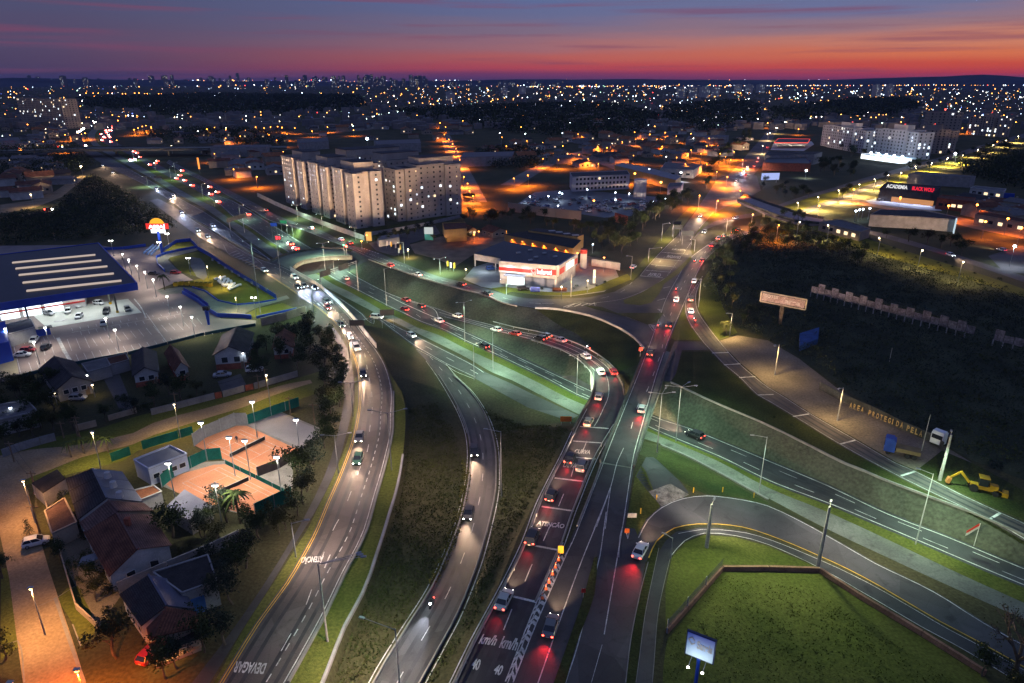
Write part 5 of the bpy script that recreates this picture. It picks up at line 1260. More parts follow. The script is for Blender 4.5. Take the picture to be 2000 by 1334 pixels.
ridge_house('house', 'large house with dark red brown roof beside the row houses', (229, 1004), (269, 1074), 5.6, ((163, 1040), (213, 1128)), ((296, 1006), (336, 1066)), 3.2, m_wwall, m_rbrown, m_rpurp, None, chim=True)
ridge_house('house', 'dark roofed house with slate blue right slope near the bottom', (290, 1124), (326, 1184), 5.6, ((233, 1162), (276, 1224)), ((350, 1136), (381, 1190)), 3.3, m_wwall, m_rdark, M('slate blue roof', (.10, .10, .135), .8, .2, .5, .2, 5), None)
ridge_house('house', 'house with brown tiled roof and glowing orange veranda at the bottom left', (326, 1187), (300, 1246), 5.5, ((286, 1228), (292, 1254)), ((384, 1196), (390, 1226)), 3.4, m_bwall, m_rbrown, None, None, lit=.6)
block('house_wing', 'flat black roofed wing beside the slate blue roof', 'house', '300,1120 406,1086 424,1136 356,1160', 4.2, m_gwall, m_rdark, par=.2)
block('veranda', 'dark veranda roof lit from below in front of the brown tiled house', 'veranda', '290,1260 388,1224 392,1246 300,1282', 3.0, m_bwall, m_rdark, par=0, z0=2.7)
for x, y in L('302,1290 352,1276 392,1258'):
 pass
vt = thing('veranda_floor', 'orange lit veranda floor and rail at the bottom left house', 'veranda', P(350, 1280, 0)); mm = MB(); mm.prism([P(300, 1284), P(390, 1250), P(394, 1270), P(306, 1306)], -.1, .5); mm.build('floor', [m_bwall], vt)
for a, b in (((303, 1286), (303, 1286)), ((345, 1270), (345, 1270)), ((390, 1252), (390, 1252))): mm = MB(); q = P(*a); mm.box(V2(q, 1.4), (.25, .25, 2.8)); mm.build('post', [m_wood], vt)
for x, y, t in ((312, 1265, 'left'), (369, 1238, 'right')): lampT(x, y, 2.55, 'warm veranda lamp on the ' + t + ' of the brown tiled house', 'warm', 420, 1, 'veranda lamps', .16, name='wall_lamp', cat='lamp')
block('lean_to', 'bright blue lean-to roof at the right of the black wing', 'shed', '366,1166 420,1142 424,1152 372,1176', 2.6, M('blue painted wall', (.04, .12, .34), .8), M('blue painted roof', (.05, .15, .42), .7, .2, .5, .1, 4), par=0)
block('shed', 'small bluish shed roof behind the large red brown house', 'shed', '160,1090 190,1080 196,1092 150,1110', 2.6, m_gwall, m_metal, par=0)
block('carport', 'dark carport roof next to the row houses and street', 'carport', '62,945 112,918 128,936 84,964', 2.8, m_gwall, m_rdark, par=0); block('carport', 'beige flat roof between street and row houses', 'carport', '88,1000 126,975 150,1022 102,1044', 2.8, m_bwall, m_rpurp, par=.2)
block('patio_shed', 'white walled patio shed with red roof beside the row houses', 'shed', '262,960 300,950 316,962 276,978', 2.6, m_wwall, m_rred, par=.2)
wall('front_wall', 'low front wall between street verge and the houses', 'wall', '90,985 118,1080 150,1190 192,1228', 1.2, .2, m_bwall, panel=4); wall('party_wall', 'long grey party wall beside the large red brown house', 'wall', '232,1160 330,1118 420,1080 470,1055', 2.2, .25, m_gwall, panel=5)
k = Marks(); k.line('108,1168 130,1235 165,1334', .4, None, 0); k.line('0,1264 35,1252 48,1334', .25, None, 0); k.line('72,1186 108,1170 152,1142', .12, None, 0); k.line('142,1220 158,1262', .2, None, 0); k.build(g_o, m_kerb, 'kerb')
area('verge', '112,1170 130,1150 152,1145 180,1200 186,1235 160,1262 140,1215', m_grass, 2, 0); area('verge', '30,1110 2,1110 2,1290 40,1260', m_grass, 2, 0)
area('yard', '90,975 150,1010 220,1130 235,1165 190,1230 118,1085', M('mossy yard paving', (.12, .105, .075), .95, .4, .3, .3, 4, .1, col2=(.20, .17, .12)), 1, 0)
car(70, 1057, 28, 1, 'hatch', 'white', 0, 'white hatchback parked beside the left street under a conical bush'); car(92, 956, 60, 1, 'hatch', 'silver', 0, 'silver van parked on the drive above the row houses')
car(294, 1275, 75, 1, 'hatch', 'red', 0, 'red car parked left of the orange veranda')
# ================================================================== APARTMENT TOWERS
m_apt = M('beige painted render', (.42, .36, .30), .9, .16, .15, .12, 2, .15); m_apt2 = M('pale grey painted render', (.42, .43, .46), .9, .08, .15, .08, 2, .15); m_apt3 = M('tan painted render', (.32, .27, .22), .9, .1, .15, .08, 2, .15)
m_aroof = M('dark flat roof felt', (.05, .05, .055), .9, .3, .2, .2, 3, .15); m_wdark = M('small dark window', (.03, .03, .032), .3, 0, 0, 0, 0, .4)
def tower(label, o, U, W, boxes, wmat, floors, group, lit=.08, cores=(), red=False, wsz=(1.0, 1.0), pitch=3.3, name='apartment_tower', cat='apartment block', litm=None):
 """boxes: (u0, u1, w0, w1, height). Every facade carries a grid of windows with sills"""
 cu = sum((b[0] + b[1]) / 2 for b in boxes) / len(boxes); cw = sum((b[2] + b[3]) / 2 for b in boxes) / len(boxes)
 q = lambda u, w, z=0: V2(o + U * u + W * w, z)
 root = thing(name, label, cat, q(cu, cw), 0, group)
 dk = MB(); nlit = 0; sill = MB()
 for bi, (u0, u1, w0, w1, h) in enumerate(boxes):
  e = .003 * bi
  p = [q(u0 - e, w0 - e), q(u1 + e, w0 - e), q(u1 + e, w1 + e), q(u0 - e, w1 + e)]
  m = MB(); m.prism(p, -.2, h, bottom=False); m.build('wall', [wmat], root)
  m = MB(); c = sum(p, Vector()) / 4; m.prism([c + (x - c) * .985 for x in p], h + .01, h + .12, bottom=True); m.build('roof', [m_aroof], root)
  m = MB()
  for i in range(4): m.bar(V2(p[i], h + .35), V2(p[(i + 1) % 4], h + .35), .22, .7)
  m.build('parapet', [wmat], root)
  ar = sum(p[i].x * p[(i + 1) % 4].y - p[(i + 1) % 4].x * p[i].y for i in range(4)); pp = p if ar > 0 else p[::-1]
  for i in range(4):
   a, b = pp[i], pp[(i + 1) % 4]; d = unit(b - a); n = Vector((d.y, -d.x, 0)); ln = (b - a).length
   mid = (a + b) / 2
   if n.dot(V2(CAM, 0) - mid) < 0: continue
   nw = max(1, int((ln - 1.2) / pitch)); fh = h / floors
   for f in range(floors):
    for k_ in range(nw):
     s = .6 + (ln - 1.2) * (k_ + .5) / nw; c = V2(a + d * s, fh * (f + .55)) + n * .03
     uu = (c - o).dot(U); ww = (c - o).dot(W)
     if any(bj != bi and x0 - .1 < uu < x1 + .1 and y0 - .1 < ww < y1 + .1 and c.z < hh for bj, (x0, x1, y0, y1, hh) in enumerate(boxes)): continue
     nar = .6 if (k_ % 3 == 1) else 1
     sz = (wsz[0] * nar, .08, wsz[1] * (1 if nar == 1 else .7)); rz = math.atan2(d.y, d.x)
     if rnd.random() < lit and nlit < 60:
      nlit += 1; m = MB(); m.box(c + n * .02, (sz[0] * 1.25, .08, sz[2] * 1.25), rz); m.build('window', [rnd.choice([m_wlit, m_wlitc, m_wlitc, m_wlitw])], root)
     else: dk.box(c, sz, rz)
     sill.box(c - Vector((0, 0, sz[2] / 2 + .06)), (sz[0] + .2, .2, .08), rz)
 if dk.f: dk.build('window', [m_wdark], root)['kind'] = 'stuff'; sill.build('window_sill', [wmat], root)['kind'] = 'stuff'
 for (u0, u1, w0, w1, z0, z1) in cores:
  m = MB(); p = [q(u0, w0), q(u1, w0), q(u1, w1), q(u0, w1)]; m.prism(p, z0, z1); m.build('roof_tank_house', [wmat], root)
  m = MB(); c = sum(p, Vector()) / 4; m.prism([c + (x - c) * 1.03 for x in p], z1 + .01, z1 + .2, bottom=True); m.build('tank_house_roof', [m_aroof], root)
 if red:
  c = q(cu, cw, max(b[4] for b in boxes) + 3.6 + (1 if cores else 0)); m = MB(); m.tube(V2(c, max(b[4] for b in boxes)), c, .12, n=5); ms = m.build('beacon_mast', [m_pole], root); m = MB(); m.ball(c, .9); m.build('beacon', [glow('red beacon', (1, .06, .04), 9)], ms)
 return root
m_wlit.node_tree.nodes['Principled BSDF'].inputs['Emission Strength'].default_value = 1.7
m_wlitw = glow('white lit window', (1, .97, .88), 2.0)
A0 = P(697, 447); U_ = unit(V2(P(560, 395) - A0, 0)); W_ = Vector((U_.y, -U_.x, 0)); hC = zat(A0, 341)
G1 = 'beige apartment towers beside the highway'
def slab(u0, w0, du, dw, h, notch=3.0):
 return [(u0 + notch, u0 + du - notch, w0, w0 + dw, h), (u0, u0 + du * .42, w0 + notch, w0 + dw - notch * .4, h - .6), (u0 + du * .58, u0 + du, w0 + notch, w0 + dw - notch * .4, h - .3)]
tower('front beige tower nearest the highway, lit warm from below', A0, U_, W_, [(0, 10, 0, 6, hC - .5), (0, 10, 9.5, 16, hC), (2.2, 24, 3, 13, hC), (14, 26, 0, 6.5, hC + .8), (12, 24, 9, 18, hC)], m_apt, 11, G1, .07, [(9, 25, 5, 16, hC, hC + 4.6)])
tower('middle beige tower of the left row along the highway', A0, U_, W_, [(34, 43, 0, 6, hC - .4), (34, 43, 9.5, 16, hC), (36, 58, 3, 13, hC), (48, 60, 0, 6.5, hC + .5)], m_apt, 11, G1, .05, [(43, 59, 5, 16, hC, hC + 4.4)])
tower('rear left beige tower at the far end of the row', A0, U_, W_, [(69, 78, 0, 6, hC - .3), (69, 78, 9, 16, hC), (71, 100, 3, 13, hC), (85, 103, 0, 6.5, hC + .4)], m_apt, 11, G1, .06, [(80, 97, 5, 16, hC, hC + 4.4)])
tower('broad right beige tower with many lit windows', A0, U_, W_, [(4, 18, 26, 31, hC - .6), (2.5, 18, 31, 40, hC - .2), (4, 18, 39, 56, hC + .9), (2.5, 18, 56, 66, hC)], m_apt, 11, G1, .16, [(10, 22, 44, 66, hC, hC + 4.4)])
tower('middle rear beige tower behind the broad right one', A0, U_, W_, [(34, 52, 26, 34, hC), (34, 54, 37, 60, hC + .8)], m_apt, 11, G1, .18, [(42, 54, 38, 62, hC, hC + 4.6)])
tower('rearmost beige tower of the complex', A0, U_, W_, [(68, 90, 24, 34, hC), (68, 90, 37, 66, hC + .8)], m_apt, 11, G1, .12, [(74, 90, 30, 66, hC, hC + 4.6)])
area('apartment_lawn', '552,400 590,412 640,430 690,452 720,462 800,446 910,420 905,412 760,440 700,447 600,405', m_grass_d, 2, 0)
wall('perimeter_wall', 'long pale wall in front of the beige apartment towers', 'wall', '503,384 540,402 590,424 640,444 690,462 712,470', 2.6, .25, m_gwall, panel=8)
wall('perimeter_wall', 'low grey wall behind the restaurant garden', 'wall', '712,462 760,454 830,441 905,424', 1.8, .25, m_gwall, panel=8)
B0 = P(1612, 287); B1 = P(1676, 299);
def rblock(label, bl, br, top, depth, floors, mat, lit, red=True, core=True, steps=True):
 a, b = P(*bl), P(*br); w = unit(V2(b - a, 0)); u = Vector((-w.y, w.x, 0)); ln = (b - a).length; h = zat(a, top)
 bx = [(0, depth, ln * .22, ln * .78, h), (2.5, depth - 2, 0, ln * .24, h - 1), (2.5, depth - 2, ln * .76, ln, h - 1.2)] if steps else [(0, depth, 0, ln, h)]
 tower(label, a, u, w, bx, mat, floors, 'apartment blocks on the right hill', lit, [(depth * .3, depth * .7, ln * .35, ln * .65, h, h + 5)] if core else [], red, (1.7, 1.7), 4.2)
rblock('left pale apartment block behind the petrol station on the right', (1598, 284), (1680, 300), 243, 22, 8, m_apt2, .12)
rblock('pale apartment block above the brightly lit glasshouse', (1697, 300), (1780, 312), 250, 22, 8, m_apt2, .10)
rblock('tan apartment block right of the brightly lit glasshouse', (1790, 300), (1866, 300), 254, 24, 9, m_apt3, .08)
rblock('tall dark block behind the tan apartment block', (1806, 275), (1870, 276), 220, 16, 10, m_apt3, .04, True, False, False)
rblock('brown apartment block at the right with scattered lights', (1884, 262), (1950, 268), 226, 18, 9, m_apt3, .16)
rblock('square dim apartment block far left beyond the flyover', (45, 246), (130, 252), 192, 24, 14, m_apt3, .08, False, False, False)
block('white_block', 'low white three storey block with balconies behind the crowded car yard', 'apartment block', '1113,338 1225,334 1230,342 1118,347', 9.5, m_apt2, m_aroof, wins=[(0, 3, 14, 1.5, 1.5)], lit=.22, frame=False)
c = P(1249, 387); st = thing('silo', 'tall ribbed pale silo tower beside the car yard', 'silo', c); m = MB(); m.tube(c, V2(c, zat(c, 350)), 4.0, n=18); m.build('shell', [m_apt2], st)
for i in range(14): a = 6.283 * i / 14; m = MB(); q = c + Vector((4.05 * math.cos(a), 4.05 * math.sin(a), 0)); m.bar(q, V2(q, zat(c, 350)), .16, .16); m.build('rib', [m_wwall], st)
# ================================================================== HARDWARE STORE
hb = P(1178, 690) ; HB_ = 8.5
f0, f1, f2, f3 = P(976, 511, HB_), P(1088, 520.5, HB_), P(1125, 497, HB_), P(988, 472, HB_)
hs_ = thing('hardware_store', 'hardware store with dark roof and lit white red banded front', 'shop', V2((f0 + f1 + f2 + f3) / 4, 0))
m = MB(); m.prism([f0, f1, f2, f3], -.2, HB_ - .3); m.build('wall', [m_wwall], hs_); m = MB(); m.prism([f0, f1, f2, f3], HB_ - .28, HB_, bottom=True); m.build('roof', [m_blued], hs_)
d1 = unit(V2(f1 - f0, 0)); d2 = unit(V2(f2 - f1, 0)); n1 = Vector((d1.y, -d1.x, 0)); n2 = Vector((d2.y, -d2.x, 0))
for a, b, n_ in ((f0, f1, n1), (f1, f2, n2)):
 m = MB(); m.bar(V2(a, 6.8) + n_ * .4, V2(b, 6.8) + n_ * .4, .8, 4.2); m.build('fascia', [m_wwall], hs_)
m = MB(); m.bar(V2(f0, 6.1) + n1 * .86, V2(f0.lerp(f1, .56), 6.1) + n1 * .86, .06, 1.3); m.build('red_band', [m_red], hs_)
m = MB(); m.bar(V2(f0.lerp(f1, .93), 6.4) + n1 * .86, V2(f1, 6.4) + n1 * .86, .06, 2); m.build('red_band', [m_red], hs_); m = MB(); m.bar(V2(f1.lerp(f2, .02), 6.4) + n2 * .86, V2(f1.lerp(f2, .28), 6.4) + n2 * .86, .06, 2.2); m.build('red_band', [m_red], hs_); m = MB(); m.bar(V2(f1.lerp(f2, .82), 6.4) + n2 * .86, V2(f1.lerp(f2, .97), 6.4) + n2 * .86, .06, 2.2); m.build('red_band', [m_red], hs_)
m = MB(); m.bar(V2(f0.lerp(f1, .655), 6.2) + n1 * .85, V2(f0.lerp(f1, .935), 6.2) + n1 * .85, .05, 2.5); m.build('letter_plate', [m_red], hs_); o = V2(f0.lerp(f1, .67), 5.3) + n1 * .93; sign_text(hs_, 'balaroti', o, V2(f0.lerp(f1, .925), 5.3) + n1 * .93, o + Vector((0, 0, 1.9)), glow('white shop letters', (1, 1, 1), 1.6), .08)
c = V2(f0.lerp(f1, .605), 6.2) + n1 * .9; m = MB()
for s in (-1, 1): m.bar(c + d1 * (s * 1.5) + Vector((0, 0, 1.2)), c + Vector((0, 0, -1.6)), .06, .5, up=tuple(n1))
m.build('emblem', [m_red], hs_); m = MB(); m.face([c + d1 * -1.1 + Vector((0, 0, .9)), c + d1 * -.35 + Vector((0, 0, .5)), c + Vector((0, 0, 1.0)), c + d1 * .35 + Vector((0, 0, .5)), c + d1 * 1.1 + Vector((0, 0, .9)), c + Vector((0, 0, -.5))][::-1]); m.build('emblem_mark', [m_red], hs_)
m = MB(); o = V2(f1.lerp(f2, .36), 6.6) + n2 * .86; m.bar(o, V2(f1.lerp(f2, .78), 6.6) + n2 * .86, .08, 2.6); m.build('light_panel', [glow('lit white shop panel', (1, .98, .92), 1.3)], hs_)
m = MB(); m.bar(V2(f0.lerp(f1, .14), 1.9) + n1 * .1, V2(f0.lerp(f1, .44), 1.9) + n1 * .1, .15, 3.4); m.build('shop_window', [glow('bright shop window', (.86, 1, .96), 2.2)], hs_)
for t in (.52, .64, .76, .88): m = MB(); q = V2(f0.lerp(f1, t), 1.9) + n1 * .08; m.box(q, (3.8, .1, 3.6), math.atan2(d1.y, d1.x)); m.build('shutter', [m_metal], hs_)
m = MB(); m.bar(V2(f0.lerp(f1, .12), 4.2) + n1 * 1.8, V2(f0.lerp(f1, .48), 4.2) + n1 * 1.8, 3.4, .25); m.build('canopy', [m_gwall], hs_)
for t, s_ in ((.25, .5), (.55, .4), (.4, .75), (.62, .7), (.8, .6), (.5, .2)): q = f0.lerp(f1, t).lerp(f3.lerp(f2, t), s_); m = MB(); m.box(q + Vector((0, 0, .25)), (1.6, .8, .5), .5); m.build('roof_vent', [m_wwall], hs_)
g0, g1, g2, g3 = P(926, 496, 7), P(978, 505, 7), P(1010, 480, 7), P(985, 471, 7)
block('store_annex', 'lower covered loading hall attached left of the hardware store', 'building', [g0, g1, g2, g3], 7, m_wwall, m_blued, par=0, z0=4.6)
for x, y in ((928, 520), (968, 530), (985, 500)): q = P(x, y); r_ = thing('canopy_column', 'pale column under the loading hall of the hardware store', 'column', q, 0, 'loading hall columns'); m = MB(); m.box(V2(q, 2.3), (.5, .5, 4.6)); m.build('shaft', [m_wwall], r_)
for t in (.2, .5, .8): q = f0.lerp(f1, t) + n1 * 2.6; spot('shop_light', V2(q, 8.4), V2(q + n1 * 1.6, 0), COOL, 2600, 165, .7, .3)
q = f1.lerp(f2, .55) + n2 * 1.8; spot('shop_light', V2(q, 8.4), V2(q + n2, 0), (1, .95, .85), 2600, 165, .7, .3); q = P(945, 512, 4.2); point('loading_light', q, COOL, 1500, .5)
area('forecourt', '905,545 925,522 980,505 1110,530 1150,500 1200,520 1210,545 1180,570 1120,578 1060,577 1000,570 940,560', M('pale forecourt concrete', (.24, .235, .22), .85, .2, .2, .15, 3, .2), 2, 0)
area('forecourt_verge', '1000,570 1060,577 1120,577 1180,568 1236,545 1225,535 1190,548 1150,566 1100,572 1040,568 985,560 960,563 985,574', m_lawn, 3, 0)
area('red_yard', '1146,500 1210,512 1205,527 1150,520', m_dirt, 3, 0)
c = P(1139, 524); wt = thing('water_tower', 'white cylindrical water tower with red top beside the hardware store', 'water tower', c); h_ = zat(c, 487); m = MB(); m.tube(c, V2(c, h_ - 1.6), 1.35, n=14); m.build('shaft', [m_wwall], wt); m = MB(); m.tube(V2(c, h_ - 1.6), V2(c, h_), 1.4, n=14); m.build('red_top', [m_red], wt)
wall('yard_wall', 'white wall in front of the orange lit yard', 'wall', '1155,519 1211,528', 3.0, .25, m_wwall, panel=6)
for x, y, p_, col, t in ((1128, 494, 3600, 'orange', 'at the corner of the hardware store roof'), (1180, 503, 2600, 'orange', 'inside the red yard')): lampT(x, y, 6, 'orange lamp ' + t, col, p_, 1, None, .3)
for x, y, t in ((1097, 560, 'on the forecourt edge'), (1148, 548, 'on the forecourt verge'), (1161, 540, 'next to the tall lit totem'), (910, 526, 'beside the loading hall')): lampT(x, y, 4.5, 'small warm lamp ' + t, 'warm', 1500, 1, 'forecourt lamps', .24)
c = P(1160, 556); tt = thing('lit_totem', 'tall glowing white sign totem on the forecourt verge', 'sign', c); m = MB(); m.box(V2(c, 3.2), (.9, .35, 5.2)); m.build('light_box', [glow('totem light', (1, .85, .55), 1.6)], tt); m = MB(); m.box(V2(c, .3), (2.8, 1.0, .6)); m.build('base', [m_gwall], tt)
c = P(1093, 570); tt = thing('brick_sign', 'long low brown sign wall on the forecourt', 'sign', c); m = MB(); m.box(V2(c, .9), (5.2, .3, 1.4)); m.build('panel', [m_rbrown], tt)
c = P(1045, 571); tt = thing('blue_banner', 'blue banner on the forecourt fence', 'banner', c); m = MB(); m.box(V2(c, 1.1), (3.4, .1, 1.8)); m.build('panel', [m_blue], tt)
car(960, 524, 20, 1, 'suv', 'blue', 0, 'blue car parked under the loading hall'); car(975, 519, 20, 1, 'suv', 'black', 0, 'dark car beside the blue one under the loading hall'); car(1022, 563, 10, 1, 'suv', 'black', 0, 'black car at the forecourt fence'); car(1237, 521, 60, 1, 'hatch', 'white', 1, 'white car stopping on the verge by the avenue', beam=0)
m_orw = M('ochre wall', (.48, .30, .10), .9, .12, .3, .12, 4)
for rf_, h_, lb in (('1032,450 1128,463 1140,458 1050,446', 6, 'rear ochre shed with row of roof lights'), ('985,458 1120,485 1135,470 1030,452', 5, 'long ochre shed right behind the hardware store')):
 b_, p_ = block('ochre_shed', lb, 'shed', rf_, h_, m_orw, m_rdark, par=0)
 a, b = sorted(p_, key=lambda t: t.y)[:2]; a, b = (P(*L(rf_)[0]), P(*L(rf_)[1])); d_ = unit(b - a); n_ = Vector((d_.y, -d_.x, 0))
 for i in range(5): q = a.lerp(b, .1 + .2 * i); spot('wall_fill_spot', V2(q, 1.2) + n_ * 2.6, V2(q, 3.6), (1, .42, .05), 2600, 150, .8, .2)  # added spots standing before the wall to brighten its orange front
for x, y in L('1042,461 1062,464 1082,467 1102,470 1120,472'): lampT(x, y, 4.2, 'orange wall lamp on the rear ochre shed', 'orange', 1800, 1, 'orange lamps on the ochre sheds', .16, name='wall_lamp', cat='lamp')
for x, y in L('1000,468 1020,472 1040,476 1062,480 1085,485 1105,489'): lampT(x, y, 3.6, 'orange wall lamp on the long ochre shed', 'orange', 2200, 1, 'orange lamps on the ochre sheds', .16, name='wall_lamp', cat='lamp')
for i, (x, y) in enumerate(L('1078,450.5 1092,453 1107,456 1124,459')): m = MB(); c = P(x, y, 6.3); m.box(c, (3, 1.5, .25), .2); o_ = m.build('roof_light', [m_wwall], origin=c); tag(o_, 'pale roof light on the rear ochre shed', 'roof light', 'roof lights of the rear shed')
lampT(1130, 466, 4, 'cool twin lamp at the end of the rear shed', 'cool', 900, 2, None, .25); lampT(1158, 477, 4, 'cool lamp beside the round tank', 'cool', 700, 1, None, .25)
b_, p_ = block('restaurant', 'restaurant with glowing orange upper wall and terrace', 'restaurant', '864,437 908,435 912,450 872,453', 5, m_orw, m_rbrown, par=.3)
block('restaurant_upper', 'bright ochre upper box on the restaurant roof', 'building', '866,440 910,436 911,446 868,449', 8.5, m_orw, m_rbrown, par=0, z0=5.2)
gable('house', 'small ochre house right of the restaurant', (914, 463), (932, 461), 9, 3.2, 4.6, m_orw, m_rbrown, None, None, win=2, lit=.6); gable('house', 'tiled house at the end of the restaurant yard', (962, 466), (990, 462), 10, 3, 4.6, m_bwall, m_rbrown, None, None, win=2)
for x, y, p_, t in ((872, 450, 900, 'at the left of the restaurant terrace'), (890, 449, 1300, 'in the middle of the restaurant terrace'), (905, 447, 1300, 'at the right of the restaurant terrace'), (897, 440, 800, 'below the bright upper box'), (926, 458, 700, 'on the small ochre house'), (716, 459, 700, 'at the garden entrance'), (706, 471, 900, 'beside the lit sign at the frontage'), (797, 487, 1200, 'over the parking yard'), (935, 452, 600, 'behind the ochre house')):
 lampT(x, y, 3.8, 'warm orange lamp ' + t, 'warm' if 'yard' in t else 'orange', p_ * (1.2 if x < 730 else 3.5), 1, 'restaurant lamps', .3)
for x in (868, 884, 900, 912): q = P(x, 462, 3.4); spot('facade_fill_spot', q, P(x, 452, 6), (1, .45, .07), 5200, 130, .9, .2)  # spots added in front to brighten the restaurant's upper wall
area('restaurant_yard', '800,478 860,462 940,452 1000,456 1000,470 960,480 920,500 890,520 850,505 810,495', M('earth yard', (.22, .15, .09), .95, .3, .2, .25, 3), 1, 0)
area('parking_yard', '720,475 790,455 850,440 860,456 800,476 800,492 770,500 735,490', m_asph_b, 1, 0)
c = P(838, 470); tt = thing('sign_totem', 'white over teal sign totem at the restaurant entrance', 'sign', c); h_ = zat(c, 444); m = MB(); m.box(V2(c, h_ * .75), (4.2, .4, h_ * .5)); m.build('white_panel', [glow('white sign face', (.9, 1, .97), .55)], tt); m = MB(); m.box(V2(c, h_ * .26), (4.0, .4, h_ * .45)); m.build('teal_panel', [M('teal sign panel', (.05, .32, .30), .6)], tt)
c = P(721, 474); tt = thing('lit_sign_box', 'ochre lit sign box on the frontage beside the apartment wall', 'sign', c); m = MB(); m.box(V2(c, 3.0), (2.6, .5, 4.2)); m.build('light_box', [glow('ochre sign face', (1, .5, .1), .9)], tt)
for i, (x, y) in enumerate(L('755,485 763,487 772,490 781,493 778,500 873,526 879,529 886,530')):
 c = P(x, y); r_ = thing('banner_flag', 'feather banner flag on a thin pole along the frontage road', 'flag', c, 0, 'feather flags along the frontage road'); m = MB(); m.tube(c, V2(c, 3.6), .05, n=5); m.build('pole', [m_pole], r_); m = MB(); m.box(V2(c, 2.4) + Vector((.35, 0, 0)), (.7, .05, 2.2)); m.build('cloth', [m_yel if i % 2 else m_wwall], r_)
block('grey_shed', 'long grey lean-to roof behind the parking yard', 'shed', '735,463 778,456 780,463 740,470', 3, m_gwall, m_metal, par=0)
# ================================================================== CROWDED CAR YARD, SHEDS
area('car_yard', '1000,405 1045,375 1120,370 1230,380 1290,385 1260,420 1180,425 1080,410', M('wet dark yard', (.07, .075, .08), .5, .3, .2, .2, 3, .4), 1, 0)
wall('yard_wall', 'tall brown block wall in front of the crowded car yard', 'wall', '992,412 1060,422 1135,430', 5, .3, m_apt3, panel=7); wall('yard_wall', 'dark red wall at the right end of the car yard', 'wall', '1200,433 1225,440', 5, .3, m_brick, panel=7)
CO = ['white', 'silver', 'grey', 'black', 'red', 'blue', 'white', 'silver']
for i in range(74):
 t = rnd.random(); x = 1012 + 260 * t; y = 384 + rnd.random() * 26 + 8 * t
 c_ = rnd.choice(CO); far_car(x, y, rnd.choice([20, 110, 200, 65]) + rnd.uniform(-6, 6), 1, '0', c_, c_ + ' car parked in the crowded yard behind the brown wall', 'cars in the crowded car yard', False)
for x, y in L('1035,384 1071,383 1093,376 1098,378 1147,370 1202,376 1229,378 1202,390 1090,402 1300,388 1276,393'): lampT(x, y, 5, 'cool white lamp in the crowded car yard', 'cool', 1500, 1, 'car yard lamps', .42)
lampT(1160, 392, 4, 'red lamp in the crowded car yard', 'orange', 0, 1, None, .5)
block('ochre_warehouse', 'long ochre warehouse side lit orange behind the silo', 'warehouse', '1200,323 1262,338 1320,352 1330,345 1262,326 1215,318', 7, m_orw, m_metal, par=0); block('white_warehouse', 'white warehouse with small windows behind the silo', 'warehouse', '1290,330 1355,333 1372,322 1300,318', 6, m_wwall, m_rgrey, par=.3, wins=[(0, 1, 4, 3, 1.6)]); block('pink_house', 'pale pink low building beside the avenue trees', 'building', '1304,366 1330,364 1335,357 1308,358', 5, M('pale pink wall', (.42, .32, .34), .9, .1, .4, .1, 4), m_rgrey, par=.2)
for x, y, c_, t in ((1268, 331, 'cool', 'on the roof of the ochre warehouse'), (1330, 337, 'cool', 'in the yard of the white warehouse'), (1240, 339, 'orange', 'behind the white three storey block'), (1291, 356, 'orange', 'in front of the ochre warehouse')): lampT(x, y, 7, 'bright lamp ' + t, c_, 9000, 1, None, .7)
for i in range(5): c = P(1215 + i * 22, 338 + i * 5); spot('wall_fill_spot', V2(c, 6) + Vector((0, -6, 0)), V2(c, 2), ORANGE, 6000, 140)
# ================================================================== RIGHT SIDE BUILDINGS
block('brick_store', 'long red brick store with blue roof edge beside the avenue', 'shop', '1490,318 1584,320 1572,306 1500,307', 6.5, m_brick, m_blued, par=.2); r_, p_ = block('grey_hall', 'tall dark hall with grey gable behind the red brick store', 'warehouse', '1494,304 1590,302 1606,298 1500,296', 9, m_gwall, m_rdark, par=.3)
m = MB(); a, b = P(1500, 327), P(1580, 328); rb_ = thing('blue_fascia', 'blue strip sign along the red brick store', 'sign', a); m.bar(V2(a, 5.9) - Vector((0, .6, 0)), V2(b, 5.9) - Vector((0, .6, 0)), .3, 1.3); m.build('panel', [m_blue], rb_)
c = P(1503, 357); rb_ = thing('lit_billboard', 'lit blue white billboard with car picture at the red brick store', 'billboard', c); m = MB(); m.box(V2(c, 4.6), (14, .4, 5), R(8)); m.build('panel', [glow('blue white board', (.45, .55, 1), .9)], rb_)
for s in (-5, 5): m = MB(); m.tube(c + Vector((s, .3, 0)), V2(c, 3) + Vector((s, .3, 0)), .15); m.build('post', [m_pole], rb_)
m = MB(); m.prism([V2(c, 0) + Vector((x, -.25, 0)) for x in (-5,)] + [c + Vector((x, -.32, 0)) for x in (-1, -2)], 2.8, 5) if False else None
lampT(1575, 333, 6, 'bright cool lamp at the corner of the red brick store', 'cool', 6500, 1, None, .8)
b_, p_ = block('petrol_station', 'petrol station canopy with red edge stripe and white light', 'petrol station', '1512,279 1578,279 1582,272 1520,271', 6, m_wwall, m_rgrey, par=0, z0=5.0); m = MB()
for i in range(4): m.bar(p_[i] + Vector((0, 0, .1)), p_[(i + 1) % 4] + Vector((0, 0, .1)), .25, .7)
m.build('red_edge', [glow('red canopy edge', (1, .08, .05), 1.5)], b_)
for t in (.1, .5, .9): q = p_[0].lerp(p_[1], t); q = q + (p_[2] - p_[1]) * .3; m = MB(); m.box(V2(q, 2.5), (.5, .5, 5)); m.build('column', [m_wwall], b_)
area('petrol_forecourt', '1505,293 1570,295 1590,282 1585,276 1512,277', m_pale, 2, 0)
for x in (1525, 1545, 1565): q = P(x, 275, 4.8); spot('station_light', q, V2(q, 0), WHITE, 3500, 160)
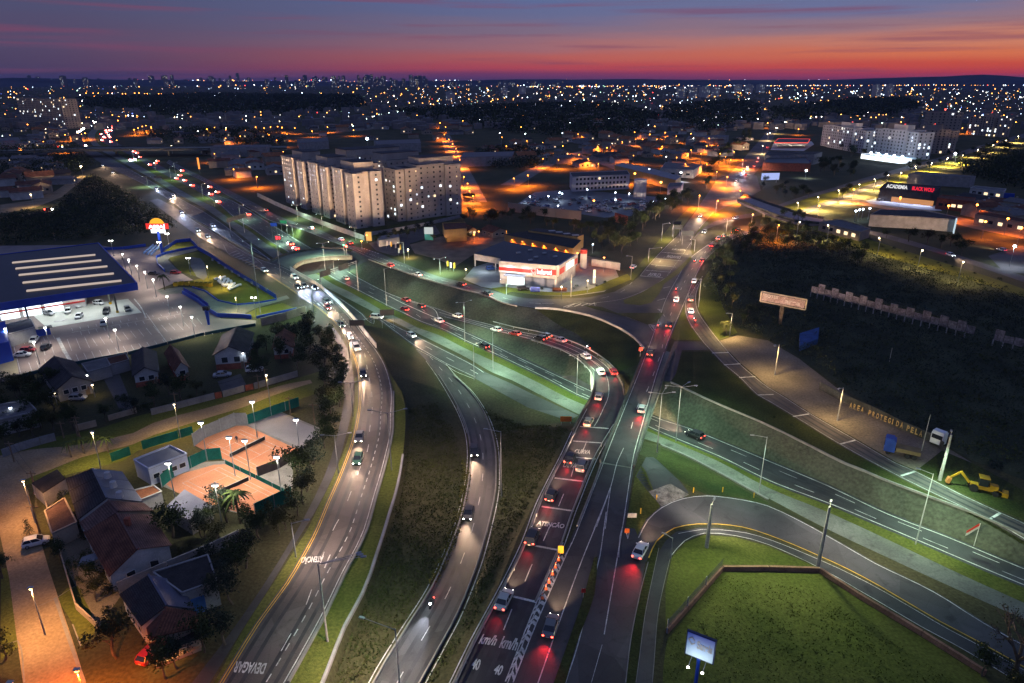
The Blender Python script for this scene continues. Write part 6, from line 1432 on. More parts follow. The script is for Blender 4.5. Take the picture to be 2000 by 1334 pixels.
gh = thing('glasshouse_shop', 'long glasshouse shop glowing white below the pale apartment block', 'shop', P(1740, 318)); a, b = P(1692, 309), P(1768, 319); m = MB(); m.bar(V2(a, 2.2), V2(b, 2.2), 14, 4.4); m.build('hall', [glow('bright white shop hall', (.82, .92, 1), 2.2)], gh); m = MB(); m.bar(V2(a, 4.8) - Vector((0, 8, 0)), V2(b, 4.8) - Vector((0, 8, 0)), 22, .3); m.build('roof', [M('translucent roof', (.45, .55, .55), .6)], gh)
for t in (.1, .3, .5, .7, .9): q = a.lerp(b, t); point('shop_light', V2(q, 8) - Vector((0, 14, 0)), COOL, 5500, 1.0); m = MB(); m.ball(V2(q, 5.4), 1.1); m.build('ceiling_light', [GL['cool']], gh)
block('grey_hall', 'long grey windowless hall behind the gym', 'warehouse', '1774,341 1896,347 1906,345 1790,336', 7, m_gwall, m_rgrey, par=.3)
gy, p_ = block('gym', 'gym with dark fascia carrying white and red lettering over lit frontage', 'gym', '1718,368 1822,378 1838,365 1732,356', 7.5, M('dark fascia', (.04, .04, .045), .8), m_rdark, par=.2)
a, b = P(1714, 391), P(1822, 403); d_ = unit(b - a); n_ = Vector((d_.y, -d_.x, 0)); m = MB(); m.bar(V2(a, 1.7) + n_ * .3, V2(b, 1.7) + n_ * .3, .3, 3.0); m.build('lit_front', [glow('orange lit frontage', (1, .42, .14), .55)], gy)
za = 8.0; o = P(1731, 366.5, za); sign_text(gy, 'ACADEMIA', o, P(1772, 370, za), o + Vector((0, 0, 2.3)), glow('white gym letters', (1, 1, 1), .9), .15); o = P(1781, 371, za); sign_text(gy, 'BLACK WOLF', o, P(1824, 375.5, za), o + Vector((0, 0, 2.3)), glow('red gym letters', (1, .02, .05), 1.0), .15)
area('gym_forecourt', '1690,392 1710,388 1830,402 1840,412 1815,411 1700,398', M('bluish paving', (.33, .34, .38), .8, .1, .3, .1, 3), 3, 0); area('gym_street', '1640,390 1690,388 1700,398 1815,411 1900,430 2060,455 2060,478 1990,465 1900,446 1830,428 1800,420 1690,402 1640,398', m_dirt, 2, 0)
for i in range(5): q = a.lerp(b, .1 + .2 * i); spot('gym_light', V2(q, 5) + n_ * 2, V2(q, 0) + n_ * 5, (.72, .76, 1), 3200, 150)
block('showroom', 'dark showroom with lit glass end and sloping roof beside the flyover road', 'shop', '1700,420 1800,425 1866,430 1870,425 1800,412 1720,410', 6, m_gwall, m_rdark, par=.2); c = P(1862, 455); r_ = thing('lit_glass_end', 'lit white glass end wall of the dark showroom', 'shop front', c); m = MB(); m.box(V2(c, 3.6), (5, .5, 7.0), R(60)); m.build('glass', [glow('cool glass front', (.7, .9, 1), .8)], r_)
for x, y in L('1672,412 1679,409.5 1686,408.5 1699,407'): lampT(x, y, 6, 'cool floodlight on the roof edge of the showroom', 'cool', 800, 1, 'showroom floodlights', .5)
for rf_, h_, lb, wm_, rm_ in (('1830,388 1900,395 1905,388 1840,382', 6, 'brown low building with open shop front right of the gym', m_brick, m_rbrown), ('1905,420 2010,438 2010,430 1915,412', 5, 'row of tiled shops with lit fronts at the right edge', m_bwall, m_rbrown), ('1895,368 1960,376 1965,370 1905,364', 4.5, 'white building with bright blue roof edge at the right', m_wwall, m_blued), ('1930,395 1990,403 1994,398 1936,392', 4, 'building with teal lit roof at the right edge', m_gwall, M('teal roof', (.08, .22, .2), .7)), ('1600,435 1680,455 1700,448 1640,430', 4, 'low pinkish building behind the flyover road', m_bwall, m_rgrey)): block('shop_row' if 'row' in lb else 'building', lb, 'building', rf_, h_, wm_, rm_, wins=[(0, 1, 5, 2.2, 1.6)], lit=.5, frame=False)
wall('blue_roof_edge', 'bright blue horizontal sign band at the right edge', 'sign', '1900,381 1980,388', 3.2, .4, m_blue)
for x, y, t, pw in ((1668, 370, 'on the boulevard lawn left of the gym', 16000), (1759, 386, 'in front of the gym', 9000), (1853, 402, 'right of the gym', 16000), (1969, 427, 'in front of the tiled shops', 15000), (1909, 400, 'beside the brown building', 5000), (1600, 402, 'near the flyover end', 0), (1925, 433, 'over the tiled shop fronts', 9000), (1995, 445, 'at the right frame edge', 9000)):
 lampT(x, y, 8.5, 'orange sodium street lamp ' + t, 'orange', pw * 1.8, 1, 'orange street lamps on the right', .55)
lampT(1982, 481, 8.5, 'bright cool street lamp at the right edge of the flyover road', 'cool', 9000, 1, None, .6); lampT(1866, 300, 8, 'bright cool lamp between the right apartment blocks', 'cool', 14000, 1, None, 1.1)
area('house_lot', '1930,500 1990,480 2060,478 2060,540 1960,530', m_asph_b, 1, 0)
# ================================================================== TRAFFIC
def mid(l, r): return lerp_path(smooth(l, 3), smooth(r, 3), .5, 160)
ROADS.update(L=mid(pts3(L_l, 0), pts3(L_r, 0)), M=mid(m_left, m_right), A=mid(A_l, A_r), O=mid(pts3(O_l, 0), pts3(O_r, 0)), Rr=mid(pts3(R_l, 0), pts3(R_r, 0)),
   N=mid(lo3, up3), S=mid(s_out, s_in), F=mid(pts3(fr_l, 0), pts3(fr_u, 0)), SR=mid(n_toe[8:], r_in[:-1]), LOW=smooth(pts3('1150,1000 1110,1100 1076,1222 1040,1334', 0), 3),
   AV=smooth(pts3('1285,540 1330,470 1368,422 1400,388 1438,352 1460,325 1475,310 1485,295 1497,280 1510,258', 0), 3), UP=smooth(pts3('1352,468 1376,452 1400,436 1437,426 1484,416 1530,402', 0), 3),
   LOOP=smooth(pts3('530,530 560,514 600,498 640,494 690,497 720,505', 0), 3), FL=smooth(pts3('1560,415 1600,430 1660,444 1745,465 1830,489 1898,512 1949,528', 0), 3), RING=mid(ring_out, ring_in))
T = 'traffic on '
for (x, y, c, t, lit, lb) in [(516, 527, 'white', 'hatch', 1, 'white car with bright headlights just before the turning loop'), (575, 541, 'white', 'suv', 1, 'white van with warm headlights entering the left curve'), (581, 559, 'black', 'sedan', 3, 'dark car with bluish headlights after the loop mouth'),
  (594, 557, 'grey', 'hatch', 3, 'grey car with bluish headlights beside the dark one after the loop mouth'), (614, 561, 'black', 'hatch', 3, 'dark car with bluish headlights hugging the outer barrier'), (640, 599, 'red', 'hatch', 1, 'red nosed car crossing the zebra marks on the left road'), (638, 588, 'grey', 'hatch', 2, 'braking car at the zebra marks on the left road'), (666, 633, 'green', 'hatch', 1, 'dark green car entering the left curve'),
  (683, 656, 'white', 'hatch', 1, 'white hatchback on the left curve near the overhead sign'), (696, 678, 'white', 'suv', 1, 'white van with strong headlights on the left curve'), (709, 728, 'black', 'hatch', 1, 'dark hatchback in the middle of the left curve'), (702, 851, 'grey', 'sedan', 1, 'dark grey sedan leading down the left road, farther of the close pair'), (699, 895, 'green', 'hatch', 1, 'teal green hatchback leading down the left road, nearer of the close pair')]:
 car(x, y, 'L', 1, t, c, lit, lb, T + 'the left road', under=False, z=0.08)
for (x, y, c, t, lb) in [(926, 882, 'black', 'suv', 'black car with bright headlights on the exit ramp, farther one'), (915, 1003, 'black', 'hatch', 'black car with bright headlights on the exit ramp, nearer one')]:
 car(x, y, 'M', 1, t, c, 1, lb, T + 'the exit ramp', under=True)
moto(843, 1176, 'M', 1, 'motorcycle with blue white headlight on the exit ramp', under=True)
for (x, y, c, t, lit, lb) in [(985, 1170, 'silver', 'sedan', 2, 'large silver sedan above the km/h marking'), (1040, 1048, 'black', 'suv', 2, 'black car passing the crossbar below the ATENÇÃO marking'), (1077, 966, 'black', 'hatch', 2, 'dark hatchback above the ATENÇÃO marking'), (1114, 893, 'black', 'sedan', 2, 'dark sedan beside the CURVA marking'),
  (1137, 909, 'grey', 'suv', 2, 'dark grey car covering the end of the DEVAGAR marking'), (1150, 823, 'beige', 'hatch', 2, 'beige hatchback at the first crossbar of the ramp'), (1170, 774, 'silver', 'hatch', 2, 'silver car with bluish beams on the ramp bridge'), (1173, 726, 'white', 'hatch', 2, 'white car at the tightest bend, inner lane'), (1198, 726, 'red', 'hatch', 2, 'red lit car at the tightest bend, outer lane')]:
 car(x, y, 'A', -1, t, c, lit, lb, T + 'the curved ramp', under=False, tail=.8)
for (x, y, c, t, lb) in [(1144, 696, 'white', 'hatch', 'white car where the ramp starts to bend'), (1094, 663, 'silver', 'sedan', 'silver car on the outer lane of the slip ramp'), (1066, 655, 'black', 'hatch', 'dark car on the outer lane of the slip ramp'), (1055, 661, 'black', 'suv', 'dark car side by side on the inner lane of the slip ramp'), (1006, 651, 'red', 'hatch', 'red car in the middle of the slip ramp'), (969, 643, 'white', 'hatch', 'small white car farther along the slip ramp'), (893, 616, 'white', 'hatch', 'white car at the far end of the slip ramp')]:
 car(x, y, 'SR', -1, t, c, 2, lb, T + 'the slip ramp', under=True, beam=.5)
moto(1149, 678, 'SR', -1, 'motorcycle with red tail light at the start of the bend', under=True)
for (x, y, c, t, lit, lb) in [(1254, 797, 'silver', 'hatch', 2, 'silver hatchback with strong red glow on the overpass'), (1271, 687, 'black', 'sedan', 2, 'dark sedan at the north end of the overpass'), (1307, 633, 'black', 'hatch', 2, 'dark car beside the red motorcycle before the junction'), (1321, 584, 'white', 'hatch', 2, 'white hatchback beside the leaf shaped island'), (1349, 583, 'black', 'suv', 2, 'black car with warm headlights at the turn-off'),
  (1349, 606, 'white', 'hatch', 2, 'white car at the mouth of the service road'), (1356, 548, 'white', 'hatch', 1, 'white car pulling in beside the dashed line'), (1372, 508, 'red', 'hatch', 2, 'red car beside the dark planting'), (1391, 479, 'red', 'hatch', 2, 'last red car of the uphill queue'), (1405, 465, 'white', 'suv', 2, 'van with strong red lights in the uphill queue'), (1415, 460, 'silver', 'hatch', 2, 'silver car third in the uphill queue'), (1435, 453, 'red', 'hatch', 2, 'red lit car fourth in the uphill queue'), (1443, 449, 'grey', 'hatch', 2, 'front car of the uphill queue')]:
 car(x, y, 'O' if x != 1349 else 'Rr', -1, t, c, lit, lb, T + 'the overpass road', z=.12, tail=4 if y > 790 else 1.6 if y > 600 else 1)
moto(1286, 634, 'O', -1, 'motorcycle with red tail light at the give way triangle'); moto(1321, 563, 'O', -1, 'dark motorcycle left of the island on the overpass road'); moto(1357, 509, 'O', -1, 'motorcycle at the left of the red car near the planting'); moto(1357, 624, 'Rr', -1, 'motorcycle entering the service road')
car(1251, 1073, 62, 1, 'sedan', 'white', 2, 'large white car turning into the ring road', None, z=.12, tail=4); car(1076, 1220, 'LOW', -1, 'sedan', 'grey', 2, 'dark silver car with red lights in the lane beside the chevrons', None, z=.12, tail=3)
for (x, y, r, s, c, lit, lb) in [(1368, 421, 'AV', -1, 'white', 1, 'white car with headlights coming down to the junction'), (1376, 452, 'UP', -1, 'silver', 1, 'car with headlights joining from the road under the flyover'), (1437, 425, 'UP', -1, 'white', 1, 'car with headlights just out from under the flyover'), (1438, 352, 'AV', -1, 'white', 1, 'car with headlights on the orange lit plaza'),
  (1452, 333, 'AV', -1, 'white', 3, 'car with bluish headlights on the upper avenue'), (1460, 325, 'AV', -1, 'white', 1, 'car with white headlights on the upper avenue'), (1473, 324, 'AV', 1, 'red', 2, 'red lit car beside the brick store'), (1479, 315, 'AV', 1, 'red', 2, 'red lit car second on the upper avenue'), (1481, 308, 'AV', 1, 'white', 2, 'white car third on the upper avenue'), (1457, 341, 'AV', 1, 'red', 2, 'red lit car leaving the plaza'), (1499, 287, 'AV', 1, 'orange', 2, 'red lit car at the petrol station'),
  (1599, 425, 'FL', 1, 'orange', 1, 'car with orange lights at the end of the flyover'), (1680, 445, 'FL', 1, 'white', 2, 'white car on the flyover road'), (1857, 497, 'FL', 1, 'white', 2, 'white car far along the flyover road'), (1956, 487, 110, 1, 'white', 1, 'car with headlights turning in at the right edge')]:
 car(x, y, r, s, 'hatch', c, lit, lb, T + 'the avenue', z=.1, beam=1.6, tail=2)
far_car(1718, 393, 20, 1, '0', 'grey', 'grey car parked at the left end of the gym frontage'); far_car(1770, 386, 20, 1, '0', 'white', 'white car parked in front of the gym')
for (x, y, c, t, lb) in [(675, 543, 'white', 'hatch', 'white car just past the loop bridge'), (790, 603, 'red', 'hatch', 'red car in the middle lane beside the gantry'), (792, 585, 'red', 'sedan', 'red car in the outer lane below the embankment'), (822, 597, 'black', 'hatch', 'dark car beside the orange warning post'), (857, 625, 'white', 'sedan', 'white car at the fork of the slip ramp'), (945, 675, 'black', 'hatch', 'dark car alone before the overpass')]:
 car(x, y, 'N', -1, t, c, 2, lb, T + 'the sunken highway', under=True, beam=.8)
car(1357, 849, 'N', -1, 'suv', 'black', 2, 'dark car with bright beams emerging from under the overpass', T + 'the sunken highway', under=True, beam=3.5)
for (x, y, c, t, lb) in [(762, 517, 'red', 'hatch', 'red car at the end of the loop bridge'), (815, 535, 'white', 'sedan', 'white car on the frontage road above the embankment'), (951, 572, 'black', 'sedan', 'dark red lit car in front of the hardware store'), (900, 554, 'black', 'hatch', 'dark car left of the hardware store'), (666, 467, 'white', 'hatch', 'white car at the far frontage grass'), (683, 474, 'red', 'hatch', 'red car approaching the traffic signal'), (607, 445, 'white', 'sedan', 'white red lit car in front of the apartment wall'), (519, 410, 'red', 'hatch', 'red car at the upper end of the frontage road')]:
 car(x, y, 'F', -1, t, c, 2, lb, T + 'the frontage road', z=.1)
for (x, y, c, k_, lb) in [(736, 619, 'white', 1, 'white van with headlights under the small gantry sign'), (804, 654, 'white', 1, 'white hatchback on the southbound highway beside the exit'), (415, 440, 'white', 3, 'white car with bluish beams on the far southbound highway')]:
 car(x, y, 'S', 1, 'hatch' if x != 736 else 'suv', c, k_, lb, T + 'the sunken highway', under=True, beam=1.5)
for (x, y, c, k_, lb) in [(386, 449, 'white', 1, 'car with headlights second behind the hatched gore'), (405, 461, 'white', 1, 'car with headlights right before the hatched gore'), (354, 414, 'blue', 3, 'car with strong blue beams above the pylon sign')]:
 car(x, y, 'L', 1, 'hatch', c, k_, lb, T + 'the left road', z=.1, beam=1.2)
for (x, y, k_, lb) in [(305, 368, 3, 'car with blue beams on the far southbound carriageway'), (338, 381, 1, 'right one of two cars with headlights far down the highway'), (333, 388, 1, 'left one of two cars with headlights far down the highway'), (220, 337, 1, 'car with headlights at the edge of the dark wood'), (200, 323, 1, 'farthest car with headlights at the edge of the dark wood')]:
 car(x, y, 'S', 1, 'hatch', 'white', k_, lb, T + 'the far highway', under=True, beam=1.2, tail=0)
FARL = ['behind the red variable sign', 'below the orange shed', 'beside a tall lamp post', 'near the white forecourt', 'in the left lane', 'in the right lane', 'at the advertising sign', 'just past the central pier', 'near the orange truck', 'under the flyover']
for i, (x, y) in enumerate(L('568,479 578,488 485,421 345,350 352,344 361,354 376,364 410,367 425,377 412,381 427,396 356,335 304,320 293,323 274,308 308,316 242,294')):
 p = G(x, y, True); far_car(x, y, 'N', -1, 'r', rnd.choice(['red', 'black', 'white']), 'red tail lit car on the far highway ' + FARL[i % 10], T + 'the far highway', rs=1.7)
for i, (x, y) in enumerate(L('202,269 197,263 205,270 208,260 215,269 209,250 218,248 226,239 220,251 212,265 227,233 217,278 217,256 206,256 222,244 212,256 200,275 223,236')):
 far_car(x, y, 'N', -1, 'r', rnd.choice(['red', 'black', 'white']), 'car with red tail lights in the queue beyond the flyover', 'red tail light queue beyond the flyover', rs=2.6)
for i, (x, y) in enumerate(L('146,265 152,259 160,254 166,250 171,246 176,243 181,241 187,239 169,247 163,252 156,257 174,244 184,240')):
 far_car(x, y, 'S', 1, 'w', 'white', 'car with white headlights streaming in beyond the flyover', 'white headlight stream beyond the flyover', rs=3.2)
far_car(167, 285, 'S', 1, 'w', 'white', 'single car with headlights on the near side of the flyover', T + 'the far highway', rs=2.4)
for x, y in ((255, 314), (263, 313)): far_car(x, y, 'N', 1, 'b', 'blue', 'vehicle with blue lights stopped on the far median', 'vehicles on the far median', rs=2.6)
for x, y, a in ((96, 411, 10), (40, 291, 0), (118, 288, 0)): far_car(x, y, a, 1, 'r', 'red', {96: 'car with red lights on the dim valley road at the left', 40: 'car with red lights on the left flyover', 118: 'car with orange lights on the left flyover'}[x], None, rs=1.8)
for x, y in L('262,297 268,300'): far_car(x, y, 'N', -1, 'r', 'orange', 'orange truck parked beside the far carriageway', 'orange trucks by the far carriageway', rs=2)
# ================================================================== HIGHWAY LAMPS AND MASTS
HL = [(509, 612, 470, 'tall mast beside the blue fence corner', 35), (550, 552, 463, 'pole at the mouth of the loop bridge', 30), (613, 612, 549, 'pole on the barrier after the loop', 30), (636, 533, 475, 'pole on the median under the loop bridge', 30), (653, 534, 509, 'short pole under the loop bridge', 30), (755, 597, 525, 'pole on the median by the gantry', 30), (908, 668, 590, 'pole at the fork of the slip ramp', 30), (926, 742, 672, 'pole on the southbound verge near the split', 30), (963, 727, 648, 'pole on the median before the overpass', 30), (1126, 772, 692, 'pole beside the ramp bridge', 30),
 (695, 470, 443, 'pole on the frontage grass', 210), (790, 514, 473, 'pole in front of the parking yard', 210), (860, 536, 505, 'pole at the feather flags', 210), (989, 575, 545, 'pole in front of the hardware store', 210), (630, 446, 418, 'pole before the apartment wall', 210), (582, 429, 400, 'pole at the middle of the apartment wall', 210),
 (470, 428, 402, 'pole on the median above the signs', 30), (538, 478, 460, 'pole beside the red variable sign', 30), (573, 464, 440, 'pole holding the green sign', 30), (335, 353, 326, 'pole on the far median', 30), (397, 388, 360, 'pole on the second far median', 30), (289, 365, 345, 'pole on the far southbound verge', 30), (305, 335, 316, 'pole on the third far median', 30), (343, 340, 318, 'pole beside the far slip road', 30), (262, 313, 292, 'pole next to the flyover', 30)]
for i, (x, y, t, lb, a) in enumerate(HL):
 un = x in (636, 653, 755, 908, 926, 963, 1126)
 lamp(x, y, t, 'highway lamp ' + lb, 'green', 11500 if y > 500 else 7500, ((2.2, a),) if i % 3 else ((2.2, a), (2.2, a + 180)), group='highway lamps', under=un, bulb=.16, lit=True, ang=158)
LL = [(640, 1253, 1100, 'thick pole with triple arm over the nearest left road', ((5.2, 15), (5.6, 10), (5.0, 20)), 'green', 9000), (781, 1345, 1228, 'pole with arm over the exit ramp at the bottom', ((4.4, 160),), 'pink', 12000), (765, 918, 806, 'pole on the right verge of the left road', ((3.4, 170), (3.2, 20)), 'pink', 12000), (661, 924, 850, 'pole on the left pavement beside the pair of cars', ((2.6, 10), (2.0, 190)), 'pink', 9000), (578, 1088, 1021, 'pole on the left verge above the ATENÇÃO lettering', ((2.2, 10),), 'pink', 9000),
 (690, 813, 747, 'pole on the left pavement at the yellow line', ((2.4, 10), (2.0, 190)), 'pink', 9000), (979, 972, 842, 'pole on the grass right of the exit ramp', ((2.6, 172),), 'pink', 11000), (668, 662, 612, 'pole on the pavement at the trees', ((2.6, 10),), 'pink', 9000), (683, 700, 668, 'slim pole on the pavement by the van', ((2.2, 10),), 'warm', 5000),
 (1283, 884, 768, 'pole below the overpass with four arms', ((2.2, 0), (2.2, 180), (2.2, 60)), 'green', 15000), (1320, 862, 755, 'pole in front of the slope with cross arms', ((3, 0), (3, 180), (2.6, 40)), 'green', 12000), (1482, 962, 853, 'pole on the median strip with left arm', ((2.6, 175),), 'green', 7000), (1788, 1063, 925, 'slim pole on the verge near the right', ((2.0, 150),), 'green', 5000),
 (1635, 822, 757, 'pale pole on the sandy roadside', ((1.6, 215),), 'warm', 4500), (1513, 733, 673, 'pale pole on the sandy roadside nearer the overpass', ((1.6, 215),), 'warm', 5500), (1364, 600, 545, 'pole at the edge of the dark planting', ((1.8, 200),), 'warm', 7000), (1266, 512, 485, 'pole with arm over the avenue markings', ((5, 5),), 'warm', 9000), (1292, 470, 437, 'pole on the avenue verge', ((3, 5),), 'warm', 9000), (1356, 491, 468, 'white pole at the overhead sign', ((2, 190),), 'warm', 7000), (1232, 546, 500, 'pole on the avenue corner', ((2, 200),), 'warm', 6000), (1115, 580, 532, 'pole on the hardware store verge', ((2, 270),), 'warm', 8000),
 (1310, 1090, 1093, 'short pole on the ring footpath', ((1.2, 150),), 'warm', 0), (1425, 655, 612, 'pole lighting the shrubs beside the service road', ((1.6, 200),), 'warm', 9000), (1418, 455, 428, 'pole at the queue', ((2, 200),), 'warm', 8000)]
px_L = lambda x, y: x < 770 and y > 600
for (x, y, t, lb, arms, c, pw) in LL:
 lamp(x, y, t if t < y else y - 40, 'lamp ' + lb, c, pw / max(1, len(arms)) * (.6 if px_L(x, y) else 1.1), arms, group='roadside lamps', r=.16 if x in (640, 1635, 1513) else .11, mat=m_cpole if x in (640, 1635, 1513, 1232, 1115) else None, under=x in (1283, 1320, 1482, 781, 979), bulb=.13, ang=155)
for (x, y, t, lb, c, pw, tg) in [(1380, 1069, 985, 'thick concrete mast inside the ring road bend', 'white', 15000, (1420, 990)), (1597, 1110, 990, 'concrete mast at the corner of the sports field', 'white', 15000, (1680, 1060)), (1835, 938, 850, 'thick lit concrete mast beside the service road', 'green', 17000, (1830, 965))]:
 b = G(x, y); r_ = lamp(x, y, t, lb, 'white', 0, ((1.2, 60),), m_cpole, .34, .1, 'concrete masts'); e = V2(b, zat(b, t)); q = G(*tg)
 spot('mast_and_fill_light', e + unit(V2(q - b, 0)) * 3.0 + Vector((0, 0, .3)), q, LC[c], pw, 125, .9, .4)
for x_, y_, p_ in ((1380, 985, 9000), (1597, 990, 14000)): b = G(x_, y_ + 100); q = V2(b, 12.5); spot('mast_and_fill_light', q + Vector((-2, 2, 0)), G(1500, 1230), (.85, 1, .62), p_ * 1.1, 140, 1, .4)  # added spots near the mast tops, brightening the sports field
q = P(1860, 1010, 9); spot('mast_and_fill_light', q, P(1850, 965), (.85, 1, .62), 16000, 100, .9, .4)  # spot hung free over the right roadside, without a mast
def cpole(x, y, t, lb, mat=None, r=.15, cross=True, group='timber and concrete utility poles', a=0):
 b = G(x, y); H = max(4, zat(b, t) - b.z); r_ = thing('utility_pole', lb, 'utility pole', b, 0, group); m = MB(); m.tube(b - Vector((0, 0, .1)), b + Vector((0, 0, H)), r, r * .6, 7); m.build('pole', [mat or m_wood], r_)
 if cross: m = MB(); m.box(b + Vector((0, 0, H - .5)), (1.8, .12, .14), R(a)); m.build('cross_arm', [m_wood], r_)
 return b + Vector((0, 0, H))
up = [cpole(*v) for v in [(28, 902, 862, 'timber pole at the corner of the sandy lane'), (72, 965, 920, 'timber pole between street and row houses'), (152, 852, 828, 'leaning timber pole at the pale garden wall'), (125, 855, 826, 'thin timber pole left of the pale garden wall'), (157, 857, 812, 'tall timber pole beside the palm clump'), (346, 803, 766, 'timber pole with stay on the grassy lane'), (521, 756, 718, 'timber pole at the grey garden wall'), (506, 760, 736, 'short timber pole at the brick gate'), (78, 1040, 985, 'dark pole at the lower row house'), (568, 810, 774, 'white pole behind the hard court'), (615, 828, 787, 'white pole by the small grey roof'), (240, 508, 492, 'thin pole behind the hall'), (108, 470, 463, 'bent timber post behind the dark roof')]]
lampT(45, 940, 8.5, 'warm street lamp at the top of the left street', 'amber', 9000, 1, None, .2); lampT(60, 1150, 8, 'warm street lamp in the middle of the left street', 'amber', 11000, 1, None, .2); lampT(150, 1310, 8, 'orange street lamp at the bottom of the left street', 'orange', 30000, 1, None, .25); lampT(20, 1335, 8, 'orange street lamp beyond the bottom left corner', 'orange', 18000, 1, None, .25)
lampT(180, 845, 8, 'warm street lamp over the sandy lane', 'warm', 6500, 1, None, .2); lampT(340, 790, 8, 'warm street lamp on the timber pole by the lane', 'warm', 6000, 1, None, .2); lampT(520, 733, 8, 'warm street lamp at the brick gate', 'warm', 5500, 1, None, .2); lampT(158, 325, 8, 'white street lamp at the bend of the valley road', 'warm', 12000, 1, None, .7); lampT(60, 380, 8, 'street lamp along the dim valley road', 'warm', 8000, 1, None, .4)
# ================================================================== GUARD RAILS, SIGNS, CONES
def guard(label, pts, z=0, posts=4.0, h=.75, mat=None, under=False, group=None):
 p = smooth(pts if isinstance(pts[0], Vector) else pts3(pts, z), 3); p = [Vector((q.x, q.y, hz(q.x, q.y, under) if q.z < 100 else q.z)) for q in p]
 r_ = thing('guard_rail', label, 'guard rail', p[0], 0, group); m = MB()
 for a, b in zip(p, p[1:]): m.bar(a + Vector((0, 0, h - .12)), b + Vector((0, 0, h - .12)), .07, .30)
 m.build('rail', [mat or m_pole], r_); acc = 0; pm = None
 for a, b in zip(p, p[1:]):
  acc += (b - a).length
  if acc >= posts:
   acc = 0; m = MB(); m.box(a + Vector((0, 0, h / 2 - .1)), (.12, .12, h + .25)); m.build('post', [mat or m_pole], r_)
def barrier(label, p, h=.8, t=.25, mat=None, under=False, group=None, panel=None):
 p = smooth(p, 3); r_ = thing('concrete_barrier', label, 'barrier', p[0], 0, group); m = MB()
 for a, b in zip(p, p[1:]):
  a = V2(a, hz(a.x, a.y, under)); b = V2(b, hz(b.x, b.y, under)); m.bar(a + Vector((0, 0, h / 2 - .1)), b + Vector((0, 0, h / 2 - .1)), t, h + .2)
 m.build('wall_panel', [mat or m_kerb], r_); return r_
guard('bright steel guard rail along the left edge of the ramp with the lettering', off(smooth(A_l[6:], 3), .6, 0), group='steel guard rails')
guard('steel guard rail between ramp and overpass road', off(smooth(pts3('1202,835 1163,902 1123,1003 1103,1062', 0), 3), -.5, 0), group='steel guard rails'); guard('ochre lit guard rail outside the bend of the slip ramp', off(n_toe[11:], .7, 0), under=True, group='steel guard rails')
guard('guard rail inside the ramp bend', off(r_in[4:-1], -.6, 0), under=True, group='steel guard rails'); guard('low guard rail above the exit ramp wall', '893,800 905,828 912,850', None, under=True, group='steel guard rails')
for lb, p, u, s_ in (('low concrete barrier on the left edge of the exit ramp', m_left[2:], True, .25), ('low concrete barrier on the right edge of the exit ramp', m_right[1:], True, -.25), ('concrete edge of the ramp with the lettering', A_l[7:], False, .2), ('concrete kerb wall right of the ramp with the lettering', A_r[7:12], False, -.2), ('low parapet on the left edge of the overpass road', pts3('1172,905 1160,940 1125,1029', 0), False, .2)):
 barrier(lb, off(smooth(p, 3), s_, 0), .45 if 'kerb' not in lb else .35, .22, m_kerb, u, 'low concrete barriers')
barrier('tall pale concrete barrier on the outside of the left curve', off(smooth(pts3('566,528 580,537 617,558 646,581 673,607 696,633 715,658 733,680', 0), 3), .3, 0), 1.5, .3, m_wwall); barrier('white kerb along the right edge of the lower left road', off(smooth(pts3('767,766 766,809 765,846 757,884 747,924 735,964 715,1034 700,1068 673,1118 635,1198 600,1263 560,1334', 0), 3), .25, 0), .4, .35, m_kerb, False, 'low concrete barriers')
barrier('curved pale parapet of the junction road above the dark bank', [V2(q, 0) for q in n_rim[13:19]], .7, .3, m_gwall); barrier('dark retaining wall top along the drainage bank', [V2(q, 0) for q in s_rim[17:]], .35, .4, m_gwall); barrier('kerb along the frontage road above the embankment', [V2(q, 0) for q in n_rim[4:13]], .3, .3, m_kerb); barrier('top kerb of the sprayed concrete slope on the right', [V2(q, 0) for q in n_rim[21:]], .3, .3, m_kerb); barrier('orange lit kerb at the foot of the southern grass', [P(1290, 870, -6), P(1335, 889, -5.8), P(1400, 922, -5.4), P(1500, 977, -4.9)], .35, .4, m_kerb, True)
fw = wall('field_wall', 'brick coloured coping wall around the sports field', 'wall', f_wall, .9, .45, M('brick coping', (.24, .13, .09), .9, .25, .6, .25, 4, .1), panel=6)
wall('chain_fence', 'wire mesh fence on the wall at the left of the sports field', 'fence', [V2(q, 0) for q in smooth(f_wall[:2], 6)], 2.4, .03, M('grey wire mesh', (.16, .16, .16), .7, .3, 2, .3, 9, alpha=.35), panel=6, pm=m_pole)
def sign_board(label, px, py, top, w, h, mat, txt=None, tm=None, posts=1, rz=0, name='road_sign', cat='road sign', under=False, H=None):
 b = G(px, py, under); H = H or max(2.0, zat(b, top) - b.z); r_ = thing(name, label, cat, b); d = Vector((math.cos(R(rz)), math.sin(R(rz)), 0))
 for i in range(posts):
  s = 0 if posts == 1 else (i - .5) * w * .8; m = MB(); m.tube(b + d * s - Vector((0, 0, .1)), b + d * s + Vector((0, 0, H)), .06, n=6); m.build('post', [m_pole], r_)
 n = Vector((d.y, -d.x, 0)); m = MB(); m.box(b + Vector((0, 0, H - h / 2)) + n * .1, (w, .06, h), R(rz)); m.build('board', [mat], r_)
 if txt: o = b + Vector((0, 0, H - h * .78)) + n * .14 - d * (w * .4); sign_text(r_, txt, o, o + d * (w * .8), o + Vector((0, 0, h * .55)), tm or m_white, .02)
 return r_
m_or = M('orange sign sheet', (.62, .14, .02), .6, .1, 1, .1, 6); m_gr = M('green sign sheet', (.01, .20, .10), .6, .1, 1, .1, 6); m_bk = M('dark sign back', (.045, .05, .05), .7, .2, .6, .2, 4)
